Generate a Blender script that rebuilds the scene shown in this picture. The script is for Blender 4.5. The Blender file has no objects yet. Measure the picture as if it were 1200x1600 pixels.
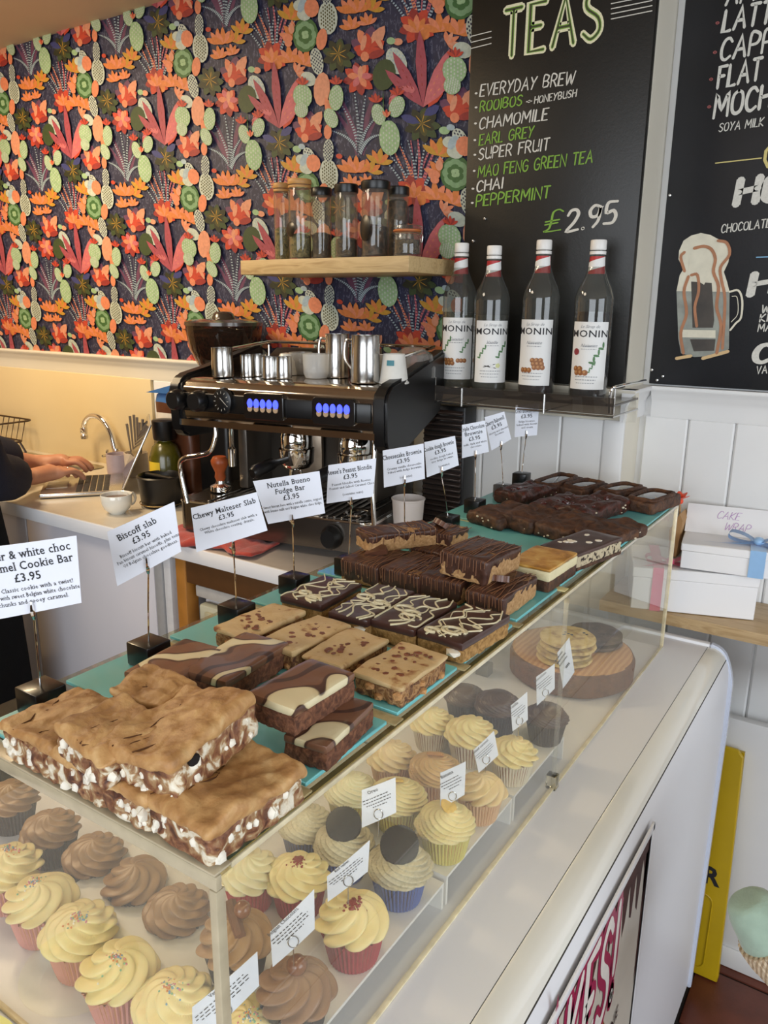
import bpy, bmesh, math, random
from math import sin, cos, pi, radians, atan2, hypot, sqrt
from mathutils import Vector, Matrix, noise
import numpy as np

# ------------------------------------------------------------------ camera
FPX, PITCH, ROLL, AZ, CAMZ = 1221.0, radians(14.76), radians(0.62), radians(33.4), 1.57
FW = Vector((-sin(AZ)*cos(PITCH), cos(AZ)*cos(PITCH), -sin(PITCH)))
_rt = Vector((cos(AZ), sin(AZ), 0)); _up = _rt.cross(FW)
RT = _rt*cos(ROLL) + _up*sin(ROLL); UP = -_rt*sin(ROLL) + _up*cos(ROLL)
CAM = Vector((0, 0, CAMZ))
sc = bpy.context.scene
COL = sc.collection
cam_d = bpy.data.cameras.new('camera'); cam = bpy.data.objects.new('camera', cam_d); COL.objects.link(cam)
cam_d.sensor_fit = 'VERTICAL'; cam_d.sensor_height = 24; cam_d.lens = 24*FPX/1600; cam_d.clip_start = .01
cam.matrix_world = Matrix(((RT.x, UP.x, -FW.x, 0), (RT.y, UP.y, -FW.y, 0), (RT.z, UP.z, -FW.z, CAMZ), (0, 0, 0, 1)))
sc.camera = cam
# ------------------------------------------------------------------ world, lights, exposure
sc.view_settings.view_transform = 'Standard'; sc.view_settings.look = 'None'
sc.view_settings.gamma = 1; sc.view_settings.use_curve_mapping = False
sc.view_settings.exposure = 0.0
W = bpy.data.worlds.new('world'); sc.world = W; W.use_nodes = True
W.node_tree.nodes['Background'].inputs[0].default_value = (.80, .88, 1, 1)
W.node_tree.nodes['Background'].inputs[1].default_value = 1.0

def area(name, loc, target, size, power, color, sizey=None, shape='RECTANGLE'):
    d = bpy.data.lights.new(name, 'AREA'); d.shape = shape; d.size = size
    if sizey: d.size_y = sizey
    d.energy = power; d.color = color
    o = bpy.data.objects.new(name, d); COL.objects.link(o); o.location = loc
    o.rotation_euler = (Vector(target)-Vector(loc)).to_track_quat('-Z', 'Y').to_euler()
    return o
area('daylight_front_window', (.1, -2.35, 1.65), (-.6, 1.2, 1.1), 2.6, 62, (.88, .94, 1), 1.5)
area('daylight_side_window', (2.05, .2, 1.6), (-.6, 1.0, 1.0), 1.9, 38, (.86, .93, 1), 1.3)
area('ceiling_panel_light_till', (-1.9, .35, 2.36), (-1.9, .35, 0), .5, 11, (1, .86, .66), .5)
area('ceiling_panel_light_sink', (-2.3, 1.0, 2.36), (-2.45, 1.3, 0), .35, 22, (1, .76, .46), .35)
# ------------------------------------------------------------------ pixel -> point on a plane of the room
def ray(px, py): return FW*FPX + RT*(px-600) + UP*(800-py)
def atz(px, py, z): d = ray(px, py); return CAM + d*((z-CAMZ)/d.z)
def aty(px, py, y): d = ray(px, py); return CAM + d*(y/d.y)
def atx(px, py, x): d = ray(px, py); return CAM + d*(x/d.x)
def atplane(px, py, p, n): d = ray(px, py); return CAM + d*((p-CAM).dot(n)/d.dot(n))

# ------------------------------------------------------------------ materials
MATS = {}
def nt(name):
    m = bpy.data.materials.new(name); m.use_nodes = True
    return m, m.node_tree, m.node_tree.nodes['Principled BSDF']
def setp(b, **k):
    for a, v in k.items():
        i = b.inputs.get(a.replace('_', ' '))
        if i is not None: i.default_value = v
def c4(c): return (c[0], c[1], c[2], 1)
def hexc(h):
    r = [int(h[i:i+2], 16)/255 for i in (0, 2, 4)]
    return tuple((x/12.92 if x <= .04045 else ((x+.055)/1.055)**2.4) for x in r)
def mat(name, col, rough=.5, metal=0, var=.06, scale=40, bump=0.0, bscale=None, coat=0, spec=.5, sub=0, sheen=0, detail=3):
    if name in MATS: return MATS[name]
    if isinstance(col, str): col = hexc(col)
    m, t, b = nt(name); N = t.nodes; L = t.links
    tc = N.new('ShaderNodeTexCoord'); no = N.new('ShaderNodeTexNoise'); no.inputs['Scale'].default_value = scale
    no.inputs['Detail'].default_value = detail
    L.new(tc.outputs['Object'], no.inputs['Vector'])
    r = N.new('ShaderNodeValToRGB'); r.color_ramp.elements[0].position = .3; r.color_ramp.elements[1].position = .7
    r.color_ramp.elements[0].color = c4([max(0, x*(1-var)) for x in col]); r.color_ramp.elements[1].color = c4([min(1, x*(1+var)) for x in col])
    L.new(no.outputs['Fac'], r.inputs[0]); L.new(r.outputs[0], b.inputs['Base Color'])
    setp(b, Roughness=rough, Metallic=metal, Coat_Weight=coat, Specular_IOR_Level=spec, Sheen_Weight=sheen)
    if sub: setp(b, Subsurface_Weight=sub, Subsurface_Scale=.01)
    if bump:
        n2 = N.new('ShaderNodeTexNoise'); n2.inputs['Scale'].default_value = bscale or scale*3; n2.inputs['Detail'].default_value = 5
        L.new(tc.outputs['Object'], n2.inputs['Vector'])
        bp = N.new('ShaderNodeBump'); bp.inputs['Strength'].default_value = bump; bp.inputs['Distance'].default_value = .002
        L.new(n2.outputs['Fac'], bp.inputs['Height']); L.new(bp.outputs[0], b.inputs['Normal'])
    MATS[name] = m; return m
def ramp_mat(name, stops, kind='noise', scale=20, rough=.5, distort=0, bump=.3, bscale=200, detail=4, metal=0, coat=0, vscale=(1, 1, 1), rot=0, dscale=.8):
    """colours picked by a procedural pattern"""
    if name in MATS: return MATS[name]
    m, t, b = nt(name); N = t.nodes; L = t.links
    tc = N.new('ShaderNodeTexCoord'); mp = N.new('ShaderNodeMapping'); mp.inputs['Scale'].default_value = vscale; mp.inputs['Rotation'].default_value = (0, 0, rot)
    oi = N.new('ShaderNodeObjectInfo'); va = N.new('ShaderNodeVectorMath'); va.operation = 'MULTIPLY_ADD'; va.inputs[1].default_value = (3, 3, 3)
    L.new(oi.outputs['Location'], va.inputs[0]); L.new(tc.outputs['Object'], va.inputs[2]); L.new(va.outputs[0], mp.inputs[0])
    if kind == 'noise': n = N.new('ShaderNodeTexNoise'); n.inputs['Detail'].default_value = detail; n.inputs['Distortion'].default_value = distort; out = n.outputs['Fac']
    elif kind == 'wave': n = N.new('ShaderNodeTexWave'); n.inputs['Distortion'].default_value = distort; n.inputs['Detail'].default_value = detail; n.inputs['Detail Scale'].default_value = dscale; out = n.outputs['Fac']
    else: n = N.new('ShaderNodeTexVoronoi'); out = n.outputs['Distance']
    n.inputs['Scale'].default_value = scale; L.new(mp.outputs[0], n.inputs['Vector'])
    r = N.new('ShaderNodeValToRGB'); e = r.color_ramp.elements
    while len(e) < len(stops): e.new(.5)
    for i, (p, c) in enumerate(stops): e[i].position = p; e[i].color = c4(hexc(c))
    L.new(out, r.inputs[0]); L.new(r.outputs[0], b.inputs['Base Color'])
    setp(b, Roughness=rough, Metallic=metal, Coat_Weight=coat)
    if bump:
        n2 = N.new('ShaderNodeTexNoise'); n2.inputs['Scale'].default_value = bscale; n2.inputs['Detail'].default_value = 5
        L.new(tc.outputs['Object'], n2.inputs['Vector'])
        bp = N.new('ShaderNodeBump'); bp.inputs['Strength'].default_value = bump; bp.inputs['Distance'].default_value = .002
        L.new(n2.outputs['Fac'], bp.inputs['Height']); L.new(bp.outputs[0], b.inputs['Normal'])
    MATS[name] = m; return m
def emit(name, col, s):
    if name in MATS: return MATS[name]
    m, t, b = nt(name); c = hexc(col) if isinstance(col, str) else col
    setp(b, Emission_Color=c4(c), Emission_Strength=s, Base_Color=c4(c)); MATS[name] = m; return m
def sheet_glass(name, tint=(1, 1, 1), haze=.04, refl=1.0, hazec=(.9, .9, .88)):
    """thin clear sheet: see-through, mirror reflection by angle, a little diffuse haze"""
    if name in MATS: return MATS[name]
    m, t, b = nt(name); N = t.nodes; L = t.links; N.remove(b); out = N['Material Output']
    tr = N.new('ShaderNodeBsdfTransparent'); tr.inputs[0].default_value = c4(tint)
    gl = N.new('ShaderNodeBsdfGlossy'); gl.inputs['Roughness'].default_value = .02
    df = N.new('ShaderNodeBsdfTranslucent'); df.inputs[0].default_value = c4(hazec)
    d2 = N.new('ShaderNodeBsdfDiffuse'); d2.inputs[0].default_value = c4(hazec)
    md = N.new('ShaderNodeMixShader'); md.inputs[0].default_value = .6; L.new(df.outputs[0], md.inputs[1]); L.new(d2.outputs[0], md.inputs[2])
    no = N.new('ShaderNodeTexNoise'); no.inputs['Scale'].default_value = 3
    tc = N.new('ShaderNodeTexCoord'); L.new(tc.outputs['Object'], no.inputs['Vector'])
    mu = N.new('ShaderNodeMath'); mu.operation = 'MULTIPLY'; mu.inputs[1].default_value = haze*2; L.new(no.outputs['Fac'], mu.inputs[0])
    m1 = N.new('ShaderNodeMixShader'); L.new(mu.outputs[0], m1.inputs[0]); L.new(tr.outputs[0], m1.inputs[1]); L.new(md.outputs[0], m1.inputs[2])
    fr = N.new('ShaderNodeFresnel'); fr.inputs[0].default_value = 1.45
    mf = N.new('ShaderNodeMath'); mf.operation = 'MULTIPLY'; mf.inputs[1].default_value = refl; L.new(fr.outputs[0], mf.inputs[0])
    ge = N.new('ShaderNodeNewGeometry'); iv = N.new('ShaderNodeMath'); iv.operation = 'SUBTRACT'; iv.inputs[0].default_value = 1; L.new(ge.outputs['Backfacing'], iv.inputs[1])
    mk = N.new('ShaderNodeMath'); mk.operation = 'MULTIPLY'; L.new(mf.outputs[0], mk.inputs[0]); L.new(iv.outputs[0], mk.inputs[1]); mf = mk
    m2 = N.new('ShaderNodeMixShader'); L.new(mf.outputs[0], m2.inputs[0]); L.new(m1.outputs[0], m2.inputs[1]); L.new(gl.outputs[0], m2.inputs[2])
    L.new(m2.outputs[0], out.inputs[0]); MATS[name] = m; return m
def real_glass(name, col, rough=0.0, ior=1.45, trans=1.0):
    m = mat(name, col, rough, 0, .02); b = m.node_tree.nodes['Principled BSDF']; setp(b, Transmission_Weight=trans, IOR=ior); return m

# ------------------------------------------------------------------ object plumbing
def finish(name, me, mats, parent=None, smooth=True, angle=40, loc=None, rot=None):
    if isinstance(me, bmesh.types.BMesh):
        bm = me; me = bpy.data.meshes.new(name); bm.to_mesh(me); bm.free()
    if not isinstance(mats, (list, tuple)): mats = [mats]
    for m in mats: me.materials.append(m)
    if smooth and len(me.polygons):
        me.polygons.foreach_set('use_smooth', [True]*len(me.polygons)); me.set_sharp_from_angle(angle=radians(angle))
    o = bpy.data.objects.new(name, me); COL.objects.link(o)
    if parent: o.parent = parent
    if loc is not None: o.location = loc
    if rot is not None: o.rotation_euler = rot
    return o
def tag(o, label=None, cat=None, group=None, kind=None):
    if label: o['label'] = label
    if cat: o['category'] = cat
    if group: o['group'] = group
    if kind: o['kind'] = kind
    return o
def thing(name, label, cat, loc=(0, 0, 0), rz=0, group=None, rot=None):
    o = bpy.data.objects.new(name, None); o.empty_display_size = .02; COL.objects.link(o); o.location = loc
    o.rotation_euler = rot if rot else (0, 0, rz)
    return tag(o, label, cat, group)
def copy_tree(o, parent=None):
    c = o.copy(); COL.objects.link(c); c.parent = parent
    for ch in list(o.children): copy_tree(ch, c)
    return c
def struct(name, bm, m, parent=None, **k):
    o = finish(name, bm, m, parent, **k)
    if not parent: o['kind'] = 'structure'
    return o

# ------------------------------------------------------------------ shapes
def BM(): return bmesh.new()
def setm(faces, mi):
    for f in faces: f.material_index = mi
def bx(bm, c, s, R=None, bev=0, seg=2, mi=0):
    """box by centre and size"""
    M = Matrix.Translation(Vector(c)) @ (R.to_4x4() if R else Matrix()) @ Matrix.Diagonal((s[0], s[1], s[2], 1))
    r = bmesh.ops.create_cube(bm, size=1, matrix=M); fs = set(f for v in r['verts'] for f in v.link_faces); setm(fs, mi)
    if bev:
        es = list(set(e for v in r['verts'] for e in v.link_edges))
        q = bmesh.ops.bevel(bm, geom=es, offset=bev, segments=seg, affect='EDGES', profile=.5, clamp_overlap=True); setm(q['faces'], mi)
    return bm
def bb(bm, x0, x1, y0, y1, z0, z1, bev=0, seg=2, mi=0):
    return bx(bm, ((x0+x1)/2, (y0+y1)/2, (z0+z1)/2), (abs(x1-x0), abs(y1-y0), abs(z1-z0)), None, bev, seg, mi)
def lathe(bm, prof, n=32, c=(0, 0, 0), M=None, mi=0, a0=0, a1=2*pi, cap=False):
    full = abs(a1-a0-2*pi) < 1e-6; k = n if full else n+1; rings = []
    M = M or Matrix(); c = Vector(c)
    for r, z in prof:
        if r < 1e-6: rings.append([bm.verts.new(M @ Vector((0, 0, z)) + c)])
        else: rings.append([bm.verts.new(M @ Vector((r*cos(a0+(a1-a0)*i/n), r*sin(a0+(a1-a0)*i/n), z)) + c) for i in range(k)])
    for A, B in zip(rings, rings[1:]):
        m_ = n if full else n
        for i in range(m_):
            j = (i+1) % k if full else i+1
            try:
                if len(A) == 1 and len(B) > 1: f = bm.faces.new((A[0], B[j], B[i]))
                elif len(B) == 1 and len(A) > 1: f = bm.faces.new((A[i], A[j], B[0]))
                elif len(A) > 1: f = bm.faces.new((A[i], A[j], B[j], B[i]))
                else: continue
                f.material_index = mi
            except ValueError: pass
    return bm
def tube(bm, pts, r, n=8, mi=0, closed=False):
    pts = [Vector(p) for p in pts]; rr = r if isinstance(r, (list, tuple)) else [r]*len(pts); rings = []; prev = None
    for i, p in enumerate(pts):
        a = pts[i-1] if (i or closed) else p; b = pts[(i+1) % len(pts)] if (i < len(pts)-1 or closed) else p
        d = (b-a); d = d.normalized() if d.length > 1e-9 else Vector((0, 0, 1))
        if prev is None: u = d.orthogonal().normalized()
        else: u = (prev - d*prev.dot(d)); u = u.normalized() if u.length > 1e-6 else d.orthogonal().normalized()
        prev = u; v = d.cross(u)
        rings.append([bm.verts.new(p + (u*cos(2*pi*k/n)+v*sin(2*pi*k/n))*rr[i]) for k in range(n)])
    m_ = len(rings) if closed else len(rings)-1
    for i in range(m_):
        A = rings[i]; B = rings[(i+1) % len(rings)]
        for k in range(n):
            f = bm.faces.new((A[k], A[(k+1) % n], B[(k+1) % n], B[k])); f.material_index = mi
    if not closed:
        f = bm.faces.new(list(reversed(rings[0]))); f.material_index = mi
        f = bm.faces.new(rings[-1]); f.material_index = mi
    return bm
def arc(c, r, a0, a1, n, plane='xz'):
    out = []
    for i in range(n+1):
        a = a0+(a1-a0)*i/n; x, y = r*cos(a), r*sin(a)
        out.append(Vector(c)+(Vector((x, 0, y)) if plane == 'xz' else Vector((x, y, 0)) if plane == 'xy' else Vector((0, x, y))))
    return out
def spline(pts, n=6):
    P = [Vector(p) for p in pts]; P = [P[0]*2-P[1]]+P+[P[-1]*2-P[-2]]; out = []
    for i in range(1, len(P)-2):
        for k in range(n):
            t = k/n; a, b, c, d = P[i-1:i+3]
            out.append(.5*((2*b)+(c-a)*t+(2*a-5*b+4*c-d)*t*t+(3*b-a-3*c+d)*t*t*t))
    return out+[P[-2]]
def prism(bm, poly, axis, a, b, mi=0):
    """extrude a 2D outline along an axis; poly in the two other axes"""
    def mk(p, t):
        return {'x': (t, p[0], p[1]), 'y': (p[0], t, p[1]), 'z': (p[0], p[1], t)}[axis]
    A = [bm.verts.new(mk(p, a)) for p in poly]; B = [bm.verts.new(mk(p, b)) for p in poly]; n = len(poly)
    fs = [bm.faces.new(A), bm.faces.new(list(reversed(B)))]
    for i in range(n): fs.append(bm.faces.new((A[i], B[i], B[(i+1) % n], A[(i+1) % n])))
    setm(fs, mi); bmesh.ops.recalc_face_normals(bm, faces=fs); return bm
def rpoly(w, h, r, n=5, cx=0, cy=0):
    out = []
    for sx, sy, a in ((1, 1, 0), (-1, 1, pi/2), (-1, -1, pi), (1, -1, 1.5*pi)):
        for i in range(n+1):
            t = a+pi/2*i/n; out.append((cx+sx*(w/2-r)+r*cos(t), cy+sy*(h/2-r)+r*sin(t)))
    return out
def sbox(la, lb, h, nx=16, ny=14, nz=6, rnd=.12, amp=.0012, freq=60, seed=0, bulge=0.0, skip=None, edge=None):
    """soft, lumpy block: la x lb x h, base at z=0, centred; returns bmesh"""
    bm = BM(); idx = {}
    def P(i, j, k):
        if (i, j, k) in idx: return idx[i, j, k]
        u, v, w = 2*i/nx-1, 2*j/ny-1, 2*k/nz-1
        e = rnd
        p = Vector((u*la/2, v*lb/2, w*h/2)); R = min(la, lb, h)*e
        q = Vector((max(-la/2+R, min(la/2-R, p.x)), max(-lb/2+R, min(lb/2-R, p.y)), max(-h/2+R, min(h/2-R, p.z))))
        d = p-q
        if d.length > 1e-9: p = q+d.normalized()*R if d.length > R else p
        nv = noise.noise_vector(p*freq+Vector((seed*7.3, seed*3.1, 0)))
        p = p+nv*amp
        if bulge: p.z += bulge*noise.noise(Vector((p.x*22+seed*5, p.y*22, seed)))*(.5+.5*w)
        idx[i, j, k] = bm.verts.new((p.x, p.y, p.z+h/2)); return idx[i, j, k]
    def face(*a):
        try: return bm.faces.new(a)
        except ValueError: return None
    for i in range(nx):
        for j in range(ny):
            face(P(i, j, 0), P(i, j+1, 0), P(i+1, j+1, 0), P(i+1, j, 0)); face(P(i, j, nz), P(i+1, j, nz), P(i+1, j+1, nz), P(i, j+1, nz))
    for i in range(nx):
        for k in range(nz):
            face(P(i, 0, k), P(i+1, 0, k), P(i+1, 0, k+1), P(i, 0, k+1)); face(P(i, ny, k), P(i, ny, k+1), P(i+1, ny, k+1), P(i+1, ny, k))
    for j in range(ny):
        for k in range(nz):
            face(P(0, j, k), P(0, j, k+1), P(0, j+1, k+1), P(0, j+1, k)); face(P(nx, j, k), P(nx, j+1, k), P(nx, j+1, k+1), P(nx, j, k+1))
    return bm
def frame_mat(o, u, v, n=None):
    """matrix whose x,y,z axes are u,v,n at origin o"""
    u = u.normalized(); v = (v-u*v.dot(u)).normalized(); n = u.cross(v)
    return Matrix(((u.x, v.x, n.x, o[0]), (u.y, v.y, n.y, o[1]), (u.z, v.z, n.z, o[2]), (0, 0, 0, 1)))
def skin_mesh(name, joints, edges, root, sub=2):
    """joints {key:(pos, radius)} -> smooth skinned mesh datablock"""
    keys = list(joints); ix = {k: i for i, k in enumerate(keys)}
    me = bpy.data.meshes.new(name+'_rig'); me.from_pydata([joints[k][0] for k in keys], [(ix[a], ix[b]) for a, b in edges], [])
    o = bpy.data.objects.new(name+'_rig', me); COL.objects.link(o)
    o.modifiers.new('s', 'SKIN'); m = o.modifiers.new('ss', 'SUBSURF'); m.levels = sub
    for i, k in enumerate(keys):
        r = joints[k][1]; sv = me.skin_vertices[0].data[i]; sv.radius = (r, r) if not isinstance(r, tuple) else r; sv.use_root = (k == root)
    dg = bpy.context.evaluated_depsgraph_get(); dg.update()
    out = bpy.data.meshes.new_from_object(o.evaluated_get(dg)); bpy.data.objects.remove(o); return out

# ------------------------------------------------------------------ lettering
def text_bm(s, size=1.0, bold=0.0, shear=0, serif=False, align='CENTER', sx=1.0, spacing=1.0, res=2):
    cu = bpy.data.curves.new('lettering', 'FONT'); cu.body = s; cu.size = 1; cu.align_x = align; cu.offset = bold; cu.shear = shear
    cu.resolution_u = res; cu.space_character = spacing
    o = bpy.data.objects.new('lettering', cu); COL.objects.link(o)
    dg = bpy.context.evaluated_depsgraph_get(); dg.update()
    me = bpy.data.meshes.new_from_object(o.evaluated_get(dg)); bpy.data.objects.remove(o)
    bm = BM(); bm.from_mesh(me); bpy.data.meshes.remove(me)
    if serif:
        add = []
        for e in bm.edges:
            if not e.is_boundary: continue
            a, b = e.verts[0].co, e.verts[1].co; L = abs(a.x-b.x)
            if abs(a.y-b.y) < .0015 and .062 < L < .135:
                y = a.y; f = e.link_faces[0].calc_center_median().y
                if min(abs(y-t) for t in (0, .449, .64, .66, .68, .70, .72, -.23)) < .022:
                    add.append((min(a.x, b.x)-.062, max(a.x, b.x)+.062, y, f > y))
        for x0, x1, y, up in add:
            h = .045 if up else -.045
            vs = [bm.verts.new((x0, y, 0)), bm.verts.new((x1, y, 0)), bm.verts.new((x1, y+h, 0)), bm.verts.new((x0, y+h, 0))]
            f = bm.faces.new(vs if up else list(reversed(vs)))
    bmesh.ops.transform(bm, matrix=Matrix.Diagonal((size*sx, size, size, 1)), verts=bm.verts)
    for f in bm.faces:
        if f.normal.z < 0: f.normal_flip()
    return bm
def merge(dst, src, M=None, mi=None):
    me = bpy.data.meshes.new('tmp')
    if M is not None: bmesh.ops.transform(src, matrix=M, verts=src.verts)
    if mi is not None: setm(src.faces, mi)
    src.to_mesh(me); src.free(); dst.from_mesh(me); bpy.data.meshes.remove(me)
# single-stroke brush capitals on a 0..w x 0..1 box
ST = {'A': (.6, [[(0, 0), (.3, 1), (.6, 0)], [(.12, .38), (.48, .38)]]), 'B': (.52, [[(0, 0), (0, 1), (.38, .95), (.42, .75), (.3, .55), (0, .52)], [(.3, .53), (.5, .35), (.42, .08), (0, 0)]]),
 'C': (.5, [[(.5, .82), (.34, 1), (.12, .92), (0, .55), (.06, .15), (.26, 0), (.5, .14)]]), 'D': (.52, [[(0, 0), (0, 1), (.32, .93), (.5, .6), (.44, .2), (.2, 0), (0, 0)]]),
 'E': (.44, [[(.44, 1), (0, 1), (0, 0), (.44, 0)], [(0, .52), (.34, .52)]]), 'F': (.44, [[(.46, 1), (0, 1), (0, 0)], [(0, .55), (.34, .55)]]),
 'G': (.54, [[(.5, .85), (.3, 1), (.08, .85), (0, .5), (.08, .12), (.3, 0), (.5, .15), (.52, .45), (.28, .45)]]), 'H': (.52, [[(0, 0), (0, 1)], [(.52, 0), (.52, 1)], [(0, .5), (.52, .55)]]),
 'I': (.06, [[(.03, 0), (.03, 1)]]), 'K': (.5, [[(0, 0), (0, 1)], [(.46, 1), (0, .45), (.5, 0)]]), 'L': (.42, [[(0, 1), (0, 0), (.42, .02)]]),
 'M': (.7, [[(0, 0), (.06, 1), (.35, .35), (.64, 1), (.7, 0)]]), 'N': (.54, [[(0, 0), (0, 1), (.54, 0), (.54, 1)]]), 'O': (.54, [[(.27, 1), (.06, .85), (0, .5), (.07, .12), (.27, 0), (.48, .13), (.54, .5), (.47, .87), (.27, 1)]]),
 'P': (.48, [[(0, 0), (0, 1), (.36, .96), (.46, .75), (.34, .5), (0, .46)]]), 'R': (.5, [[(0, 0), (0, 1), (.36, .96), (.44, .76), (.32, .54), (0, .5)], [(.2, .5), (.5, 0)]]),
 'S': (.48, [[(.46, .86), (.28, 1), (.06, .88), (.06, .65), (.38, .42), (.44, .16), (.22, 0), (0, .14)]]), 'T': (.5, [[(0, 1), (.5, 1)], [(.25, 1), (.25, 0)]]),
 'U': (.5, [[(0, 1), (.02, .2), (.2, 0), (.4, .1), (.5, .35), (.5, 1)], [(.5, .4), (.5, 0)]]), 'V': (.54, [[(0, 1), (.24, 0), (.54, 1)]]), 'W': (.74, [[(0, 1), (.16, 0), (.38, .75), (.56, 0), (.76, 1)]]),
 'X': (.5, [[(0, 0), (.5, 1)], [(0, 1), (.5, 0)]]), 'Y': (.52, [[(0, 1), (.26, .5)], [(.52, 1), (.26, .5), (.14, 0)]]), '+': (.3, [[(.15, .3), (.15, .6)], [(0, .45), (.3, .45)]]),
 '.': (.08, [[(.03, 0), (.05, .04)]]), '!': (.08, [[(.04, 1), (.04, .3)], [(.04, .02), (.05, .05)]]), '£': (.55, [[(.5, .88), (.36, 1), (.2, .9), (.18, .5), (.14, .15), (0, .02), (.5, .02)], [(0, .5), (.42, .52)], [(0, .36), (.38, .38)]]),
 '2': (.48, [[(.02, .78), (.14, .98), (.36, .98), (.46, .76), (.3, .4), (0, .02), (.48, .03)]]), '9': (.46, [[(.44, .9), (.2, 1), (.02, .78), (.1, .5), (.36, .52), (.45, .9), (.4, .3), (.2, 0)]]),
 '5': (.48, [[(.46, 1), (.1, 1), (.06, .55), (.34, .6), (.46, .34), (.34, .05), (0, .06)]]), ' ': (.3, [])}
def ribbon(bm, pts, w, z=0, mi=0, taper=True):
    P = [Vector((p[0], p[1], 0)) for p in pts]; n = len(P)
    if n < 2: return
    L = []; R = []
    for i, p in enumerate(P):
        a = P[max(0, i-1)]; b = P[min(n-1, i+1)]; d = (b-a)
        d = d.normalized() if d.length > 1e-9 else Vector((1, 0, 0)); q = Vector((-d.y, d.x, 0)); k = w/2
        if taper and n > 3: k *= (.75+.25*sin(pi*min(1, (i+.6)/n)))
        if 0 < i < n-1:
            c = (P[i]-P[i-1]).normalized().dot((P[i+1]-P[i]).normalized()); k /= max(.55, sqrt(max(.05, (1+c)/2)))
        L.append(bm.verts.new((p.x+q.x*k, p.y+q.y*k, z))); R.append(bm.verts.new((p.x-q.x*k, p.y-q.y*k, z)))
    for i in range(n-1):
        f = bm.faces.new((R[i], R[i+1], L[i+1], L[i])); f.material_index = mi
    for p in (P[0], P[-1]):
        vs = [bm.verts.new((p.x+w*.42*cos(t*pi/4), p.y+w*.42*sin(t*pi/4), z+1e-5)) for t in range(8)]
        f = bm.faces.new(vs); f.material_index = mi
def brush(s, h=1.0, w=.14, slant=.12, gap=.16, sx=1.0, rnd=.02, seed=1, mi=0, z=0):
    """brush-lettered capitals, left aligned on the baseline; returns (bmesh, width)"""
    bm = BM(); x = 0; rg = random.Random(seed)
    for ch in s:
        wd, st = ST.get(ch, (.3, []))
        dy = rg.uniform(-rnd, rnd)
        for l in st:
            q = [(x+px*sx+slant*py, py+dy) for px, py in l]
            sm = [(v.x, v.y) for v in spline([(a, b, 0) for a, b in q], 4)] if len(q) > 4 else q
            ribbon(bm, [(a*h, b*h) for a, b in sm], w*h, z, mi)
        x += wd*sx+gap
    return bm, max(.001, (x-gap))*h
def on_line(dst, s, p0, p1, hpx_vec, mi=0, w=.14, seed=1, slant=.12, z=0.0, nrm=None, gap=.19):
    """stretch brush lettering from world point p0 to p1 (baseline), height hpx_vec (world m)"""
    bm, wd = brush(s, 1.0, w, slant, gap, seed=seed, mi=mi); u = (p1-p0); L = u.length; v = Vector((0, 0, 1)); n = nrm
    M = frame_mat(p0+n*z, u, v) @ Matrix.Diagonal((L/wd, hpx_vec, 1, 1)); merge(dst, bm, M)
def discs(bm, c, r, z, mi, n=10, sx=1, sy=1, rot=0):
    vs = []
    for i in range(n):
        a = 2*pi*i/n; x, y = r*sx*cos(a), r*sy*sin(a); vs.append(bm.verts.new((c[0]+x*cos(rot)-y*sin(rot), c[1]+x*sin(rot)+y*cos(rot), z)))
    f = bm.faces.new(vs); f.material_index = mi; return f
# ================================================================== ROOM
WY, AY, DZ, PX_ = 1.74, 1.87, 1.40, -.512          # wall face, alcove face, dado height, pillar corner
M_cream = mat('painted_cream', 'dcd6c6', .45, 0, .02, 6, .05)
M_paint = mat('painted_white', 'e3e3e2', .42, 0, .02, 8, .05, 90)
M_ceil = mat('ceiling_paint', 'c9b294', .8, 0, .02, 4)
M_floorgrout = mat('tile_grout', '1d1512', .9)
M_tile = mat('quarry_tile', '5e2f20', .42, 0, .22, 14, .25, 120)
M_black = mat('black_plastic', '0b0b0d', .35, 0, .05, 20, 0)
M_steel = mat('brushed_steel', (.55, .54, .52), .22, 1, .08, 30, .05)
M_chrome = mat('chrome', (.80, .79, .77), .06, 1, .02, 10)
M_white = mat('white_laminate', 'e9e9ec', .25, 0, .015, 5)
M_oak = ramp_mat('pale_wood', [(.3, 'b89b6c'), (.5, 'c9ad7d'), (.72, 'a88a5c')], 'noise', 7, .45, 1.2, .1, 60, 6, vscale=(1, 9, 9))
M_navy = None

def wall(name, x0, x1, y0, y1, z0, z1, m): b = BM(); bb(b, x0, x1, y0, y1, z0, z1); return struct(name, b, m, smooth=False)
wb = wall('wall_back', -3.3, PX_, WY, 2.02, 0, 2.45, M_cream)
wa = wall('wall_alcove', PX_, 2.2, AY, 2.02, 0, 2.45, M_paint)
wl = wall('wall_left', -3.4, -3.3, -2.6, 2.02, 0, 2.45, mat('painted_sand', 'c8a878', .6))
def wall_with_window(name, axis, pos, t, a0, a1, w0, w1, z0, z1, m):
    b = BM()
    for (p, q, r, s) in ((a0, w0, 0, 2.45), (w1, a1, 0, 2.45), (w0, w1, 0, z0), (w0, w1, z1, 2.45)):
        if axis == 'y': bb(b, p, q, pos, pos+t, r, s)
        else: bb(b, pos, pos+t, p, q, r, s)
    return struct(name, b, m, smooth=False)
M_shade = mat('dark_shop_paint', '6d5540', .6)
wall_with_window('wall_front', 'y', -2.6, .1, -3.4, 2.3, -1.3, 1.5, .85, 2.3, M_shade)
wall_with_window('wall_right', 'x', 2.2, .1, -2.6, 2.02, -.8, 1.2, .9, 2.3, M_shade)
b = BM(); bb(b, -3.4, 2.3, -2.6, 2.02, -.06, -.008); fl = struct('floor', b, M_floorgrout, smooth=False)
b = BM(); bb(b, -3.4, 2.3, -2.6, 2.02, 2.395, 2.46); struct('ceiling', b, M_ceil, smooth=False)
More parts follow.
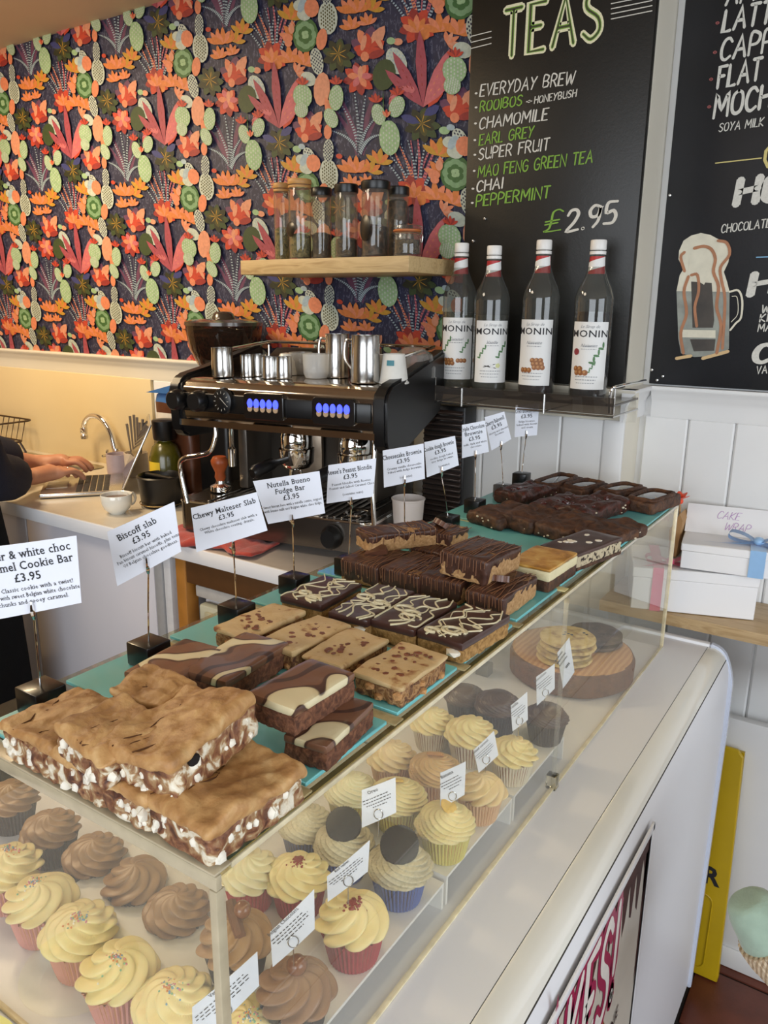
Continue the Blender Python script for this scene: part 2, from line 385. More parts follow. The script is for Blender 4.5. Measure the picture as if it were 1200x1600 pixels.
# floor tiles near what the camera sees
tb = BM(); bx(tb, (0, 0, 0), (.192, .192, .012), None, .003, 2)
tme = None; rg = random.Random(4)
for i in range(-1, 6):
    for j in range(0, 11):
        x = -.42+i*.2+.1; y = -.2+j*.2+.07
        if y > 1.95: continue
        if tme is None: t0 = finish('tile', tb, M_tile, fl, loc=(x, y, -.008)); tme = t0.data; o = t0
        else: o = bpy.data.objects.new('tile', tme); COL.objects.link(o); o.parent = fl; o.location = (x, y, -.008+rg.uniform(-.001, .001))
        o.rotation_euler = (rg.uniform(-.003, .003), rg.uniform(-.003, .003), rg.choice((0, pi/2, pi)))
# tongue and groove planks below the dado
def plank_me(w, h, t=.010):
    b = BM(); bx(b, (0, 0, h/2), (w-.0015, t, h), None, .0042, 1); me = bpy.data.meshes.new('plank'); b.to_mesh(me); b.free(); me.materials.append(M_paint); return me
def planks(parent, x0, x1, y, w, h, me=None):
    me = plank_me(w, h); n = int(round((x1-x0)/w))
    for i in range(n):
        o = bpy.data.objects.new('plank', me); COL.objects.link(o); o.parent = parent; o.location = (x0+w*(i+.5), y-.004, 0)
planks(wb, PX_-15*.1-.04, PX_-.04, WY, .1, DZ-.07)
b = BM(); bb(b, PX_-.04, PX_+.006, WY-.012, WY, 0, DZ-.07, .003); finish('corner_board', b, M_paint, wb)
planks(wa, PX_+.012, PX_+1.212, AY, .1, DZ-.07)
b = BM(); bb(b, -3.3, -2.06, WY-.012, WY, 1.0, DZ-.07, .002); finish('splashback_panel', b, mat('splashback_warm_lit', 'd9c69c', .35, 0, .02, 4), wb)  # yellow of this panel has the warm light on it put into the colour
# dado rail
prof = [(0, -.072), (-.008, -.072), (-.010, -.060), (-.010, -.040), (-.014, -.030), (-.020, -.022), (-.022, -.014), (-.028, -.010), (-.030, -.004), (-.028, 0), (0, 0)]
def dado(name, x0, x1, y):
    b = BM(); prism(b, [(y+p[0], DZ+p[1]) for p in prof], 'x', x0, x1); o = struct(name, b, M_cream if name == 'trim_1' else M_paint, angle=50); return o
dado('trim_1', -3.3, PX_+.0292, WY); dado('trim_2', PX_+.026, 2.2, AY)
b = BM(); prism(b, [(PX_-p[0], DZ+p[1]) for p in prof], 'y', WY-.0288, AY-.001); struct('trim_3', b, M_paint, angle=50)
b = BM(); prism(b, [(AY, 0), (AY-.045, 0), (AY-.045, .13), (AY-.038, .142), (AY-.03, .146), (AY, .15)], 'x', PX_, 2.2); struct('baseboard_back', b, M_paint)
# boxed-in white panel under the ledge
b = BM(); tz4 = aty(1125, 1117, 1.80).z; bb(b, PX_+.02, .9, 1.80, AY-.046, .0, tz4, .003); bb(b, PX_+.02, .9, 1.794, 1.7995, .0, .055, .002); struct('trim_4', b, M_paint)

# ------------------------------------------------------------------ wallpaper: printed cactus and flower repeat
cols = dict(navy='23243f', olive='4c4a1e', olived='2a2c14', green='3f6a35', mint='9fbf8f', mintd='7fa477', coral='e58a63', red='c8442c', redd='9c2f2a', pink='cf6d72', pinkd='a94a58',
            orange='dd8140', yellow='c8952f', white='c5cdbd', plum='6d3f5c', blue='3a3f78', dgreen='3a4a26', lblue='a9bcc4', peach='e39a78')
wn = list(cols); wmats = []
for k in wn:
    if k == 'navy': wmats.append(ramp_mat('wp_navy', [(.0, '1b1c33'), (.56, '23243d'), (.62, '55566a'), (.68, '23243d')], 'noise', 150, .6, .5, 0, vscale=(1, 1, .45), detail=1))
    else: wmats.append(mat('wp_'+k, tuple(q*.74 for q in hexc(cols[k])), .6, 0, .12, 120))  # print colours darkened, the shade on this wall is put into them
TW, TH = .444, .358
def tile_faces():
    """list of (material, polygon[(u,v) metres, v down], layer) for one repeat"""
    F = []; K = .444/790.0
    def T(x, y): # picture px of the repeat -> metres (undo the slant of the photographed wall)
        a = (x-285)/790.0; v = ((y-190)+145*a)/835.0; return (a*TW+v*25/790*TW, v*TH)
    lay = [0]
    def poly(c, pts):
        lay[0] += 1; F.append((wn.index(c), [T(*p) for p in pts], lay[0]))
    def ell(c, x, y, rx, ry, rot=0, n=12):
        r = radians(rot); poly(c, [(x+rx*cos(t)*cos(r)-ry*sin(t)*sin(r), y+rx*cos(t)*sin(r)+ry*sin(t)*cos(r)) for t in [2*pi*i/n for i in range(n)]])
    def pad(c, x, y, rx, ry, rot=0, dots=None, dn=3):
        ell(c, x, y, rx, ry, rot, 14); r = radians(rot)
        if dots:
            for i in range(-dn, dn+1):
                for j in range(-dn, dn+1):
                    a, b_ = i/(dn+.6), (j+.5*(i % 2))/(dn+.6)
                    if a*a+b_*b_ < .72:
                        X = a*rx; Y = b_*ry; ell(dots, x+X*cos(r)-Y*sin(r), y+X*sin(r)+Y*cos(r), 4.2, 6.5, rot, 6)
    def leaf(c, x, y, ang, L, w, base=.0, tip=1.0):
        a = radians(ang); dx, dy = cos(a), -sin(a); px, py = -dy, dx
        poly(c, [(x+dx*L*t+px*w*s, y+dy*L*t+py*w*s) for t, s in ((base, 0), (.3, .8), (.6, 1), (.85, .6), (tip, 0), (.85, -.6), (.6, -1), (.3, -.8))])
    def star(c1, c2, x, y, r, n=8, w=.24, off=10):
        for i in range(n): leaf(c1 if i % 2 else c2, x, y, off+360*i/n, r, r*w)
    def lotus(c1, c2, x, y, r, up=90, k=5, spread=130):
        for i in range(k):
            a = up-spread/2+spread*i/(k-1); leaf(c1 if i % 2 == 0 else c2, x, y, a, r*(1 if i != k//2 else 1.1), r*.185)
    def agave(x, y, h, w, cs=('pinkd', 'pink')):
        for i, (a, l) in enumerate(((135, .8), (50, .85), (118, .95), (66, .95), (92, 1.15))): 
            leaf(cs[i % 2], x, y, a, h*l, w*.115)
            an = radians(a)
            for t in (.3, .42, .54, .66): ell('coral' if i % 2 else 'redd', x+cos(an)*h*l*t, y-sin(an)*h*l*t, 2.5, 9, 90-a, 6)
    def stripe(x0, y0, x1, y1, w, c='plum', s='lblue', n=16, bend=0):
        dx, dy = x1-x0, y1-y0; L = hypot(dx, dy); px, py = -dy/L, dx/L
        Q = [(x0+dx*t+px*bend*sin(pi*t), y0+dy*t+py*bend*sin(pi*t), w*(1-.75*t)) for t in [i/8 for i in range(9)]]
        poly(c, [(q[0]+px*q[2], q[1]+py*q[2]) for q in Q]+[(q[0]-px*q[2], q[1]-py*q[2]) for q in reversed(Q)])
        for i in range(n):
            t = (i+.5)/n; X = x0+dx*t+px*bend*sin(pi*t); Y = y0+dy*t+py*bend*sin(pi*t); ww = w*(1-.75*t)*.8
            poly(s, [(X+px*ww-dx/L*3, Y+py*ww-dy/L*3), (X+px*ww+dx/L*4, Y+py*ww+dy/L*4), (X-px*ww+dx/L*4, Y-py*ww+dy/L*4), (X-px*ww-dx/L*3, Y-py*ww-dy/L*3)])
    # big plum aloe
    for x1, y1, w_, s_, bd in ((430, 590, 22, 'plum', 10), (455, 500, 26, 'plum', 8), (690, 560, 22, 'plum', -10), (650, 480, 24, 'plum', -8)): stripe(560, 815, x1, y1, w_, s_, 'plum', 0, bd)
    for x1, y1, c_, bd in ((405, 700, 'lblue', 25), (470, 560, 'plum', 15), (540, 490, 'lblue', 5), (600, 500, 'blue', -5), (650, 620, 'lblue', -20), (700, 700, 'lblue', -28)): stripe(560, 815, x1, y1, 15, 'plum' if c_ == 'plum' else 'navy', 'lblue', 18, bd)
    # tall striped tendrils above the red lotus (twice in a repeat, they wrap)
    for (cx, cy) in ((870, 170), (875+5, 990)):
        for dx_, dy_, c_ in ((-170, -190, 'lblue'), (-110, -235, 'coral'), (-65, -265, 'lblue'), (-15, -280, 'pink'), (30, -270, 'lblue'), (85, -250, 'pink'), (130, -210, 'lblue')):
            stripe(cx-10+dx_*.15, cy-10, cx+dx_, cy+dy_, 11, 'navy' if c_ == 'lblue' else c_, 'lblue' if c_ == 'lblue' else 'plum', 15, 8 if dx_ < 0 else -8)
    # flame flower
    for (x, y) in ((640, 255), (290+790, 700-145)):
        for a, l, c_, w_ in ((150, 105, 'plum', .3), (115, 120, 'coral', .22), (80, 125, 'plum', .3), (55, 150, 'peach', .2), (95, 90, 'red', .25), (30, 95, 'red', .28), (170, 80, 'red', .28), (0, 80, 'redd', .3)): leaf(c_, x-15, y+20, a, l, l*w_)
        ell('red', x-10, y+30, 70, 30, 0); ell('redd', x+25, y+38, 45, 20, -20); ell('peach', x-40, y-20, 14, 42, 15); ell('peach', x+35, y-30, 13, 50, -28); ell('coral', x-35, y+50, 22, 26)
    star('red', 'redd', 570, 420, 88, 8, .27); star('pink', 'coral', 575, 405, 66, 6, .26, 60); leaf('peach', 575, 430, 85, 80, 14)
    star('red', 'redd', 870, 160, 92, 8, .28, 15); lotus('coral', 'orange', 868, 190, 80, 90, 5, 120); ell('orange', 905, 200, 26, 26)
    # lotus clusters, orange and yellow
    for (x, y, r, up, a_, b_) in ((535, 85, 85, 90, 'orange', 'coral'), (640, 75, 75, 70, 'yellow', 'orange'), (540, 165, 70, 100, 'orange', 'coral'), (980, 190, 90, 95, 'orange', 'coral'), (1060, 205, 90, 75, 'orange', 'coral'), (1010, 245, 60, 30, 'coral', 'peach'),
                              (965, 800, 90, 80, 'yellow', 'orange'), (985, 905, 95, 95, 'coral', 'orange'), (665, 865, 80, 80, 'yellow', 'orange'), (545, 920, 85, 90, 'orange', 'coral'), (600, 985, 60, 100, 'coral', 'orange')): lotus(a_, b_, x, y, r, up)
    # olive rosettes
    for (x, y) in ((465, 290), (890, 640)):
        star('olived', 'dgreen', x, y+10, 92, 9, .26, 0); star('olive', 'olived', x, y, 68, 7, .26, 25); ell('olive', x, y, 14, 14)
        for i in range(7): leaf('yellow', x, y, 25+i*51.4, 50, 2)
    leaf('blue', 900, 600, 35, 90, 24); leaf('blue', 880, 640, 160, 100, 22)
    # green cabbage rosette
    ell('green', 285, 190, 72, 92, 10, 16)
    for i in range(8): ell('mintd', 285+40*cos(i*.785), 190+52*sin(i*.785), 23, 28, i*45)
    for i in range(6): ell('green', 285+24*cos(i*1.05+.4), 190+30*sin(i*1.05+.4), 17, 20, i*60)
    for i in range(4): ell('mint', 285+11*cos(i*1.57+.4), 188+13*sin(i*1.57+.4), 10, 14, i*90)
    # pads
    pad('white', 345, 330, 36, 72, -8, 'navy'); pad('white', 415, 105, 54, 86, 0, 'olive', 4); pad('white', 418, -25, 30, 66, 5, 'navy', 3)
    pad('white', 770, 330, 48, 72, -25, 'lblue', 3); pad('white', 1072, 705, 32, 50, -25, 'navy', 2); pad('white', 1050, 778, 40, 32, 15); pad('mint', 1000, 672, 26, 20); pad('lblue', 1030, 655, 20, 16); pad('white', 295, 425, 46, 38, 25)
    pad('white', 260, 35, 34, 30, 0); pad('lblue', 275, 95-60, 20, 40, 25)
    ell('coral', 380, 215, 30, 58, 12); ell('coral', 330, 50, 42, 50, 0); ell('peach', 370, 480, 46, 92, 8); leaf('coral', 390, 520, -75, 110, 22); ell('coral', 395, 710, 22, 42, 5); ell('red', 455, 840, 18, 14)
    ell('dgreen', 707, 400, 58, 82, 15, 14); leaf('green', 700, 480, -90, 110, 3)
    ell('coral', 188, 232, 22, 20); ell('peach', 780, 235, 24, 18); ell('mint', 745, 230, 22, 18); ell('coral', 975, 60, 30, 24); ell('peach', 1000, 10, 18, 28)
    # pink agave and friends
    leaf('red', 925, 560, 65, 150, 34); agave(900, 560, 330, 230)
    for i in range(9): a = radians(200-i*16); ell('pink', 850+75*cos(a)-30, 520-70*sin(a)+20, 17, 17)
    for i in range(9): a = radians(200-i*16); ell('redd', 820+85*cos(a), 540-80*sin(a), 3, 9, 20*i, 6)
    # mint cactus
    for x, y, rx, ry, r in ((675, 605, 36, 56, -12), (770, 562, 38, 58, 22), (730, 725, 54, 92, 0), (1050, 375, 56, 66, 0), (1040, 450, 40, 45, 10), (452, 525, 40, 70, 8), (420, 635, 38, 55, -20), (270-20, 520+0, 0.1, .1, 0)):
        if rx > 1: pad('mint', x, y, rx, ry, r, 'white', 3)
    for x, y in ((775, 490), (455, 440), (665, 530), (1055, 300)): lotus('red', 'redd', x, y+15, 46, 90, 5, 110)
    lotus('coral', 'red', 720, 620, 40, 90, 3, 60)
    for x, y in ((1045, 940-60), ): pass
    return F
TF = tile_faces()
vs_, fs_, ms_ = [], [], []
U0, V0 = -.953, 2.230
nlay = max(f[2] for f in TF)
for i in range(-6, 2):
    for j in range(-1, 4):
        ox, oz = U0+i*TW, V0-j*TH
        for mi, pts, ly in TF:
            P = [(ox+p[0], oz-p[1]) for p in pts]
            xs = [p[0] for p in P]; zs = [p[1] for p in P]
            if max(xs) < -3.3 or min(xs) > -.92 or max(zs) < DZ or min(zs) > 2.395: continue
            k = len(vs_)
            for x, z in P: vs_.append((x, WY-.0006-ly*.000012, z))
            fs_.append(tuple(range(k, k+len(P)))); ms_.append(mi)
k = len(vs_); vs_ += [(-3.3, WY-.0005, DZ), (-.92, WY-.0005, DZ), (-.92, WY-.0005, 2.395), (-3.3, WY-.0005, 2.395)]; fs_.append((k, k+1, k+2, k+3)); ms_.append(wn.index('navy'))
me = bpy.data.meshes.new('wallpaper'); me.from_pydata(vs_, [], fs_); me.polygons.foreach_set('material_index', ms_)
b = BM(); b.from_mesh(me)
for co, no in (((-3.3, 0, 0), (1, 0, 0)), ((-.92, 0, 0), (-1, 0, 0)), ((0, 0, DZ), (0, 0, 1)), ((0, 0, 2.395), (0, 0, -1))):
    bmesh.ops.bisect_plane(b, geom=b.verts[:]+b.edges[:]+b.faces[:], plane_co=co, plane_no=no, clear_inner=True)
for f in b.faces:
    f.normal_update()
    if f.normal.y > 0: f.normal_flip()
finish('wallpaper', b, wmats, wb, smooth=False)

# ------------------------------------------------------------------ menu boards
M_board = mat('board_black', '15130f', .42, 0, .25, 9, .1, 200)
M_board2 = mat('board_black_cool', '17181d', .42, 0, .2, 9, .1, 200)
LW, LG, LC, LR, LB, LY = [mat(n, c, .6, 0, .08, 300) for n, c in (('chalk_white', 'cfcdc4'), ('chalk_green', '78a33a'), ('chalk_cream', 'e0dcb8'), ('chalk_red', '8c4a48'), ('chalk_blue', '7fb4d8'), ('chalk_yellow', 'cfc07a'))]
LM = [LW, LG, LC, LR, LB, LY, mat('chalk_dark', '3a3d22', .6)]
NY = Vector((0, -1, 0))
def write(b, y, rows, gap=.16):
    for s, x0, y0, x1, y1, h, mi, w in rows:
        p0 = aty(x0, y0, y); p1 = aty(x1, y1, y); hh = abs(aty(x0, y0-h, y).z-p0.z)*.90
        on_line(b, s, p0, p1, hh, mi, w, seed=len(s)*7+int(x0), z=.0008, nrm=NY)
def pxline(b, y, pts, w, mi, z=.0008):
    P = [aty(px, py, y) for px, py in pts]; t = BM(); ribbon(t, [(p.x, p.z) for p in P], w, 0, mi, False)
    merge(b, t, Matrix(((1, 0, 0, 0), (0, 0, -1, y-z), (0, 1, 0, 0), (0, 0, 0, 1))))
def screw(par, p):
    b = BM(); lathe(b, [(0, .0028), (.0028, .0022), (.0042, 0), (.0042, -.002)], 10, M=Matrix.Rotation(pi/2, 4, 'X')); return finish('screw', b, M_steel, par, loc=p)
BY = WY-.022
x0, x1 = aty(731, 200, BY).x, aty(1000, 300, BY).x
tb_ = thing('menu_board', 'black menu board hand lettered with teas and a green and white price', 'menu board', ((x0+x1)/2, WY, DZ+.002))
def addto(par, name, b, m, **k):
    o = finish(name, b, m, par, **k); o.matrix_parent_inverse = Matrix.Translation(-Vector(par.location)); return o
b = BM(); bb(b, x0, x1, BY, WY-.003, DZ+.003, 2.385, .002); addto(tb_, 'panel', b, M_board)
b = BM()
write(b, BY, [('EVERYDAY BREW', 750, 151, 896, 131, 20, 0, .13), ('ROOIBOS', 750, 175, 815, 164, 17, 1, .15), ('+', 822, 164, 829, 163, 12, 0, .16), ('HONEYBUSH', 835, 162, 900, 151, 12, 0, .15),
 ('CHAMOMILE', 749, 202, 855, 187, 19, 0, .13), ('EARL GREY', 749, 227, 833, 214, 18, 1, .14), ('SUPER FRUIT', 748, 250, 857, 234, 19, 0, .13), ('MAO FENG GREEN TEA', 747, 277, 925, 254, 19, 1, .14),
 ('CHAI', 745, 300, 785, 294, 18, 0, .14), ('PEPPERMINT', 744, 323, 858, 309, 19, 1, .14), ('£', 850, 364, 878, 360, 36, 1, .07), ('2.95', 885, 362, 962, 349, 36, 0, .15)])

t_ = BM(); p0 = aty(787, 90, BY); p1 = aty(938, 60, BY); hh = aty(787, 18, BY).z-p0.z
on_line(t_, 'TEAS', p0, p1, hh, 2, .21, seed=5, z=.0008, nrm=NY, slant=.03, gap=.26); merge(b, t_); t_ = BM(); on_line(t_, 'TEAS', p0, p1, hh, 1, .085, seed=5, z=.0011, nrm=NY, slant=.03, gap=.26); merge(b, t_)
t_ = BM(); on_line(t_, 'TEAS', p0, p1, hh, 6, .045, seed=5, z=.0014, nrm=NY, slant=.03, gap=.26); merge(b, t_)
for k in range(3): pxline(b, BY, [(736, 57+k*9.5), (768, 49+k*9.5)], .0018, 0)
for k in range(4): pxline(b, BY, [(955, 6+k*8), (1019, -7+k*8)], .0018, 0)
for (x, y) in ((744, 146), (744, 168), (743, 193), (742, 219), (742, 242), (741, 267), (739, 295), (738, 317)): pxline(b, BY, [(x-1, y), (x+1.5, y)], .004, 0)
addto(tb_, 'lettering', b, LM, smooth=False)
for p in ((758, 342), (740, 377)): s_ = screw(tb_, Vector(aty(p[0], p[1], BY))-Vector(tb_.location)+Vector((0, -.001, 0)))
AB = AY-.018
x0 = aty(1047, 250, AB).x
ab = thing('menu_board', 'black menu board with coffees, chocolate drinks and a painted dripping drink mug', 'menu board', (x0+.6, AY, DZ+.002))
b = BM(); bb(b, x0, x0+1.2, AB, AY-.001, DZ+.004, 2.385, .002); addto(ab, 'panel', b, M_board2)
b = BM()
write(b, AB, [('AMERICANO', 1134, 9, 1320, -30, 34, 0, .15), ('LATTE', 1129, 50, 1222, 31, 36, 0, .17), ('CAPPUCCINO', 1125, 95, 1330, 55, 36, 0, .16), ('FLAT WHITE', 1121, 138, 1290, 104, 36, 0, .17), ('MOCHA', 1115, 184, 1228, 162, 38, 0, .17),
 ('SOYA MILK', 1123, 206, 1192, 197, 14, 0, .14), ('HOT', 1150, 321, 1265, 305, 44, 0, .24), ('CHOCOLATE', 1127, 364, 1203, 355, 14, 0, .15), ('H', 1172, 462, 1206, 458, 38, 0, .22), ('W', 1190, 489, 1202, 488, 13, 0, .16), ('KI', 1187, 503, 1199, 502, 13, 0, .15),
 ('MA', 1184, 518, 1204, 517, 13, 0, .15), ('C', 1178, 567, 1202, 565, 30, 0, .24), ('VA', 1182, 584, 1198, 583, 13, 0, .15)])
pxline(b, AB, [(1118, 255), (1190, 247)], .0022, 5); pxline(b, AB, [(1182, 402), (1240, 400)], .0022, 4)
pxline(b, AB, [(1204, 228), (1197, 236), (1195, 250), (1200, 261)], .006, 5)
for (x, y) in ((1121, 36), (1117, 82), (1111, 124), (1108, 167)): pxline(b, AB, [(x-1, y), (x+1.5, y)], .006, 3)
addto(ab, 'lettering', b, LM, smooth=False)
for p in ((1047, 305), (1019, 578), (1027, 594), (1036, 588)): screw(ab, Vector(aty(p[0], p[1], AB))-Vector(ab.location)+Vector((0, -.001, 0)))
# painted mug on the board
mm = [mat('paint_glass_grey', '8c8f86', .5, 0, .25, 30), mat('paint_cream', 'd8d2bd', .5, 0, .08, 40), mat('paint_caramel', 'a9714c', .5, 0, .15, 40), mat('paint_dark', '3c342c', .5, 0, .3, 30), mat('paint_gold', 'cfae7c', .5)]
b = BM()
def pxpoly(mi, pts, ly):
    f = b.faces.new([b.verts.new(aty(x, y, AB-.0006-ly*.0002)) for x, y in pts]); f.material_index = mi
pxpoly(1, [(1057, 455), (1062, 430), (1068, 420), (1060, 405), (1061, 392), (1068, 376), (1080, 368), (1095, 364), (1110, 367), (1121, 373), (1135, 378), (1141, 392), (1138, 410), (1131, 425), (1136, 440), (1140, 456), (1120, 462), (1075, 464)], 1)
pxpoly(0, [(1057, 455), (1140, 456), (1139, 545), (1128, 555), (1085, 558), (1064, 552), (1060, 530)], 2)
pxpoly(3, [(1080, 440), (1112, 442), (1116, 500), (1114, 512), (1082, 512)], 3)
pxpoly(1, [(1064, 515), (1118, 516), (1118, 528), (1064, 527)], 3)
pxpoly(3, [(1078, 530), (1118, 530), (1116, 548), (1084, 549)], 3)
pxpoly(1, [(1077, 405), (1095, 400), (1110, 408), (1111, 425), (1100, 445), (1092, 440), (1075, 430)], 4)
for pts, w_, mi in (([(1085, 388), (1100, 385), (1112, 390), (1118, 405), (1115, 425), (1123, 448), (1120, 480), (1127, 510), (1120, 552)], .0065, 2), ([(1070, 394), (1064, 402), (1070, 424)], .006, 2), ([(1122, 376), (1136, 380), (1140, 398), (1126, 418), (1128, 440), (1133, 470), (1129, 545)], .006, 2),
                    ([(1076, 432), (1069, 456), (1073, 490), (1064, 520), (1068, 552)], .0065, 2), ([(1080, 430), (1090, 430), (1092, 455), (1086, 480), (1089, 510)], .006, 2), ([(1057, 560), (1080, 556)], .007, 4), ([(1098, 560), (1138, 549)], .007, 4),
                    ([(1140, 456), (1154, 454), (1160, 470), (1158, 496), (1150, 505), (1141, 516)], .004, 1), ([(1144, 463), (1152, 465), (1153, 490), (1143, 503)], .0015, 1)):
    t = BM(); P = [aty(x, y, AB) for x, y in pts]; ribbon(t, [(v.x, v.z) for v in (spline(P, 4) if len(P) > 2 else P)], w_, 0, mi, False)
    merge(b, t, Matrix(((1, 0, 0, 0), (0, 0, -1, AB-.0018), (0, 1, 0, 0), (0, 0, 0, 1))))
addto(ab, 'painted_mug', b, mm, smooth=False)
# ================================================================== DISPLAY COUNTER AND CASE
CT = .88                      # counter top
CX, CXB, CY0, CY1, TZ = -.346, -.70, .319, 1.60, 1.19   # case: front sheet, back, near end, far end, top
M_cnt = mat('counter_white', 'dddde0', .38, 0, .015, 3, .02, 60)
M_cnt2 = mat('counter_nose', 'dcdad2', .16, 0, .015, 3, coat=.5)
M_seam = mat('dark_seam', '3b3936', .7)
ctr = thing('display_counter', 'long white display counter with rounded front edge carrying the clear cake case', 'counter', (-.6, .6, 0))
nose = [(-.266, .88), (-.252, .8795), (-.241, .875), (-.233, .868), (-.2285, .861)]
b = BM(); prism(b, [(-.715, .84), (-.715, .88), (-.2672, .88), (-.2672, .84)], 'y', -.25, 1.655); bb(b, -1.0, -.715, -.25, .66, .84, .88); addto(ctr, 'counter_top', b, M_cnt)
b = BM(); prism(b, [(-.266, .85)]+nose+[(-.24, .85)], 'y', -.25, 1.655); addto(ctr, 'nosing', b, M_cnt2, angle=60)
b = BM(); prism(b, [(-.2277, .8595), (-.223, .848), (-.2195, .83), (-.218, .805), (-.2165, .7), (-.2185, .03), (-.26, .03), (-.26, .8595)], 'y', -.25, 1.655); addto(ctr, 'front_panel', b, M_cnt, angle=60)
b = BM(); bb(b, -.2675, -.2655, -.24, 1.654, .85, .8792); bb(b, -.2300, -.2274, -.24, 1.654, .85, .8603); addto(ctr, 'seam', b, M_seam, smooth=False)
b = BM(); bb(b, -.71, -.262, -.24, 1.65, .03, .839); addto(ctr, 'carcass', b, M_white, smooth=False)
b = BM(); bb(b, -.71, -.235, -.24, 1.65, .0, .03); addto(ctr, 'plinth', b, M_black, smooth=False)
# far end cheek, proud of the profile
pr = [(-.263, .02), (-.211, .02), (-.2085, .7), (-.2105, .81), (-.216, .835), (-.223, .856), (-.231, .872), (-.243, .882), (-.258, .8865), (-.263, .887)]
b = BM(); prism(b, pr, 'y', 1.655, 1.672); bmesh.ops.bevel(b, geom=b.edges[:], offset=.003, segments=2, affect='EDGES', clamp_overlap=True); addto(ctr, 'end_cheek', b, mat('cheek_trim', 'cfd6e6', .2, 0, .02, 4, coat=.5), angle=60)
b = BM(); bb(b, -.715, -.2635, 1.655, 1.671, .02, .8865, .003); addto(ctr, 'end_panel', b, M_cnt)

# poster on the front panel
M_pap = mat('poster_paper', 'c9c2b4', .35, 0, .05, 12); PM = [M_pap, mat('poster_magenta', '9c1b4a', .35), mat('poster_brown', '44221c', .6, 0, .3, 60, spec=.2), mat('poster_white', 'e8e2da', .35), mat('poster_black', '141214', .35), mat('poster_amber', '8a4f1e', .35, 0, .4, 90), mat('poster_red', '8f2233', .35)]
PXx = -.2150
po = thing('poster', 'milkshake poster with dripping chocolate and magenta lettering on the white counter front', 'poster', (PXx, .75, .30))
def pf(b, mi, pts, ly):  # (y, z) picture points on the poster
    f = b.faces.new([b.verts.new((PXx+.0012+ly*.0003, y, z)) for y, z in pts]); f.material_index = mi
b = BM(); bb(b, PXx, PXx+.0012, .40, 1.05, .30, .833); addto(po, 'sheet', b, M_pap, smooth=False)
b = BM(); bb(b, PXx, PXx+.004, .395, 1.056, .828, .840, .001); bb(b, PXx, PXx+.004, 1.046, 1.056, .29, .84, .001, mi=0); bb(b, PXx, PXx+.003, 1.043, 1.046, .30, .829, 0, mi=1)
addto(po, 'frame', b, [M_cnt, PM[4]])
b = BM()
rgp = random.Random(2)
drip = [(.40, .828), (1.045, .828)]
y = 1.045; low = []
while y > .80:
    low += [(y, .80-rgp.uniform(0, .015)), (y-.008, .80-rgp.uniform(.02, .10)), (y-.018, .80-rgp.uniform(.02, .09)), (y-.028, .80-rgp.uniform(0, .01))]; y -= .032
low += [(.79, .815), (.40, .815)]
pf(b, 2, [(.40, .828), (1.045, .828)]+low, 1)
pf(b, 2, [(1.03, .80), (1.045, .80), (1.045, .60), (1.037, .56)], 1)
t = BM(); tt, wd = brush('SHAKES!', 1, .36, .0, gap=.2, seed=3, mi=1); P0, P1 = .52, .905
merge(b, tt, frame_mat(Vector((PXx+.0021, P0, .655)), Vector((0, 1, 0)), Vector((0, 0, 1))) @ Matrix.Diagonal(((P1-P0)/wd, .155, 1, 1)))
tt, wd = brush('SHAKES!', 1, .14, .0, gap=.2, seed=3, mi=3)
merge(b, tt, frame_mat(Vector((PXx+.0025, P0, .655)), Vector((0, 1, 0)), Vector((0, 0, 1))) @ Matrix.Diagonal(((P1-P0)/wd, .155, 1, 1))); t.free()
tt = text_bm('BROWNIE', .03, .02, .3, False, 'LEFT', .7)
merge(b, tt, frame_mat(Vector((PXx+.0025, .86, .555)), Vector((0, 1, .25)), Vector((0, -.25, 1))), 4)
pf(b, 5, [(.74, .60), (.80, .66), (.86, .665), (.90, .60), (.88, .45), (.86, .32), (.76, .32), (.73, .45)], 1)
pf(b, 2, [(.75, .56), (.79, .60), (.85, .56), (.84, .40), (.77, .36)], 2)
pf(b, 3, [(.78, .655), (.82, .69), (.86, .665), (.85, .64), (.80, .635)], 2)
tt, wd = brush('SHAKES', 1, .22, .0, gap=.2, seed=9, mi=6)
merge(b, tt, frame_mat(Vector((PXx+.0021, .86, .38)), Vector((0, 1, 0)), Vector((0, 0, 1))) @ Matrix.Diagonal((.16/wd, .07, 1, 1)))
addto(po, 'print', b, PM, smooth=False)

# ---- acrylic case
M_acr = sheet_glass('clear_acrylic', (.97, .975, .96), .045, .9, (.95, .93, .86))  # the haze stands in for whitish reflections on the case
M_edge = mat('acrylic_edge', 'b9ad92', .25, 0, .1, 40, coat=.4); M_edge2 = mat('acrylic_edge_bright', 'd8ccab', .2, 0, .15, 60, coat=.5)
cs = thing('display_case', 'clear acrylic case full of cupcakes on the white counter', 'display case', (-.52, .9, CT))
T = .005
b = BM(); bb(b, CX-T, CX, CY0, CY1, CT+.0005, TZ-T); addto(cs, 'front_sheet', b, M_acr, smooth=False)
b = BM(); bb(b, CXB, CX-T, CY0, CY0+T, CT+.0005, TZ-T); addto(cs, 'end_sheet', b, M_acr, smooth=False)
b = BM(); bb(b, CXB, CX-T, CY1-T, CY1, CT+.0005, TZ-T); addto(cs, 'end_sheet', b, M_acr, smooth=False)
M_top = sheet_glass('top_acrylic', (.80, .79, .72), .06, .9, (.75, .70, .58))
b = BM(); bb(b, CXB+.01, CX, CY0, CY1, TZ-T+.0002, TZ); addto(cs, 'top_sheet', b, M_top, smooth=False)
e = .0012
b = BM(); bb(b, CX-.0065, CX+.0012, CY0-.0015, CY0+.0075, CT, TZ-.0142, .001); addto(cs, 'corner_edge', b, M_edge)
b = BM(); bb(b, CX-T-e, CX+e, CY1-.003, CY1+e, CT, TZ, .0006); addto(cs, 'corner_edge', b, M_edge2)
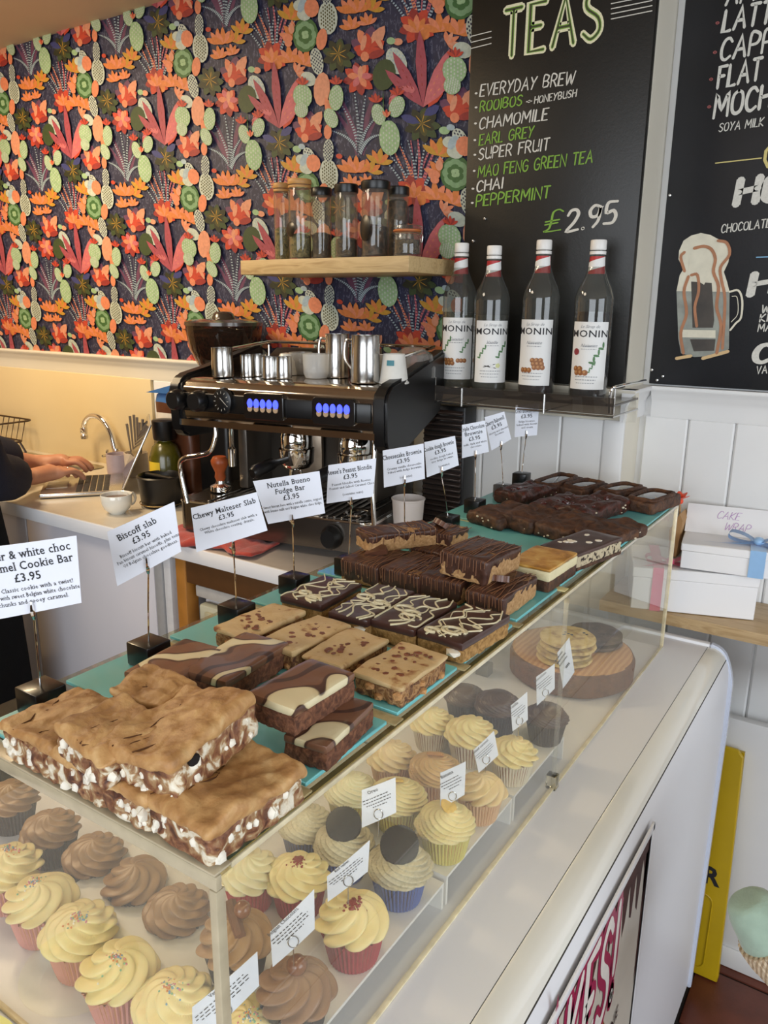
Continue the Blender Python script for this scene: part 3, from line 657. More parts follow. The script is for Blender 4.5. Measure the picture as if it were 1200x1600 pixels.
b = BM(); bb(b, CXB+.01, CX+.0018, CY0-.0018, CY0+.004, TZ-.013, TZ-.0012, .001); addto(cs, 'top_edge', b, M_edge)
b = BM(); bb(b, CXB+.01, CX+.002, CY0-.003, CY0+.014, TZ, TZ+.0022, .001); addto(cs, 'top_edge', b, M_edge)
b = BM(); bb(b, CX-.001, CX+e, CY0+.0145, CY1, TZ-.004, TZ+.0010, .0005); addto(cs, 'top_edge', b, M_edge2)
b = BM(); bb(b, CX-T, CX+e, CY0, CY1, CT, CT+.003, .0005); addto(cs, 'bottom_edge', b, M_edge2)
b = BM(); bb(b, CXB, CX, CY0-e, CY0+T, CT, CT+.003, .0005); addto(cs, 'bottom_edge', b, M_edge2)
b = BM(); bb(b, CX-.012, CX+.004, .985, 1.0, CT+.0, CT+.022, .001); addto(cs, 'joint_clip', b, real_glass('clear_plastic', 'f4f1e4', .05))
b = BM(); bb(b, CX-.0058, CX+.0004, .992, .9945, CT+.022, TZ-.005); addto(cs, 'sheet_joint', b, sheet_glass('joint_line', (.93, .93, .9), .1))
# led strips under the top, front and near edges
M_led = emit('warm_led', (1, .80, .40), 9)
def led(x0, y0, x1, y1, n):
    b = BM(); L = hypot(x1-x0, y1-y0); ux, uy = (x1-x0)/L, (y1-y0)/L
    bx(b, ((x0+x1)/2, (y0+y1)/2, TZ-.0075), (max(.006, abs(x1-x0)), max(.006, abs(y1-y0)), .002), mi=0)
    for i in range(n):
        s = (i+.5)/n; bx(b, (x0+(x1-x0)*s, y0+(y1-y0)*s, TZ-.0092), (.004, .004, .0014), mi=1)
    return addto(cs, 'led_strip', b, [mat('led_tape', 'c8b070', .4), M_led], smooth=False)
led(CX-.012, CY0+.02, CX-.012, CY1-.02, 110); led(CXB+.03, CY0+.013, CX-.02, CY0+.013, 40)
l_ = area('case_led_front', (CX-.014, .96, TZ-.012), (CX-.06, .96, CT), .008, .55, (1, .82, .50), 1.2)
l_.rotation_euler = (0, radians(-12), 0)
l2 = area('case_led_near', (-.52, CY0+.016, TZ-.012), (-.52, CY0+.05, CT), .34, .10, (1, .82, .50), .008)

# turquoise tray boards on the top
M_tray = mat('turquoise_board', '74c3c6', .3, 0, .03, 20, coat=.2)
M_gaplight = mat('gap_light_pale', 'd9c98c', .3, 0, .15, 60, coat=.2)  # yellow stands in for light shining up between the trays
trays = [(.335, .415, -.352, -.66), (.432, .552, -.358, -.675), (.570, .690, -.358, -.675), (.708, .832, -.358, -.675), (.848, .985, -.360, -.675), (1.003, 1.222, -.362, -.680), (1.238, 1.585, -.350, -.690)]
tnames = ['turquoise tray board under the pale cookie bars nearest the corner', 'turquoise tray board under the marbled chocolate slices', 'turquoise tray board under the toffee-topped slices', 'turquoise tray board under the white-drizzled chocolate slices', 'turquoise tray board under the dripping peanut blondies', 'turquoise tray board carrying the cheesecake brownie', 'farthest turquoise tray board under the brownie piles']
TZT = TZ+.0048
for i, (y0, y1, x1, x0) in enumerate(trays):
    t = thing('tray_board', tnames[i], 'tray', ((x0+x1)/2, (y0+y1)/2, TZ), group='turquoise tray boards')
    b = BM(); bx(b, (0, 0, .0024), (x1-x0, y1-y0, .0042), None, .0008, 1); finish('board', b, M_tray, t)
for i in range(6):
    ya, yb = trays[i][1], trays[i+1][0]
    b = BM(); bb(b, trays[i][3]+.01, CX-.004, ya+.0015, yb-.0015, TZ+.0001, TZ+.0022, .0005)  # added strip coloured as the case light seen through the gap
    addto(cs, 'gap_light_strip', b, M_gaplight if i > 3 else mat('gap_light_dull', 'a7986f', .2, 0, .2, 80, coat=.4))

# ---- clip stands with cards
M_card = mat('card_white', 'dfe3ee', .5, 0, .015, 30)
M_ink = mat('print_ink', '1b1b22', .6)
SERIF = {}
def card_text(b, lines, W_, H_, top=.90, z=.0004):
    for s, size, bold, y in lines:
        t = text_bm(s, size*H_, bold*.6, 0, True, 'CENTER', .95, 1.07, 1 if size < .09 else 2)
        xs = [v.co.x for v in t.verts]
        if not xs: t.free(); continue
        w = max(xs)-min(xs); k = min(1, W_*.94/w)
        merge(b, t, Matrix.Translation((0, H_*(y-.5), z)) @ Matrix.Diagonal((k, 1, 1, 1)), 0)
def card_on(par, px4, anchor, nrm, th=.0006):
    """a flat card whose corners are seen at px4 (TL,TR,BR,BL), on the upright plane through anchor"""
    P = [atplane(x, y, anchor, nrm) for x, y in px4]; c = sum(P, Vector())/4
    u = ((P[1]-P[0])+(P[2]-P[3]))/2; v = ((P[0]-P[3])+(P[1]-P[2]))/2; W_, H_ = u.length, v.length
    n = u.cross(v).normalized()
    if n.dot(nrm) < 0: pass
    return frame_mat(c, u, v), W_, H_, P
def make_card(par, px4, anchor, yaw, lines, hole=None):
    n = Vector((sin(yaw), -cos(yaw), .08)).normalized(); M, W_, H_, P = card_on(par, px4, anchor, n)
    inv = M.inverted(); b = BM(); Q = [inv @ p for p in P]; N = 8
    def pt(s, t, z): # slightly bowed
        a = Q[3].lerp(Q[2], s); c = Q[0].lerp(Q[1], s); p = a.lerp(c, t); return Vector((p.x, p.y, z+.0016*sin(pi*s)*(W_/.09)-.0008))
    top = [[b.verts.new(pt(i/N, j/4, .0003)) for i in range(N+1)] for j in range(5)]; bot = [[b.verts.new(pt(i/N, j/4, -.0003)) for i in range(N+1)] for j in range(5)]
    for j in range(4):
        for i in range(N):
            b.faces.new((top[j][i], top[j][i+1], top[j+1][i+1], top[j+1][i])); b.faces.new((bot[j][i], bot[j+1][i], bot[j+1][i+1], bot[j][i+1]))
    for i in range(N):
        b.faces.new((top[0][i+1], top[0][i], bot[0][i], bot[0][i+1])); b.faces.new((top[4][i], top[4][i+1], bot[4][i+1], bot[4][i]))
    for j in range(4):
        b.faces.new((top[j][0], top[j+1][0], bot[j+1][0], bot[j][0])); b.faces.new((top[j+1][N], top[j][N], bot[j][N], bot[j+1][N]))
    o = finish('card', b, M_card, par); o.matrix_parent_inverse = par.matrix_world.inverted() if False else Matrix.Translation(-Vector(par.location)); o.matrix_world = M
    o.parent = par; o.matrix_parent_inverse = Matrix(); o.matrix_local = Matrix.Translation(-Vector(par.location)) @ M
    b = BM(); card_text(b, lines, W_, H_)
    for v in b.verts: v.co.z += .0016*sin(pi*max(0, min(1, v.co.x/W_+.5)))*(W_/.09)-.0008+.0003
    l = finish('lettering', b, M_ink, o, smooth=False)
    return o, M, W_, H_
def lines_for(ttl, desc, two=False):
    L = []
    if len(ttl) == 2: L = [(ttl[0], .165, .018, .80), (ttl[1], .165, .018, .635), ('£3.95', .165, .02, .47)]; y = .34
    else: L = [(ttl[0], .175, .018, .74), ('£3.95', .165, .02, .575)]; y = .44
    for d in desc: L.append((d, .088, .004, y)); y -= .095
    return L
cards = [
 ([(-38, 858), (119, 837), (127, 942), (-30, 973)], (65, 1100), (52, 955), ['Ginger & white choc', 'Caramel Cookie Bar'], ['Our Classic cookie with a twist!', 'ginger with sweet Belgian white chocolate', 'chunks and gooey caramel.'], 'clip card stand with the largest card, at the left edge beside the cookie bars', .62),
 ([(167, 831), (272, 784), (283, 862), (183, 916)], (233, 1028), (231, 885), ['Biscoff slab'], ['Biscoff biscuit bar with baked', 'Pan biscuit caramel biscoffs, plus tons', 'Of Belgian chocolate goodness.'], 'clip card stand with steeply tilted card, second from the left', .62),
 ([(298, 794), (401, 769), (418, 829), (307, 863)], (370, 968), (365, 858), ['Chewy Malteser Slab'], ['Chewy chocolate malteser slab with a', 'White chocolate coating, drizzle.'], 'clip card stand with card overlapping the red cloth', .66),
 ([(395, 752), (499, 736), (508, 802), (419, 819)], (460, 922), (457, 815), ['Nutella Bueno', 'Fudge Bar'], ['Sweet biscuit base with a nutella centre, topped', 'with bueno milk and Belgian white choc fudge.'], 'clip card stand in front of the drip tray behind the white-drizzled slices', .66),
 ([(513, 727), (588, 716), (583, 776), (510, 787)], (545, 893), (549, 787), ["Reese's Peanut Blondie"], ['Peanut blondie with Reeses', 'Peanut and Salted Caramel Choc', '', '(contains nuts)'], 'clip card stand behind the left end of the peanut blondie pile', .66),
 ([(598, 704), (662, 693), (664, 748), (600, 762)], (632, 850), (632, 752), ['Cheesecake Brownie'], ['Creamy vanilla cheesecake', 'baked with fudge brownie', '', '(contains)'], 'clip card stand above the pink paper cup', .7),
 ([(663, 691), (711, 681), (717, 727), (667, 746)], (700, 826), (690, 738), ['Cookie dough Brownie'], ['cookie dough baked', 'into fudge brownie', '', '(contains)'], 'clip card stand with slanting card against the white panel edge', .7),
 ([(722, 664), (758, 657), (764, 706), (722, 716)], (742, 800), (743, 712), ['Triple Chocolate', 'Brownie'], ['milk, dark and white', 'chocolate'], 'clip card stand just left of the nearest brownies', .7),
 ([(757, 652), (788, 643), (799, 686), (768, 704)], (786, 776), (783, 697), ['Cherry Bakewell'], ['cherry and almond', 'brownie'], 'clip card stand with a grey block behind the brownies, tilted card', .7),
 ([(806, 633), (843, 630), (839, 680), (804, 683)], (822, 752), (822, 680), ['Oreo Brownie slice'], ['fudge brownie', 'baked with biscuit', 'and cream'], 'clip card stand below the syrup rack with an upright card', .7)]
M_blk = mat('gloss_black_block', '08080a', .3, 0, .05, 20, coat=.15)
M_gblk = mat('grey_block', '4a4a4c', .15, 0, .05, 20, coat=.6)
for i, (q, base, clip, ttl, desc, lab, yaw) in enumerate(cards):
    bp_ = atz(base[0], base[1]-10, TZ+.018); bp_.x = min(max(bp_.x, -.662), -.612)+.010
    d = (.034, .032) if i < 3 else (.032, .030)
    s = thing('card_stand', lab, 'card stand', (bp_.x-.010, bp_.y, TZ+(.0048 if bp_.x-.010 > -.67 else .0003)), group='clip card stands along the back of the case')
    if i == 9: s.location.x, s.location.y = -.672, 1.565
    s.location.z = TZ+.0048
    bm_ = BM(); bx(bm_, (0, 0, .013), (d[0], d[1], .026), None, .0015, 2); finish('block', bm_, M_gblk if i == 8 else M_blk, s)
    anchor = Vector(s.location)+Vector((.0, 0, .1))
    nrm = Vector((sin(yaw), -cos(yaw), .08)).normalized()
    o, M, W_, H_ = make_card(s, q, anchor, yaw, lines_for(ttl, desc))
    cp = atplane(clip[0], clip[1], anchor, nrm) - Vector(s.location); n_ = nrm*.0022
    bm_ = BM(); tube(bm_, [(0, 0, .02), cp*.5+Vector((0, 0, .012)), cp-Vector((0, 0, .008))], .0009, 6); finish('wire', bm_, M_chrome, s)
    bm_ = BM(); up = Vector((0, 0, 1)); sd = nrm.cross(up).normalized()
    tube(bm_, spline([cp-up*.008, cp+n_, cp+up*.010+n_*1.2], 4), [.0012+.0011*sin(pi*k/8) for k in range(9)], 6); tube(bm_, spline([cp-up*.008, cp-n_, cp+up*.008-n_*1.4], 4), .0013, 6)
    tube(bm_, [cp+sd*.002-n_-up*.001, cp+sd*.005-n_*2+up*.001], .0012, 6)
    finish('clip', bm_, M_chrome, s)

# ================================================================== BARS
def crumb(name, a, b_, c, sc_=180, bump=.8): return ramp_mat(name, [(.3, a), (.5, b_), (.68, c)], 'noise', sc_, .85, .6, bump, 350, 5)
M_ckcrust = ramp_mat('cookie_crust', [(.22, '8a6238'), (.42, 'b0824f'), (.60, 'c69c66'), (.80, 'd8b886')], 'noise', 34, .55, 1.5, .55, 160, 6)
M_ckfill = ramp_mat('cookie_filling', [(.34, '4d2a1c'), (.46, '85573a'), (.55, 'a98860'), (.60, 'd9cdb4'), (.7, 'e6dfcd')], 'noise', 70, .5, 1.0, .8, 220, 3)
M_milk = ramp_mat('marbled_icing', [(.0, '4b3630'), (.045, '4a342e'), (.065, '7a5540'), (.84, '7d5843'), (.86, '5a3d30'), (.925, '4b3630'), (.94, 'd8c89e'), (.98, 'e6dbb4')], 'wave', 4.2, .28, 4.2, .05, 60, .4, coat=.2, rot=.5, dscale=4.6)
M_mside = crumb('malt_base', '4c2e20', '6d4530', '8a5c40'); M_mshell = mat('milk_chocolate', '64412f', .35, 0, .08, 60, .15)
M_tan = ramp_mat('caramel_icing', [(.30, '8e5d3a'), (.36, 'b18a5c'), (.42, 'c9ab7a'), (.7, 'd2b688')], 'noise', 60, .5, .3, .3, 200, 4)
M_tside = ramp_mat('nut_base', [(.3, '4e2f20'), (.45, '7c5536'), (.55, 'b08a5c'), (.62, '8a6038')], 'noise', 110, .75, 1, .8, 250, 3)
M_dark = ramp_mat('dark_icing', [(.3, '3c2520'), (.7, '50332c')], 'noise', 30, .32, 0, .1, 90, 3, coat=.2)
M_gold = crumb('golden_base', '7d5a2e', 'a37c46', 'b88f58'); M_wdr = mat('white_chocolate', 'd9cfac', .4, 0, .05, 80)
M_pnut = crumb('peanut_blondie', '9a7348', 'b18a5c', 'c39c6e', 220, .5); M_pch = ramp_mat('drip_chocolate', [(.3, '3b231b'), (.7, '54362a')], 'noise', 60, .38, 1, .5, 160, 4)
M_pdr = mat('drizzle_chocolate', '7a5238', .35, 0, .1, 100)
M_cake = ramp_mat('brownie', [(.25, '2c1a11'), (.5, '4a2e1e'), (.75, '6a4529')], 'noise', 70, .6, .8, .9, 150, 5)
M_cake2 = ramp_mat('cherry_brownie', [(.25, '24140e'), (.5, '41231a'), (.70, '5c2a20'), (.85, '7c4230')], 'noise', 90, .35, .8, .9, 150, 5)
M_glz = mat('dark_glaze', '120c0b', .08, 0, .2, 30, coat=.6); M_nib = mat('cream_bits', 'd9cdb4', .5, 0, .1, 60)
M_cheese = ramp_mat('cheesecake_top', [(.3, '9c6a24'), (.5, 'c48f3e'), (.7, 'd9b468')], 'noise', 45, .4, .6, .2, 120, 4); M_cream2 = mat('cheesecake', 'e3d8ae', .5, 0, .04, 90, .2)
M_choc = mat('chunk_white', 'ece6d6', .45, 0, .05, 50); M_crk = mat('crust_crack', '5a3719', .9)

def bar_frame(L, F, R, z, depth=None, tiltv=0):
    p, q = atz(*L, z), atz(*F, z); r = atz(*R, z) if R else None
    a = q-p; la = a.length
    if r is not None: lb = (r-q).length; n = (r-q)
    else: lb = depth; n = None
    ang = atan2(a.y, a.x); ax = Vector((cos(ang), sin(ang), 0)); bx_ = Vector((-sin(ang), cos(ang), 0))
    if n is not None:
        ang2 = atan2(n.y, n.x)-pi/2; d = (ang2-ang+pi) % (2*pi)-pi; ang = ang+d/2; ax = Vector((cos(ang), sin(ang), 0)); bx_ = Vector((-sin(ang), cos(ang), 0)); c = (p+r)/2
    else: c = (p+q)/2+bx_*lb/2
    return c, la, lb, ang
def bits(b, n, la, lb, z, r0, r1, rg, flat=.5, edge=False, mi=0):
    for _ in range(n):
        if edge:
            s = rg.choice((0, 1)); x = rg.uniform(-.45, .45)*la if s else la*.5; y = -lb*.5 if s else rg.uniform(-.45, .45)*lb; zz = rg.uniform(.15, .8)*z
        else: x, y, zz = rg.uniform(-.42, .42)*la, rg.uniform(-.42, .42)*lb, z
        r = rg.uniform(r0, r1); M = Matrix.Translation((x, y, zz)) @ Matrix.Rotation(rg.uniform(0, 3), 4, 'Z') @ Matrix.Diagonal((r*rg.uniform(.8, 1.5), r, r*flat, 1))
        q = bmesh.ops.create_icosphere(b, subdivisions=1, radius=1, matrix=M); setm(set(f for v in q['verts'] for f in v.link_faces), mi)
def scribble(rg, la, lb, n, loops=5):
    out = []
    for k in range(n):
        u0 = -.5+(k+.5)/n; pts = []
        for i in range(loops*2+1): pts.append((la*.5*max(-.98, min(.98, 2*u0+rg.uniform(-.5, .5))), lb*(-.48+.96*i/(loops*2))+rg.uniform(-.006, .006)))
        out.append(pts)
    return out
NB = [0]
def bar(kind, L, F, R, lab, grp, th=.036, lift=0, depth=None, tilt=(0, 0), drop=.004):
    NB[0] += 1; sd = NB[0]; rg = random.Random(sd*13+5); kf = {'cookie': .93, 'marble': .76, 'tan': .72, 'drizzle': .70, 'peanut': .86, 'brownie': .84, 'cherry': .84, 'glazed': .84, 'cheese': .74, 'chunk': .8}[kind]; th *= kf; lift *= kf
    if kind == 'cookie': L, F, R = [(q[0]-(5 if L[0] < 50 else 11), q[1]-9) for q in (L, F, R)]
    zt = TZT+lift+th; c, la, lb, ang = bar_frame(L, F, R, zt, depth)
    names = {'cookie': 'cookie_bar', 'marble': 'marbled_slice', 'tan': 'toffee_slice', 'drizzle': 'drizzled_slice', 'peanut': 'peanut_blondie', 'brownie': 'brownie', 'cherry': 'brownie', 'glazed': 'glazed_brownie', 'cheese': 'cheesecake_brownie', 'chunk': 'cookie_dough_brownie'}
    t = thing(names[kind], lab, 'cake' if kind != 'cookie' else 'cookie bar', (c.x, c.y, TZT+lift), group=grp, rot=(tilt[0], tilt[1], ang))
    if kind == 'cookie':
        finish('filling', sbox(la*.97, lb*.97, th*.80, 22, 20, 8, .15, .0028, 110, sd), M_ckfill, t)
        top = sbox(la*1.03, lb*1.03, th*.34, 40, 36, 4, .48, .0018, 70, sd+50, .007)
        for v in top.verts: # wrinkles and folds of the crust
            v.co.z += .0022*noise.noise(Vector((v.co.x*70+sd, v.co.y*45, 3)))+.0026*abs(noise.noise(Vector((v.co.x*80, v.co.y*66+sd, 0))))-.0012*abs(noise.noise(Vector((v.co.x*240, v.co.y*220+sd, 0))))
        finish('crust', top, M_ckcrust, t, loc=(0, 0, th*.70))
        b = BM(); bits(b, 16, la*.95, lb*.95, th*.8, .0020, .0045, rg, 1.3, True); finish('chocolate_chunks', b, M_choc, t)['kind'] = 'stuff'
        b = BM()
        for k in range(3):
            x, y = rg.uniform(-.3, .3)*la, -lb*.48; pts = []
            for i in range(7): pts.append((x, y)); x += rg.uniform(-.008, .008); y += lb*.11
            top_z = th*1.035
            tube(b, [Vector((p[0], p[1], top_z+.007*noise.noise(Vector((p[0]*22+(sd+50)*5, p[1]*22, sd+50)))-.0006)) for p in pts], .0007, 5)
        finish('crack', b, M_crk, t)['kind'] = 'stuff'
        if 'dark hole' in lab: b = BM(); bmesh.ops.create_icosphere(b, subdivisions=2, radius=1, matrix=Matrix.Translation((la*.488, -lb*.26, th*.66)) @ Matrix.Diagonal((.003, .006, .0045, 1))); finish('hole', b, mat('hole_dark', '120a07', .9), t)
    elif kind == 'marble':
        finish('base', sbox(la*.99, lb*.99, th*.72, 20, 16, 6, .1, .0014, 200, sd), M_mside, t)
        o = finish('icing', sbox(la, lb, th*.34, 16, 14, 4, .3, .0005, 60, sd), M_milk, t, loc=(0, 0, th*.67))
    elif kind == 'tan':
        finish('base', sbox(la*.96, lb*.96, th*.75, 18, 16, 6, .12, .0022, 150, sd), M_tside, t)
        finish('icing', sbox(la*1.02, lb*1.02, th*.28, 20, 18, 3, .4, .0008, 60, sd, .003), M_tan, t, loc=(0, 0, th*.72))
        b = BM(); bits(b, 26, la*.8, lb*.8, th*.99, .0015, .0045, rg, .35); finish('toffee_bits', b, mat('toffee_bits', '7a4830', .4, 0, .3, 80), t)['kind'] = 'stuff'
        b = BM(); bits(b, 6, la*.94, lb*.94, th*.8, .004, .007, rg, .9, True); finish('malt_balls', b, mat('malt_biscuit', 'b98a58', .8, 0, .2, 200, .5), t)['kind'] = 'stuff'
    elif kind == 'drizzle':
        finish('base', sbox(la*.97, lb*.97, th*.66, 18, 16, 6, .1, .0018, 160, sd), M_gold, t)
        finish('icing', sbox(la, lb, th*.40, 16, 14, 4, .25, .0005, 60, sd), M_dark, t, loc=(0, 0, th*.60))
        b = BM()
        for pts in scribble(rg, la*.94, lb*.98, 5, 4): tube(b, [v+Vector((0, 0, th+.0003)) for v in spline([(p[0], p[1], 0) for p in pts], 4)], rg.uniform(.0006, .0014), 5)
        for _ in range(3):
            x, y, r = rg.uniform(-.3, .3)*la, rg.uniform(-.42, .1)*lb, rg.uniform(.006, .012)
            tube(b, [(x+r*cos(a*.5)*1.3, y+r*sin(a*.5)*.8, th+.0004) for a in range(12)], rg.uniform(.0012, .0026), 5)
        finish('drizzle', b, M_wdr, t)['kind'] = 'stuff'
        if sd % 2: b = BM(); bits(b, 1, 0, 0, th*.45, .009, .011, rg, .5); finish('white_chunk', b, M_choc, t, loc=(la*.30, -lb*.47, 0))
    elif kind == 'peanut':
        finish('cake', sbox(la, lb, th, 20, 16, 7, .14, .0014, 150, sd), M_pnut, t)
        b = sbox(la*1.015, lb*1.02, th*.34, 22, 18, 4, .4, .0012, 80, sd, .002)
        for v in b.verts: # chocolate running down the side
            if v.co.z < th*.1: v.co.z -= max(0, (th*.60*(drop/.004 if drop < .004 else 1 if drop == .004 else .12) if v.co.y < -lb*.42 else .003)+.007*noise.noise(Vector((v.co.x*110, v.co.y*110, sd))))
        finish('chocolate_top', b, M_pch, t, loc=(0, 0, th*.70))
        b = BM()
        for k in range(13):
            x = la*(-.47+.94*k/12)+rg.uniform(-.002, .002); e = th*rg.uniform(.25, .75)
            tube(b, [(x, -lb*.515, e), (x+rg.uniform(-.001, .001), -lb*.52, th*.96), (x+rg.uniform(-.002, .002), -lb*.45, th*1.045), (x+rg.uniform(-.01, .01), lb*.1, th*1.05), (x+rg.uniform(-.01, .01), lb*.47, th*1.045)], .0006, 5)
        finish('drizzle', b, M_pdr, t)['kind'] = 'stuff'
        if sd % 2 == 0:
            b = BM(); q = [(.017*(1 if i % 2 else .93)*cos(pi*2*i/36), .017*(1 if i % 2 else .93)*sin(pi*2*i/36)) for i in range(36)]
            q = [p for p in q if p[1] > -.003]; prism(b, q, 'z', 0, .008); finish('chocolate_cup', b, mat('cup_chocolate', '5f3c2c', .35, 0, .1, 50), t, loc=(la*rg.uniform(-.15, .2), 0, th*1.02), rot=(rg.uniform(.2, .6), rg.uniform(-.3, .3), rg.uniform(0, 3)))
    elif kind in ('brownie', 'cherry'):
        finish('cake', sbox(la, lb, th, 20, 18, 7, .30, .0035, 75, sd, .008), M_cake2 if kind == 'cherry' else M_cake, t)
        b = BM(); bits(b, 10 if kind == 'cherry' else 6, la*.98, lb*.98, th*.9, .0014, .003, rg, .8, True); finish('white_chips', b, M_nib, t)['kind'] = 'stuff'
        if kind == 'cherry': b = BM(); bits(b, 14, la*.9, lb*.9, th*.98, .003, .006, rg, .6); finish('cherry_pieces', b, mat('cherry_glaze', '4a1512', .15, 0, .3, 60, coat=.6), t)['kind'] = 'stuff'
    elif kind == 'glazed':
        finish('cake', sbox(la, lb, th*.88, 18, 16, 6, .2, .0018, 90, sd, .002), M_cake, t)
        b = BM(); n = 28; pts = [Vector((la*.40*max(-1, min(1, 1.25*cos(2*pi*i/n))), lb*.40*max(-1, min(1, 1.25*sin(2*pi*i/n))), th*.90+rg.uniform(-.0006, .0006))) for i in range(n)]
        tube(b, pts, .0048, 7, closed=True); finish('rim', b, M_cake, t)
        b = BM(); lathe(b, [(0, .0018), (.25, .0015), (.42, 0), (.40, -.003)], 24, M=Matrix.Diagonal((la*.92, lb*.92, 1, 1))); finish('glaze', b, M_glz, t, loc=(0, 0, th*.90))
        b = BM(); tube(b, [(-la*.1, -lb*.2, th*.94), (la*.2, -lb*.12, th*.94), (la*.34, -lb*.2, th*.95)], .0007, 5); finish('drizzle', b, M_wdr, t)
    elif kind == 'cheese':
        finish('base', sbox(la*.98, lb*.98, th*.5, 16, 14, 5, .12, .001, 90, sd), M_cake, t)
        finish('cheese_layer', sbox(la, lb, th*.42, 16, 14, 5, .18, .0008, 90, sd), M_cream2, t, loc=(0, 0, th*.46))
        finish('baked_top', sbox(la*.99, lb*.99, th*.14, 16, 14, 3, .5, .0006, 60, sd, .001), M_cheese, t, loc=(0, 0, th*.86))
    elif kind == 'chunk':
        finish('base', sbox(la*.98, lb*.98, th*.2, 14, 12, 3, .12, .001, 90, sd), M_cake, t)
        finish('dough_layer', sbox(la*.97, lb*.97, th*.66, 18, 16, 5, .12, .0016, 120, sd), ramp_mat('speckled_dough', [(.40, '2c1b14'), (.46, 'bcae90'), (.8, 'cdbf9f')], 'noise', 170, .7, .4, .6, 200, 3), t, loc=(0, 0, th*.16))
        finish('icing', sbox(la, lb, th*.24, 16, 14, 3, .4, .0006, 60, sd), M_dark, t, loc=(0, 0, th*.78))
        b = BM(); bits(b, 9, la*.8, lb*.8, th*1.02, .0035, .006, rg, .35); finish('white_buttons', b, M_choc, t)['kind'] = 'stuff'
    return t
G1, G2, G3, G4, G5, G6 = 'cookie bars nearest the corner', 'marbled chocolate slices', 'toffee-topped slices', 'white-drizzled chocolate slices', 'peanut blondies in a pile', 'brownies at the far end'
bar('cookie', (8, 1135), (85, 1183), (205, 1118), 'crackled pale cookie bar lying farthest left at the tray edge', G1)
bar('cookie', (84, 1175), (152, 1215), (250, 1150), 'cookie bar at the near edge, second from the left, beside the leftmost one', G1, .034)
bar('cookie', (150, 1208), (238, 1262), (345, 1190), 'cookie bar at the near edge, half hidden under the raised tilted one', G1, .034)
bar('cookie', (232, 1240), (338, 1318), (478, 1208), 'big cracked cookie bar at the front corner, whole top showing', G1, .034)
bar('cookie', (104, 1140), (165, 1196), (272, 1140), 'upper cookie bar lying across the left two, white filling at its corner', G1, .030, .034, None, (.05, .05))
bar('cookie', (190, 1156), (290, 1212), (404, 1108), 'tilted cookie bar on top with a dark hole in its cut side', G1, .040, .030, None, (.09, -.13))
bar('cookie', (188, 1084), (262, 1112), (310, 1074), 'small smooth cookie bar piece perched at the back against the marbled slices', G1, .026, .036, None, (.10, .12))
bar('marble', (196, 1048), (264, 1070), (352, 1013), 'marbled chocolate slice at the back left, next to the tilted card block', G2)
bar('marble', (278, 1044), (353, 1066), (452, 1003), 'marbled chocolate slice second from the back, long crumbly side showing', G2)
bar('marble', (428, 1147), (503, 1160), (598, 1097), 'lower front marbled slice lying on the turquoise board', G2, .032)
bar('marble', (385, 1084), (460, 1112), (553, 1048), 'upper front marbled slice stacked across another one', G2, .034, .033, None, (-.03, .02))
bar('tan', (335, 978), (385, 997), (476, 955), 'toffee-topped slice at the back beside the black card block', G3, .033)
bar('tan', (408, 1000), (458, 1022), (543, 975), 'toffee-topped slice second from the back with dark toffee blobs', G3, .033)
bar('tan', (468, 1020), (532, 1040), (611, 998), 'toffee-topped slice with a split along its front edge', G3, .033)
bar('tan', (555, 1048), (630, 1075), (696, 1022), 'toffee-topped slice at the front with a round malt ball in its cut side', G3, .034)
bar('drizzle', (437, 930), (502, 946), (566, 911), 'white-drizzled dark slice farthest back, thick sweeping lines', G4)
bar('drizzle', (515, 955), (576, 971), (646, 923), 'white-drizzled dark slice second from the back, fine lines', G4)
bar('drizzle', (580, 967), (648, 986), (713, 941), 'white-drizzled dark slice with a solid white patch on top', G4)
bar('drizzle', (661, 984), (728, 1010), (788, 960), 'front white-drizzled dark slice at the tray edge', G4)
bar('peanut', (535, 874), (590, 888), (640, 862), 'chocolate-covered blondie at the far left of the bottom row', G5)
bar('peanut', (594, 886), (654, 901), (705, 874), 'chocolate-covered blondie in the middle of the bottom row', G5)
bar('peanut', (658, 898), (722, 914), (765, 884), 'chocolate-covered blondie at the right of the bottom row', G5)
bar('peanut', (640, 855), (690, 866), (735, 846), 'chocolate-covered blondie in the second row behind, under the pile', G5)
bar('peanut', (726, 922), (786, 935), (843, 899), 'blondie at the tray edge with a chocolate cup piece on top', G5)
bar('peanut', (577, 839), (684, 826), None, 'pale blondie lying crosswise on top, long bare side to the front', G5, .030, .037, .05, (0, 0), .006)
bar('peanut', (655, 826), (706, 838), (728, 824), 'short pale blondie piece on top behind the crosswise one', G5, .022, .037)
bar('peanut', (693, 864), (764, 882), (808, 850), 'large chocolate-topped blondie stacked over the right of the pile', G5, .038, .037, None, (-.04, .04))
bar('cheese', (803, 876), (866, 894), (892, 863), 'cheesecake brownie with a golden baked top, black base', 'single brownies on the sixth tray', .046)
bar('chunk', (866, 853), (914, 872), (952, 838), 'dark-iced brownie with white chocolate buttons and speckled side', 'single brownies on the sixth tray', .034)
bar('brownie', (745, 796), (783, 813), (829, 793), 'plain crusty brownie nearest the first black block', G6, .030)
bar('brownie', (790, 802), (836, 820), (873, 797), 'plain crusty brownie second in the front row', G6, .030)
bar('brownie', (850, 816), (900, 833), (938, 806), 'plain crusty brownie third in the front row, smooth side', G6, .030)
bar('brownie', (908, 828), (956, 843), (1003, 815), 'crusty brownie at the tray edge with white chips along its corner', G6, .028)
bar('cherry', (838, 787), (872, 797), (912, 773), 'reddish cherry brownie in the middle of the second row', G6, .030)
bar('cherry', (886, 790), (926, 805), (963, 777), 'cherry brownie with red sticky pieces and pale chips', G6, .032)
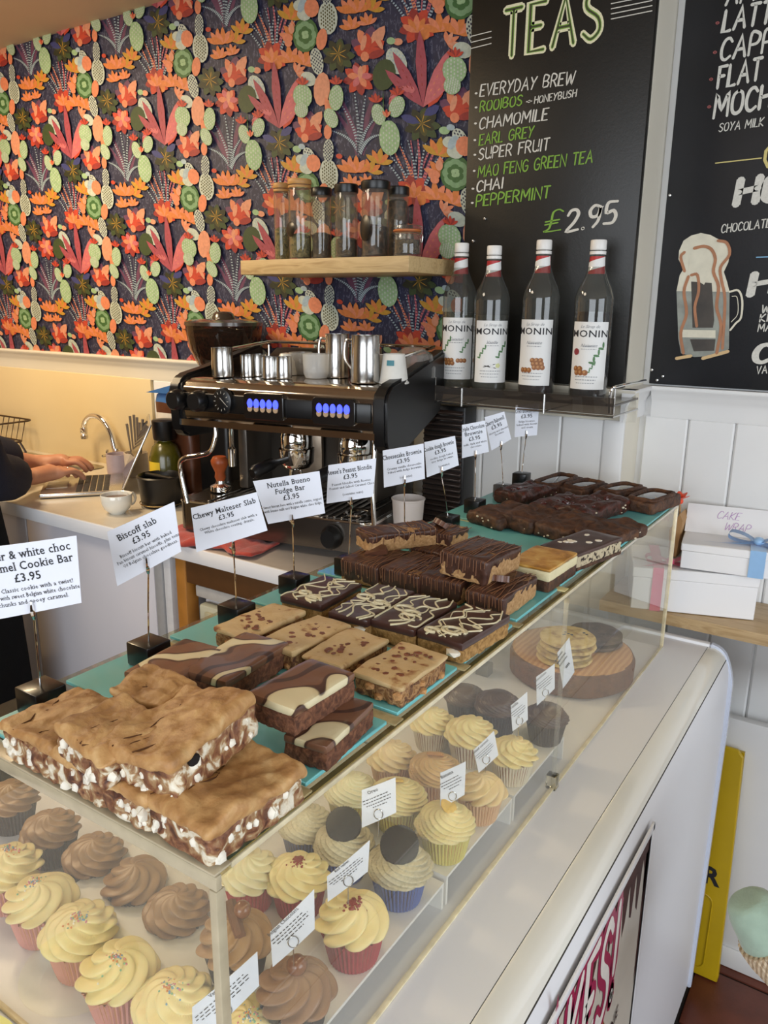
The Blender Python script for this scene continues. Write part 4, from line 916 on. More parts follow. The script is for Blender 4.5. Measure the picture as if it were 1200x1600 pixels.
bar('cherry', (788, 765), (826, 777), (856, 757), 'dark cherry brownie at the left end of the back pile', G6, .032)
bar('glazed', (838, 754), (872, 762), (898, 741), 'glazed brownie at the back under the syrup rack', G6, .034)
bar('glazed', (883, 757), (915, 766), (943, 752), 'glazed brownie with shiny filling, second along the back', G6, .032)
bar('glazed', (945, 763), (972, 773), (995, 757), 'glazed brownie with a dark pool, third along the back', G6, .034)
bar('glazed', (984, 776), (1028, 787), (1054, 768), 'glazed brownie at the far corner beside the orange flower', G6, .032)
# ================================================================== INSIDE THE CASE
M_riser = mat('riser_white', 'e6e4e0', .3, 0, .02, 10)
def riser(name, lab, x0, x1, y0, y1, h, grp='white cupcake risers'):
    t = thing('riser', lab, 'riser', ((x0+x1)/2, (y0+y1)/2, CT), group=grp); w, d, k = (x1-x0)/2, (y1-y0)/2, .004
    b = BM(); prism(b, [(-d, 0), (-d+k, 0), (-d+k, h-k), (d-k, h-k), (d-k, 0), (d, 0), (d, h), (-d, h)], 'x', -w, w); finish('shelf', b, M_riser, t, smooth=False); return t
riser('r', 'low white riser under the red velvet cupcakes', -.72, -.365, .385, .690, .036)
riser('r', 'white riser under the yellow and peach cupcakes', -.72, -.365, .696, .880, .040)
riser('r', 'white riser under the far chocolate cupcakes', -.72, -.365, .886, 1.075, .040)

def swirl(bm, R, h, n=9, twist=2.6, layers=2.3, seed=0, z0=0, dent=0.0, amp=.13, nt=84, nz=30):
    rg = random.Random(seed); ph = rg.uniform(0, 6); rings = []; lx, ly = rg.uniform(-.06, .06)*R, rg.uniform(-.06, .06)*R
    for j in range(nz+1):
        t = j/nz; ring = []
        for i in range(nt):
            a = 2*pi*i/nt
            prof = R*(1-t**1.9)**.62*(1 if t > .08 else .86+1.75*t)
            lob = abs(cos(n*.5*(a+twist*t*1.0)+ph))**.7; spir = cos(layers*2*pi*t-a+ph)
            r = prof*(1-amp+amp*1.5*lob)+R*.055*spir*(1-t)
            z = z0+h*(t**.9)+.0016*spir*sin(pi*t)+ (-dent*max(0, t-.7) if dent else 0)
            r = max(r, .0004) if j < nz else .0004
            ring.append(bm.verts.new((r*cos(a)+lx*t, r*sin(a)+ly*t, z)))
        rings.append(ring)
    for A, B in zip(rings, rings[1:]):
        for i in range(nt): bm.faces.new((A[i], A[(i+1) % nt], B[(i+1) % nt], B[i]))
    bm.faces.new(list(reversed(rings[0]))); bm.faces.new(rings[-1]); return bm
M_van = mat('vanilla_icing', 'ead89c', .42, 0, .03, 60, .12, sub=.15); M_van2 = mat('pale_icing', 'ddd2a6', .42, 0, .03, 60, .12, sub=.15)
M_car = mat('caramel_buttercream', 'c9a46c', .42, 0, .04, 60, .12, sub=.1); M_peach = mat('peach_icing', 'dfc592', .42, 0, .03, 60, .12, sub=.1); M_chi = mat('chocolate_icing', '8f6c50', .4, 0, .05, 60, .12)
M_chd = mat('dark_fudge_icing', '4c352b', .3, 0, .1, 60, .12); M_cookcream = mat('speckled_icing', 'c8bd9c', .45, 0, .14, 300, .2); M_chi2 = mat('malt_chocolate_icing', '9c7850', .4, 0, .05, 60, .12)
M_sp = [mat('sprinkle_'+k, c, .4) for k, c in (('orange', 'd98a4a'), ('green', '7fae8c'), ('white', 'e8e2d2'), ('blue', '6d93b0'), ('pink', 'cf7f8c'))]
WR = {}
def wrapper_me(col, clear=False):
    if col in WR: return WR[col]
    b = BM(); n = 84; rings = []
    for z, r, p in ((0, .0235, .35), (.001, .0242, .8), (.012, .0265, 1), (.024, .0288, 1), (.034, .0310, 1), (.0385, .0325, 1.6)):
        rings.append([b.verts.new(((r+(p*.0009 if i % 2 else -p*.0009))*cos(2*pi*i/n), (r+(p*.0009 if i % 2 else -p*.0009))*sin(2*pi*i/n), z+(.0009*sin(i*1.7) if z > .036 else 0))) for i in range(n)])
    for A, B in zip(rings, rings[1:]):
        for i in range(n): b.faces.new((A[i], A[(i+1) % n], B[(i+1) % n], B[i]))
    b.faces.new(list(reversed(rings[0])))
    me = bpy.data.meshes.new('wrapper'); b.to_mesh(me); b.free(); me.materials.append(mat('wrapper_'+col, col, .55, 0, .06, 40)); WR[col] = me; return me
CK = {}
def cake_me(col):
    if col in CK: return CK[col]
    b = BM(); lathe(b, [(.0238, .002), (.0305, .034), (.0312, .037), (.029, .0405), (.018, .043), (0, .0435)], 36)
    for v in b.verts: v.co += noise.noise_vector(v.co*150)*.0005
    me = bpy.data.meshes.new('sponge'); b.to_mesh(me); b.free(); me.polygons.foreach_set('use_smooth', [True]*len(me.polygons)); me.materials.append(crumb('sponge_'+col, col, col, col, 200, .7)); CK[col] = me; return me
SWM = {}
def swirl_me(key, m, **k):
    kk = (key, m.name)
    if kk not in SWM:
        b = BM(); swirl(b, **k); me = bpy.data.meshes.new('frosting'); b.to_mesh(me); b.free(); me.polygons.foreach_set('use_smooth', [True]*len(me.polygons)); me.materials.append(m); SWM[kk] = me
    return SWM[kk]
def obm(name, me, par, loc=(0, 0, 0), rot=(0, 0, 0)):
    o = bpy.data.objects.new(name, me); COL.objects.link(o); o.parent = par; o.location = loc; o.rotation_euler = rot; return o
NCU = [0]
def cupcake(px, py, base, wcol, scol, icing, top, lab, grp, style=0, s=1.0, tilt=0):
    NCU[0] += 1; rg = random.Random(NCU[0]*31); zc = base+.058*s
    p = atz(px, py, zc)
    if p.x > CX-.005-.036*s: p.x = CX-.005-.036*s
    t = thing('cupcake', lab, 'cupcake', (p.x, p.y, base+.0004), rg.uniform(0, 6), grp); t.scale = (s, s, s)
    obm('wrapper', wrapper_me(wcol), t); obm('sponge', cake_me(scol), t)
    k = dict(R=.0340, h=.028, amp=.25, n=9, twist=2.6, layers=2.2, seed=style)
    if style == 1: k.update(n=11, twist=3.6, layers=1.6, h=.027, R=.034)
    if style == 2: k.update(n=8, twist=-2.0, layers=1.6, h=.027)
    if style == 3: k.update(n=16, twist=3.2, amp=.09, h=.025, layers=1.8)
    f = obm('frosting', swirl_me(style, icing, **k), t, (0, 0, .0365), (0, 0, rg.uniform(0, 6)))
    H = .0365+k['h']
    if top == 'sprinkles':
        b = BM()
        for _ in range(60):
            a, r = rg.uniform(0, 6.28), abs(rg.gauss(0, .0085)); q = bmesh.ops.create_icosphere(b, subdivisions=1, radius=.0011, matrix=Matrix.Translation((r*cos(a)+.003, r*sin(a), H-.0002-r*r*22))); setm(set(fc for v in q['verts'] for fc in v.link_faces), rg.randrange(5))
        finish('sprinkles', b, M_sp, t)['kind'] = 'stuff'
    elif top == 'crumbs':
        b = BM()
        for _ in range(90):
            a, r = rg.uniform(0, 6.28), abs(rg.gauss(0, .0068)); bmesh.ops.create_icosphere(b, subdivisions=1, radius=rg.uniform(.0008, .0021), matrix=Matrix.Translation((r*cos(a), r*sin(a)*.8, H+.0001-r*r*22)))
        finish('red_crumbs', b, mat('red_crumb', '8c2f1d', .8, 0, .2, 100), t)['kind'] = 'stuff'
    elif top == 'disc':
        b = BM(); lathe(b, [(0, .0040), (.0196, .0040), (.0212, .0030), (.0214, -.003), (.019, -.004), (0, -.004)], 36)
        for i in range(40): a = 2*pi*i/40; bx(b, (.0207*cos(a), .0207*sin(a), .0036), (.0016, .0012, .0010), Matrix.Rotation(a, 3, 'Z'))
        finish('dark_biscuit', b, mat('dark_biscuit', '2c2a28', .6, 0, .1, 60, .3), t, loc=(0, 0, H+.004), rot=(0, 0, 0)).rotation_euler = (Matrix.Rotation(-t.rotation_euler.z, 3, 'Z') @ Matrix.Rotation(radians(32), 3, Vector((1, .6, 0)))).to_euler()
    elif top == 'flake':
        b = BM(); n = 13; prism(b, [((.0052+.0008*(i % 2))*cos(2*pi*i/n), (.0052+.0008*(i % 2))*sin(2*pi*i/n)) for i in range(n)], 'x', -.019, .019)
        o = finish('flake_stick', b, mat('flake', '6b4630', .6, 0, .25, 90, .5), t, loc=(0, 0, H+.001)); o.rotation_euler = (0, .28, -t.rotation_euler.z-.55)
        b = BM(); bmesh.ops.create_uvsphere(b, u_segments=18, v_segments=12, radius=.0085); o = finish('malt_ball', b, mat('malt_ball', '7d4c2c', .22, 0, .06, 50, coat=.3), t, loc=(.008*cos(-t.rotation_euler.z+1.3), .008*sin(-t.rotation_euler.z+1.3), H+.008))
    elif top == 'ball':
        b = BM(); bmesh.ops.create_uvsphere(b, u_segments=18, v_segments=12, radius=.0095); finish('malt_ball', b, mat('malt_ball', '7d4c2c', .22, 0, .06, 50, coat=.3), t, loc=(.002, .002, H+.004))
    elif top == 'banana':
        b = BM(); lathe(b, [(0, .0025), (.009, .0022), (.0115, 0), (.0105, -.002)], 20); finish('banana_slice', b, mat('banana', 'd9b14c', .4, 0, .15, 200), t, loc=(.004, 0, H+.001), rot=(.5, .3, 0))
    elif top == 'biscuit':
        b = BM(); bx(b, (0, 0, 0), (.022, .012, .004), None, .0012); finish('biscuit', b, mat('ginger_biscuit', 'a9763a', .8, 0, .1, 90, .3), t, loc=(0, 0, H+.002), rot=(.7, .2, 1))
    return t
PINK, RED, BLU, YEL, PEA, WHT, BLK = 'c98a80', 'a8323a', '4a5f9e', 'cfc268', 'd6ac84', 'd9cfb8', '35302e'
A1, A2 = CT+.036, CT+.040
g1 = 'cupcakes in the clear case'
SPG = 'row of vanilla cupcakes with sprinkles along the near end'
for (x, y), lab in zip(((385, 1592), (270, 1545), (183, 1497), (122, 1435), (60, 1385), (10, 1338)), ('sprinkled vanilla cupcake at the near corner, behind the sloping tag by the case edge', 'sprinkled vanilla cupcake just left of the case corner edge', 'sprinkled vanilla cupcake with pink wrapper, second left of the corner edge', 'sprinkled vanilla cupcake third left of the corner edge', 'sprinkled vanilla cupcake fourth left, coral tinted on top', 'sprinkled vanilla cupcake cut by the left edge of the picture')):
    cupcake(x, y, CT, PINK, 'b57a4c', M_van, 'sprinkles', lab, SPG, 2 if x in (183, 60) else 0, 1.08)
for (x, y), lab in zip(((275, 1405), (210, 1360), (145, 1320), (78, 1280), (15, 1232)), ('milk chocolate swirl cupcake next to the corner edge, behind the sprinkled row', 'milk chocolate swirl cupcake second from the corner edge', 'milk chocolate swirl cupcake third from the corner edge', 'milk chocolate swirl cupcake fourth, under the leftmost cookie bars', 'chocolate swirl cupcake at the far left in the shade')):
    cupcake(x, y, CT, BLK, '3a241a', M_chi2, None, lab, 'plain milk chocolate swirl cupcakes', 0 if x != 210 else 2, 1.0)
F_ = [(465, 1527, A1, BLK, '3a241a', M_chi, 'ball', 'chocolate cupcake with a malt ball, dark wrapper, front row', 2, 1.0), (552, 1417, A1, RED, '8f4a3c', M_van, 'crumbs', 'red velvet cupcake in front, red wrapper, against the front sheet', 2, 1.04), (624, 1333, A1, BLU, '3a241a', M_cookcream, 'disc', 'cupcake with a dark round biscuit and blue wrapper, front row', 1, 1.02),
 (700, 1270, A2, YEL, 'b78c4c', M_van, 'banana', 'banana cupcake with yellow wrapper in the front row under the sloping tag', 1, 1.0), (762, 1222, A2, PEA, 'a8703c', M_peach, None, 'peach iced cupcake with peach wrapper in the front row', 2, .95), (812, 1165, A2, WHT, '9c6a50', M_van, None, 'vanilla cupcake with a white pleated wrapper in the front row', 0, .97), (862, 1107, A2, BLK, '2c1b14', M_chd, None, 'dark fudge cupcake at the far end of the front row', 3, .97),
 (368, 1446, A1, BLK, '3a241a', M_chi2, 'flake', 'chocolate cupcake with a flake stick and malt ball, behind the corner edge', 2, 1.02), (466, 1352, A1, RED, '8f4a3c', M_van, 'crumbs', 'red velvet cupcake in the second row behind the lone front one', 0, .98), (537, 1300, A1, BLU, '3a241a', M_cookcream, 'disc', 'cupcake with a dark round biscuit in the second row', 1, .98),
 (622, 1228, A2, YEL, 'b78c4c', M_van, 'banana', 'banana cupcake with yellow wrapper in the second row, banana slice upright', 1, 1.0), (680, 1187, A2, PEA, 'a8703c', M_car, 'biscuit', 'caramel iced cupcake with a biscuit piece in the second row', 1, 1.0), (736, 1130, A2, WHT, '9c6a50', M_van, None, 'vanilla cupcake with a white wrapper in the second row', 0, 1.05), (778, 1085, A2, BLK, '2c1b14', M_chd, None, 'dark fudge cupcake in the second row near the wooden board', 3, 1.08),
 (390, 1345, A1, RED, '8f4a3c', M_van2, None, 'red velvet cupcake in the back row, hidden under the tray edge', 0, .95), (478, 1272, A1, BLU, '3a241a', M_cookcream, None, 'blue wrapped cupcake in the back row under the tray edge', 1, .95), (548, 1218, A2, YEL, 'b78c4c', M_van2, None, 'yellow wrapped cupcake in the back row', 1, .97), (612, 1168, A2, PEA, 'a8703c', M_peach, None, 'pale caramel cupcake in the back row', 0, .95),
 (676, 1115, A2, WHT, '9c6a50', M_van, None, 'vanilla cupcake in the back row beside the tray edge', 0, .95), (727, 1075, A2, BLK, '2c1b14', M_chd, None, 'dark fudge cupcake in the back row beside the tray edge', 3, .95)]
for x, y, z, w_, s_, ic, tp, lab, st, sc_ in F_: cupcake(x, y, z, w_, s_, ic, tp, lab, g1, st, sc_)

# small tags on wire picks
def squig(b, W_, H_, rows, seed):
    rg = random.Random(seed)
    for y, x0, x1, h in rows:
        x = x0
        while x < x1:
            w = rg.uniform(.03, .08); 
            vs = [b.verts.new((W_*(x-.5), H_*(y-.5), .0004)), b.verts.new((W_*(min(x1, x+w)-.5), H_*(y-.5), .0004)), b.verts.new((W_*(min(x1, x+w)-.5), H_*(y+h-.5), .0004)), b.verts.new((W_*(x-.5), H_*(y+h-.5), .0004))]
            b.faces.new(vs); x += w+.025
tags = [([(422, 1457), (491, 1390), (492, 1452), (426, 1512)], -.384, 'Belgian Chocolate', 'tag on a wire pick in the malt ball chocolate cupcake', .75), ([(511, 1370), (578, 1313), (575, 1362), (512, 1410)], -.384, 'Red velvet', 'tag on a wire pick in front of the red velvet cupcakes', .75),
 ([(565, 1235), (618, 1215), (619, 1270), (565, 1294)], -.40, 'Oreo', 'upright tag above the two dark biscuit cupcakes', .5), ([(688, 1208), (728, 1190), (726, 1242), (688, 1264)], -.385, 'Banana', 'tag in the front banana cupcake', .6), ([(740, 1172), (772, 1142), (779, 1180), (748, 1208)], -.385, 'Salted caramel', 'tilted tag in the peach iced cupcake', .7),
 ([(798, 1103), (824, 1081), (825, 1125), (801, 1143)], -.385, 'Vanilla', 'tag in the white wrapped front cupcake', .7), ([(838, 1058), (867, 1037), (867, 1076), (839, 1103)], -.385, 'Chocolate', 'tag in the dark fudge cupcake at the far end', .7), ([(300, 1575), (402, 1488), (405, 1541), (302, 1640)], -.385, 'Vanilla', 'tag at the near corner behind the case edge, over the sprinkled cupcake', .75)]
for i, (q, X_, ttl, lab, yaw) in enumerate(tags):
    cxp, cyp = sum(p[0] for p in q)/4, sum(p[1] for p in q)/4; anc = atx(cxp, cyp, X_)
    t = thing('price_tag', lab, 'tag', (anc.x, anc.y, anc.z-.03), group='small tags in the cupcakes')
    o, M, W_, H_ = make_card(t, q, anc, yaw, [])
    for c_ in list(o.children): bpy.data.objects.remove(c_)
    b = BM(); card_text(b, [(ttl, .13, .01, .80)], W_, H_); squig(b, W_, H_, [(.66, .12, .85, .022), (.58, .1, .9, .022), (.50, .15, .86, .022), (.42, .3, .7, .022)], i)
    for v in b.verts: v.co.z += .0016*sin(pi*max(0, min(1, v.co.x/W_+.5)))*(W_/.09)-.0008+.0003
    finish('lettering', b, M_ink, o, smooth=False)
    n = Vector((sin(yaw), -cos(yaw), .08)).normalized(); c = M.translation-Vector(t.location); sd = Vector((cos(yaw), sin(yaw), 0))
    lo = c-Vector((0, 0, H_*.46)); b = BM()
    pts = [lo-Vector((0, 0, .022)), lo-Vector((0, 0, .004))]+[lo+n*.0018+sd*(.0048*sin(2*pi*k/12))+Vector((0, 0, .006-.0062*cos(2*pi*k/12))) for k in range(13)]
    tube(b, pts, .00055, 6); finish('wire_pick', b, M_steel, t)

# cookies on a wooden board, far end
M_bwood = ramp_mat('board_wood', [(.3, 'bd8a58'), (.5, 'c7965f'), (.7, 'cfa06c')], 'wave', 30, .45, 3, .1, 80, 3)
bc = Vector((-.465, 1.375, CT)); R_ = .118
t = thing('serving_board', 'round wooden board with bark edge carrying cookies at the far end of the case', 'serving board', bc)
b = BM(); lathe(b, [(0, .002), (R_*.96, .002), (R_, .006), (R_*1.01, .040), (R_*.98, .047), (R_*.96, .048), (0, .048)], 56)
for v in b.verts:
    if v.co.xy.length > R_*.9: a = atan2(v.co.y, v.co.x); v.co.xy *= 1+.025*noise.noise(Vector((cos(a)*2, sin(a)*2, 1)))
for f in b.faces:
    if f.calc_center_median().xy.length > R_*.965: f.material_index = 1
finish('board', b, [M_bwood, mat('bark', '6e4a30', .8, 0, .3, 90, .8)], t)
b = BM()
for k in range(3):
    a = k*2.1+.4; bx(b, (R_*.7*cos(a), R_*.7*sin(a), .001), (.012, .012, .002), None, .0005)
finish('foot', b, M_black, t)['kind'] = 'stuff'
M_cky = ramp_mat('cookie_pale', [(.28, '9a7440'), (.5, 'd2b876'), (.75, 'dfca90')], 'noise', 55, .7, .5, .5, 150, 4); M_ckd = ramp_mat('cookie_dark', [(.3, '3a2c26'), (.5, '55463e'), (.7, '6d5c52')], 'noise', 60, .7, .5, .5, 150, 4)
def cookie(x, y, z, m, lab, r=.052, grp='stack of pale cookies'):
    t = thing('cookie', lab, 'cookie', (x, y, z), random.Random(int(z*1e4)).uniform(0, 6), grp); b = BM(); lathe(b, [(0, 0), (r*.9, 0), (r, .004), (r*.97, .008), (r*.7, .0105), (r*.3, .011), (0, .0112)], 36)
    for v in b.verts: v.co += noise.noise_vector(v.co*60+Vector((z*99, 0, 0)))*.0018
    for v in b.verts: v.co.z = max(v.co.z, .0002)
    finish('biscuit', b, m, t); b = BM(); rg = random.Random(int(z*5e3))
    for _ in range(7):
        a, q = rg.uniform(0, 6.28), rg.uniform(0, r*.8); bmesh.ops.create_icosphere(b, subdivisions=1, radius=.0035, matrix=Matrix.Translation((q*cos(a), q*sin(a), .0105)) @ Matrix.Diagonal((1, 1, .5, 1)))
    finish('chips', b, M_glz if m is M_cky else M_ckd, t)['kind'] = 'stuff'
zb = CT+.0485
for k in range(4): cookie(-.462+.002*k-.004*(k % 2), 1.325+.002*k, zb+k*.0122, M_cky, ['bottom cookie of the pale stack', 'second cookie up in the pale stack', 'third cookie up in the pale stack', 'top cookie of the pale stack with dark chips'][k])
for k in range(2): cookie(-.440, 1.432+.001*k, zb+k*.0122, M_ckd, ['lower dark cookie at the back of the board', 'top dark cookie at the back of the wooden board'][k], .054, 'dark cookies on the board')
t = thing('price_tag', 'long narrow tag standing in front of the pale cookies on the board', 'tag', (-.425, 1.27, CT+.034), group='small tags in the cupcakes'); anc = atx(880, 1035, -.40)
t.location = (anc.x, anc.y, CT+.034); o, M, W_, H_ = make_card(t, [(871, 1020), (890, 996), (898, 1050), (880, 1076)], anc, .95, [])
b = BM(); squig(b, W_, H_, [(.8, .2, .8, .04), (.7, .15, .85, .04), (.6, .15, .8, .04), (.4, .3, .6, .06)], 77)
for v in b.verts: v.co.z += .0006
for c_ in list(o.children): bpy.data.objects.remove(c_)
finish('lettering', b, M_ink, o, smooth=False)
# two clip stands inside at the back
for (x, y, top), lab in (((872, 1008, 940), 'small grey block with wire standing behind the wooden board inside the case'), ((842, 1045, 955), 'thin clip wire standing left of the wooden board inside the case')):
    p = atx(x, y-10, -.50 if x == 842 else -.56); base = atz(x, y, CT+.012)
    t = thing('wire_stand', lab, 'card stand', (base.x, base.y, CT+.0005), group='wire stands inside the case')
    if x == 872: t.location = (-.585, 1.44, CT+.0005)
    if x == 842: t.location = (-.60, 1.27, CT+.0005)
    b = BM(); bx(b, (0, 0, .0115), (.026, .024, .023), None, .001); finish('block', b, mat('grey_block_soft', '66696b', .3), t)
    b = BM(); tube(b, [(0, 0, .02), (0, 0, .085)], .0011, 6); tube(b, [(0, 0, .085), (.002, 0, .092), (.001, 0, .10)], .0016, 6); finish('wire', b, M_steel, t)
# round dish outside the near end
pc = atz(-12, 1622, CT+.012)
t = thing('plate', 'cream rimmed round dish with olive centre at the bottom left', 'plate', (pc.x, min(pc.y, .250), CT+.0005))
b = BM(); r = .060; lathe(b, [(0, .001), (r*.6, .001), (r*.8, .004), (r, .013), (r*.995, .0145), (r*.80, .0075), (r*.68, .006), (r*.66, .0045), (0, .0045)], 56)
for f in b.faces:
    c_ = f.calc_center_median()
    if c_.xy.length < r*.66 and f.normal.z > 0: f.material_index = 1
finish('dish', b, [mat('dish_cream', 'd6cc7e', .3, 0, .03, 20), mat('dish_centre', '77734e', .6, 0, .15, 60)], t)
pc = atz(232, 1592, CT+.03)
t = thing('tag', 'small pink folded card at the bottom among the sprinkled cupcakes', 'tag', (pc.x+.03, max(pc.y-.035, .335), CT+.0005))
b = BM(); prism(b, [(-.012, 0), (.012, 0), (.001, .030), (-.001, .030)], 'y', -.009, .009); finish('card', b, mat('pink_card', 'b0568c', .5), t, rot=(0, 0, .9))
# ================================================================== BACK COUNTER
WZ, WYF = 1.02, 1.205
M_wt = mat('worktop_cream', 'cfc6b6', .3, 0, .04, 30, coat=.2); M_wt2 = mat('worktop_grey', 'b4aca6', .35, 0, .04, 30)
wt = thing('worktop', 'long cream worktop with a white front edge along the back wall', 'worktop', (-2.0, 1.47, WZ))
SX0, SX1, SY0, SY1 = -2.74, -2.27, 1.36, 1.68
b = BM()
for q in ((-3.28, SX0, WYF+.004, WY-.012), (SX1, -1.44, WYF+.004, WY-.012), (SX0, SX1, WYF+.004, SY0), (SX0, SX1, SY1, WY-.012)): bb(b, q[0], q[1], q[2], q[3], WZ-.03, WZ)
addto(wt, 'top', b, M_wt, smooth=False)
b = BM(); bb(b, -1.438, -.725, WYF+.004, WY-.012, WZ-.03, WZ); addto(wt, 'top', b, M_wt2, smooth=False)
b = BM(); bb(b, -3.28, -1.45, WYF-.004, WYF+.004, WZ-.034, WZ+.0015, .0015); addto(wt, 'front_edge', b, M_white)
b = BM(); bb(b, -1.446, -.725, WYF-.004, WYF+.004, WZ-.034, WZ+.0015, .0015); addto(wt, 'front_edge', b, M_white)
# sink
sk = thing('sink', 'stainless steel sink set into the worktop behind the open laptop', 'sink', ((SX0+SX1)/2, (SY0+SY1)/2, WZ))
w, d = (SX1-SX0), (SY1-SY0); b = BM()
prof = [(0, .0025), (.012, .004), (.03, .003), (.045, -.004), (.055, -.06), (.09, -.075)]
rings = []
for o_, z in prof:
    rings.append([b.verts.new((x, y, z)) for x, y in rpoly(w+.02-2*o_, d+.02-2*o_, .035, 5)])
for A, B_ in zip(rings, rings[1:]):
    for i in range(len(A)): b.faces.new((A[i], A[(i+1) % len(A)], B_[(i+1) % len(A)], B_[i]))
b.faces.new(rings[-1]); bmesh.ops.recalc_face_normals(b, faces=b.faces[:])
for f in b.faces: f.normal_flip() if f.calc_center_median().z < -.07 and f.normal.z < 0 else None
finish('bowl', b, M_steel, sk)
b = BM(); lathe(b, [(0, .001), (.018, .002), (.022, 0)], 24); finish('drain', b, M_chrome, sk, loc=(0, 0, -.0745))
# tap, swan neck
tpb = aty(172, 742, 1.70); tp = thing('tap', 'chrome swan-neck tap arching over the sink', 'tap', (aty(181, 700, 1.68).x, 1.68, WZ))
b = BM(); lathe(b, [(0, 0), (.024, 0), (.026, .01), (.018, .02), (.014, .06), (.012, .075), (0, .075)], 24); finish('base', b, M_chrome, tp)
L_ = lambda x, y: aty(x, y, 1.68)-Vector(tp.location)
b = BM(); tube(b, spline([Vector((0, 0, .05)), L_(180, 705), L_(172, 675), L_(158, 654), L_(143, 650), L_(134, 657), L_(131, 668)], 6), .0095, 12); finish('spout', b, M_chrome, tp)
b = BM(); lathe(b, [(0, -.03), (.012, -.03), (.013, -.018), (.010, -.014), (.0125, -.008), (.0125, .008), (0, .008)], 16, c=L_(131, 672)); finish('nozzle', b, M_chrome, tp)
for s_ in (-1, 1):
    b = BM(); tube(b, [(s_*.014, 0, .035), (s_*.045, 0, .045)], .008, 10)
    for k in range(4): a = k*pi/2; tube(b, [(s_*.048, 0, .045), (s_*.048, .02*cos(a), .045+.02*sin(a))], .005, 8)
    finish('handle', b, M_chrome, tp)
# pots by the tap
def tub(x, y, r, h, col, lab, nm='pot', cat='pot', zz=WZ):
    t = thing(nm, lab, cat, (x, y, zz)); b = BM(); lathe(b, [(0, 0), (r*.9, 0), (r*.97, .006), (r, .02), (r, h), (r*.93, h), (r*.92, .008), (0, .008)], 32); finish('body', b, mat(nm+'_'+col, col, .4), t); return t
p1 = atz(185, 742, WZ); p1 = Vector((-2.085, 1.60, WZ)); p = aty(184, 720, 1.63)
tub(p.x, 1.63, .036, .072, 'b9aab2', 'pale lilac mug standing in front of the tap', 'mug', 'mug')
p = aty(213, 722, 1.66); ut = tub(p.x, 1.66, .038, .078, 'd2c4b0', 'cream pot holding cutlery and brushes by the tap', 'utensil_pot')
rg = random.Random(8)
for i, (px, pt) in enumerate(((203, 650), (209, 648), (214, 652), (218, 660), (198, 662), (223, 655))):
    q = aty(px, pt, 1.66); base = Vector((ut.location.x+(px-210)*.0012, 1.66, WZ+.012)); 
    u_ = thing('utensil', ['leaning cutlery handle at the left of the cream pot', 'tallest cutlery handle in the cream pot', 'broad cutlery handle in the middle of the cream pot', 'cutlery handle at the right of the cream pot', 'shortest cutlery handle leaning furthest left in the cream pot', 'thin cutlery handle at the far right of the cream pot'][i], 'cutlery', base, group='cutlery handles in the pot'); b = BM(); tube(b, [(0, 0, 0), (q-base)*.6, q-base], [.002, .003, .0045], 8); finish('handle', b, mat('dull_metal', (.33, .29, .24), .4, .8), u_)
# dish rack
dr = thing('dish_rack', 'dark wire dish rack at the left edge above the sink end', 'dish rack', (-2.95, 1.55, WZ))
M_wire = mat('dark_wire', '3a2a1e', .4, .3); rx, ry = .26, .15; b = BM()
for z, k in ((.045, .86), (.125, 1)):
    tube(b, [(x, y, z) for x, y in rpoly(2*rx*k, 2*ry*k, .03, 4)], .0035, 6, closed=True)
finish('rim', b, M_wire, dr)
b = BM()
for i in range(13):
    x = -rx*.8+rx*1.6*i/12; tube(b, [(x, -ry, .125), (x, -ry*.84, .045), (x, ry*.84, .045), (x, ry, .125)], .0018, 5)
for x, y in ((-.2, -.12), (.2, -.12), (.2, .12), (-.2, .12)): tube(b, [(x, y, .046), (x*1.1, y*1.1, 0)], .004, 6)
finish('basket_wires', b, M_wire, dr)['kind'] = 'stuff'
b = BM()
for i in range(8): x = -.16+.04*i; tube(b, spline([(x, -.1, .047), (x, -.09, .09), (x, -.05, .10), (x, -.03, .047)], 4), .0015, 5)
finish('plate_hoops', b, M_wire, dr)['kind'] = 'stuff'
# open laptop
lp = thing('laptop', 'slim open laptop lying on the worktop, screen seen from its edge', 'laptop', (-2.055, 1.445, WZ+.0008), radians(51))
M_alu = mat('aluminium', 'c9c6c2', .25, .9); lw, ld = .235, .25
b = BM(); bx(b, (0, 0, .008), (lw, ld, .012), None, .004, 3); finish('base', b, M_alu, lp)
b = BM()
for i in range(5):
    for j in range(13): bx(b, (-.01+i*.019, -.115+.0175*j+.008, .0147), (.016, .0150, .0016), None, .0005, 1)
finish('keys', b, mat('key_black', '26262a', .5), lp)['kind'] = 'stuff'
b = BM(); bx(b, (-.075, 0, .0142), (.06, .10, .0006)); finish('trackpad', b, mat('trackpad', 'a9a6a2', .3, .6), lp)
R_ = Matrix.Rotation(radians(26), 3, 'Y'); b = BM(); bx(b, Vector((lw/2-.004, 0, .016))+R_ @ Vector((0, 0, .105)), (.006, ld, .21), R_, .0025, 2); finish('screen', b, M_alu, lp)
b = BM(); bx(b, Vector((lw/2-.0076, 0, .016))+R_ @ Vector((0, 0, .107)), (.0006, ld-.02, .19), R_); finish('display', b, mat('dark_screen', '1c1814', .1, coat=.5), lp)
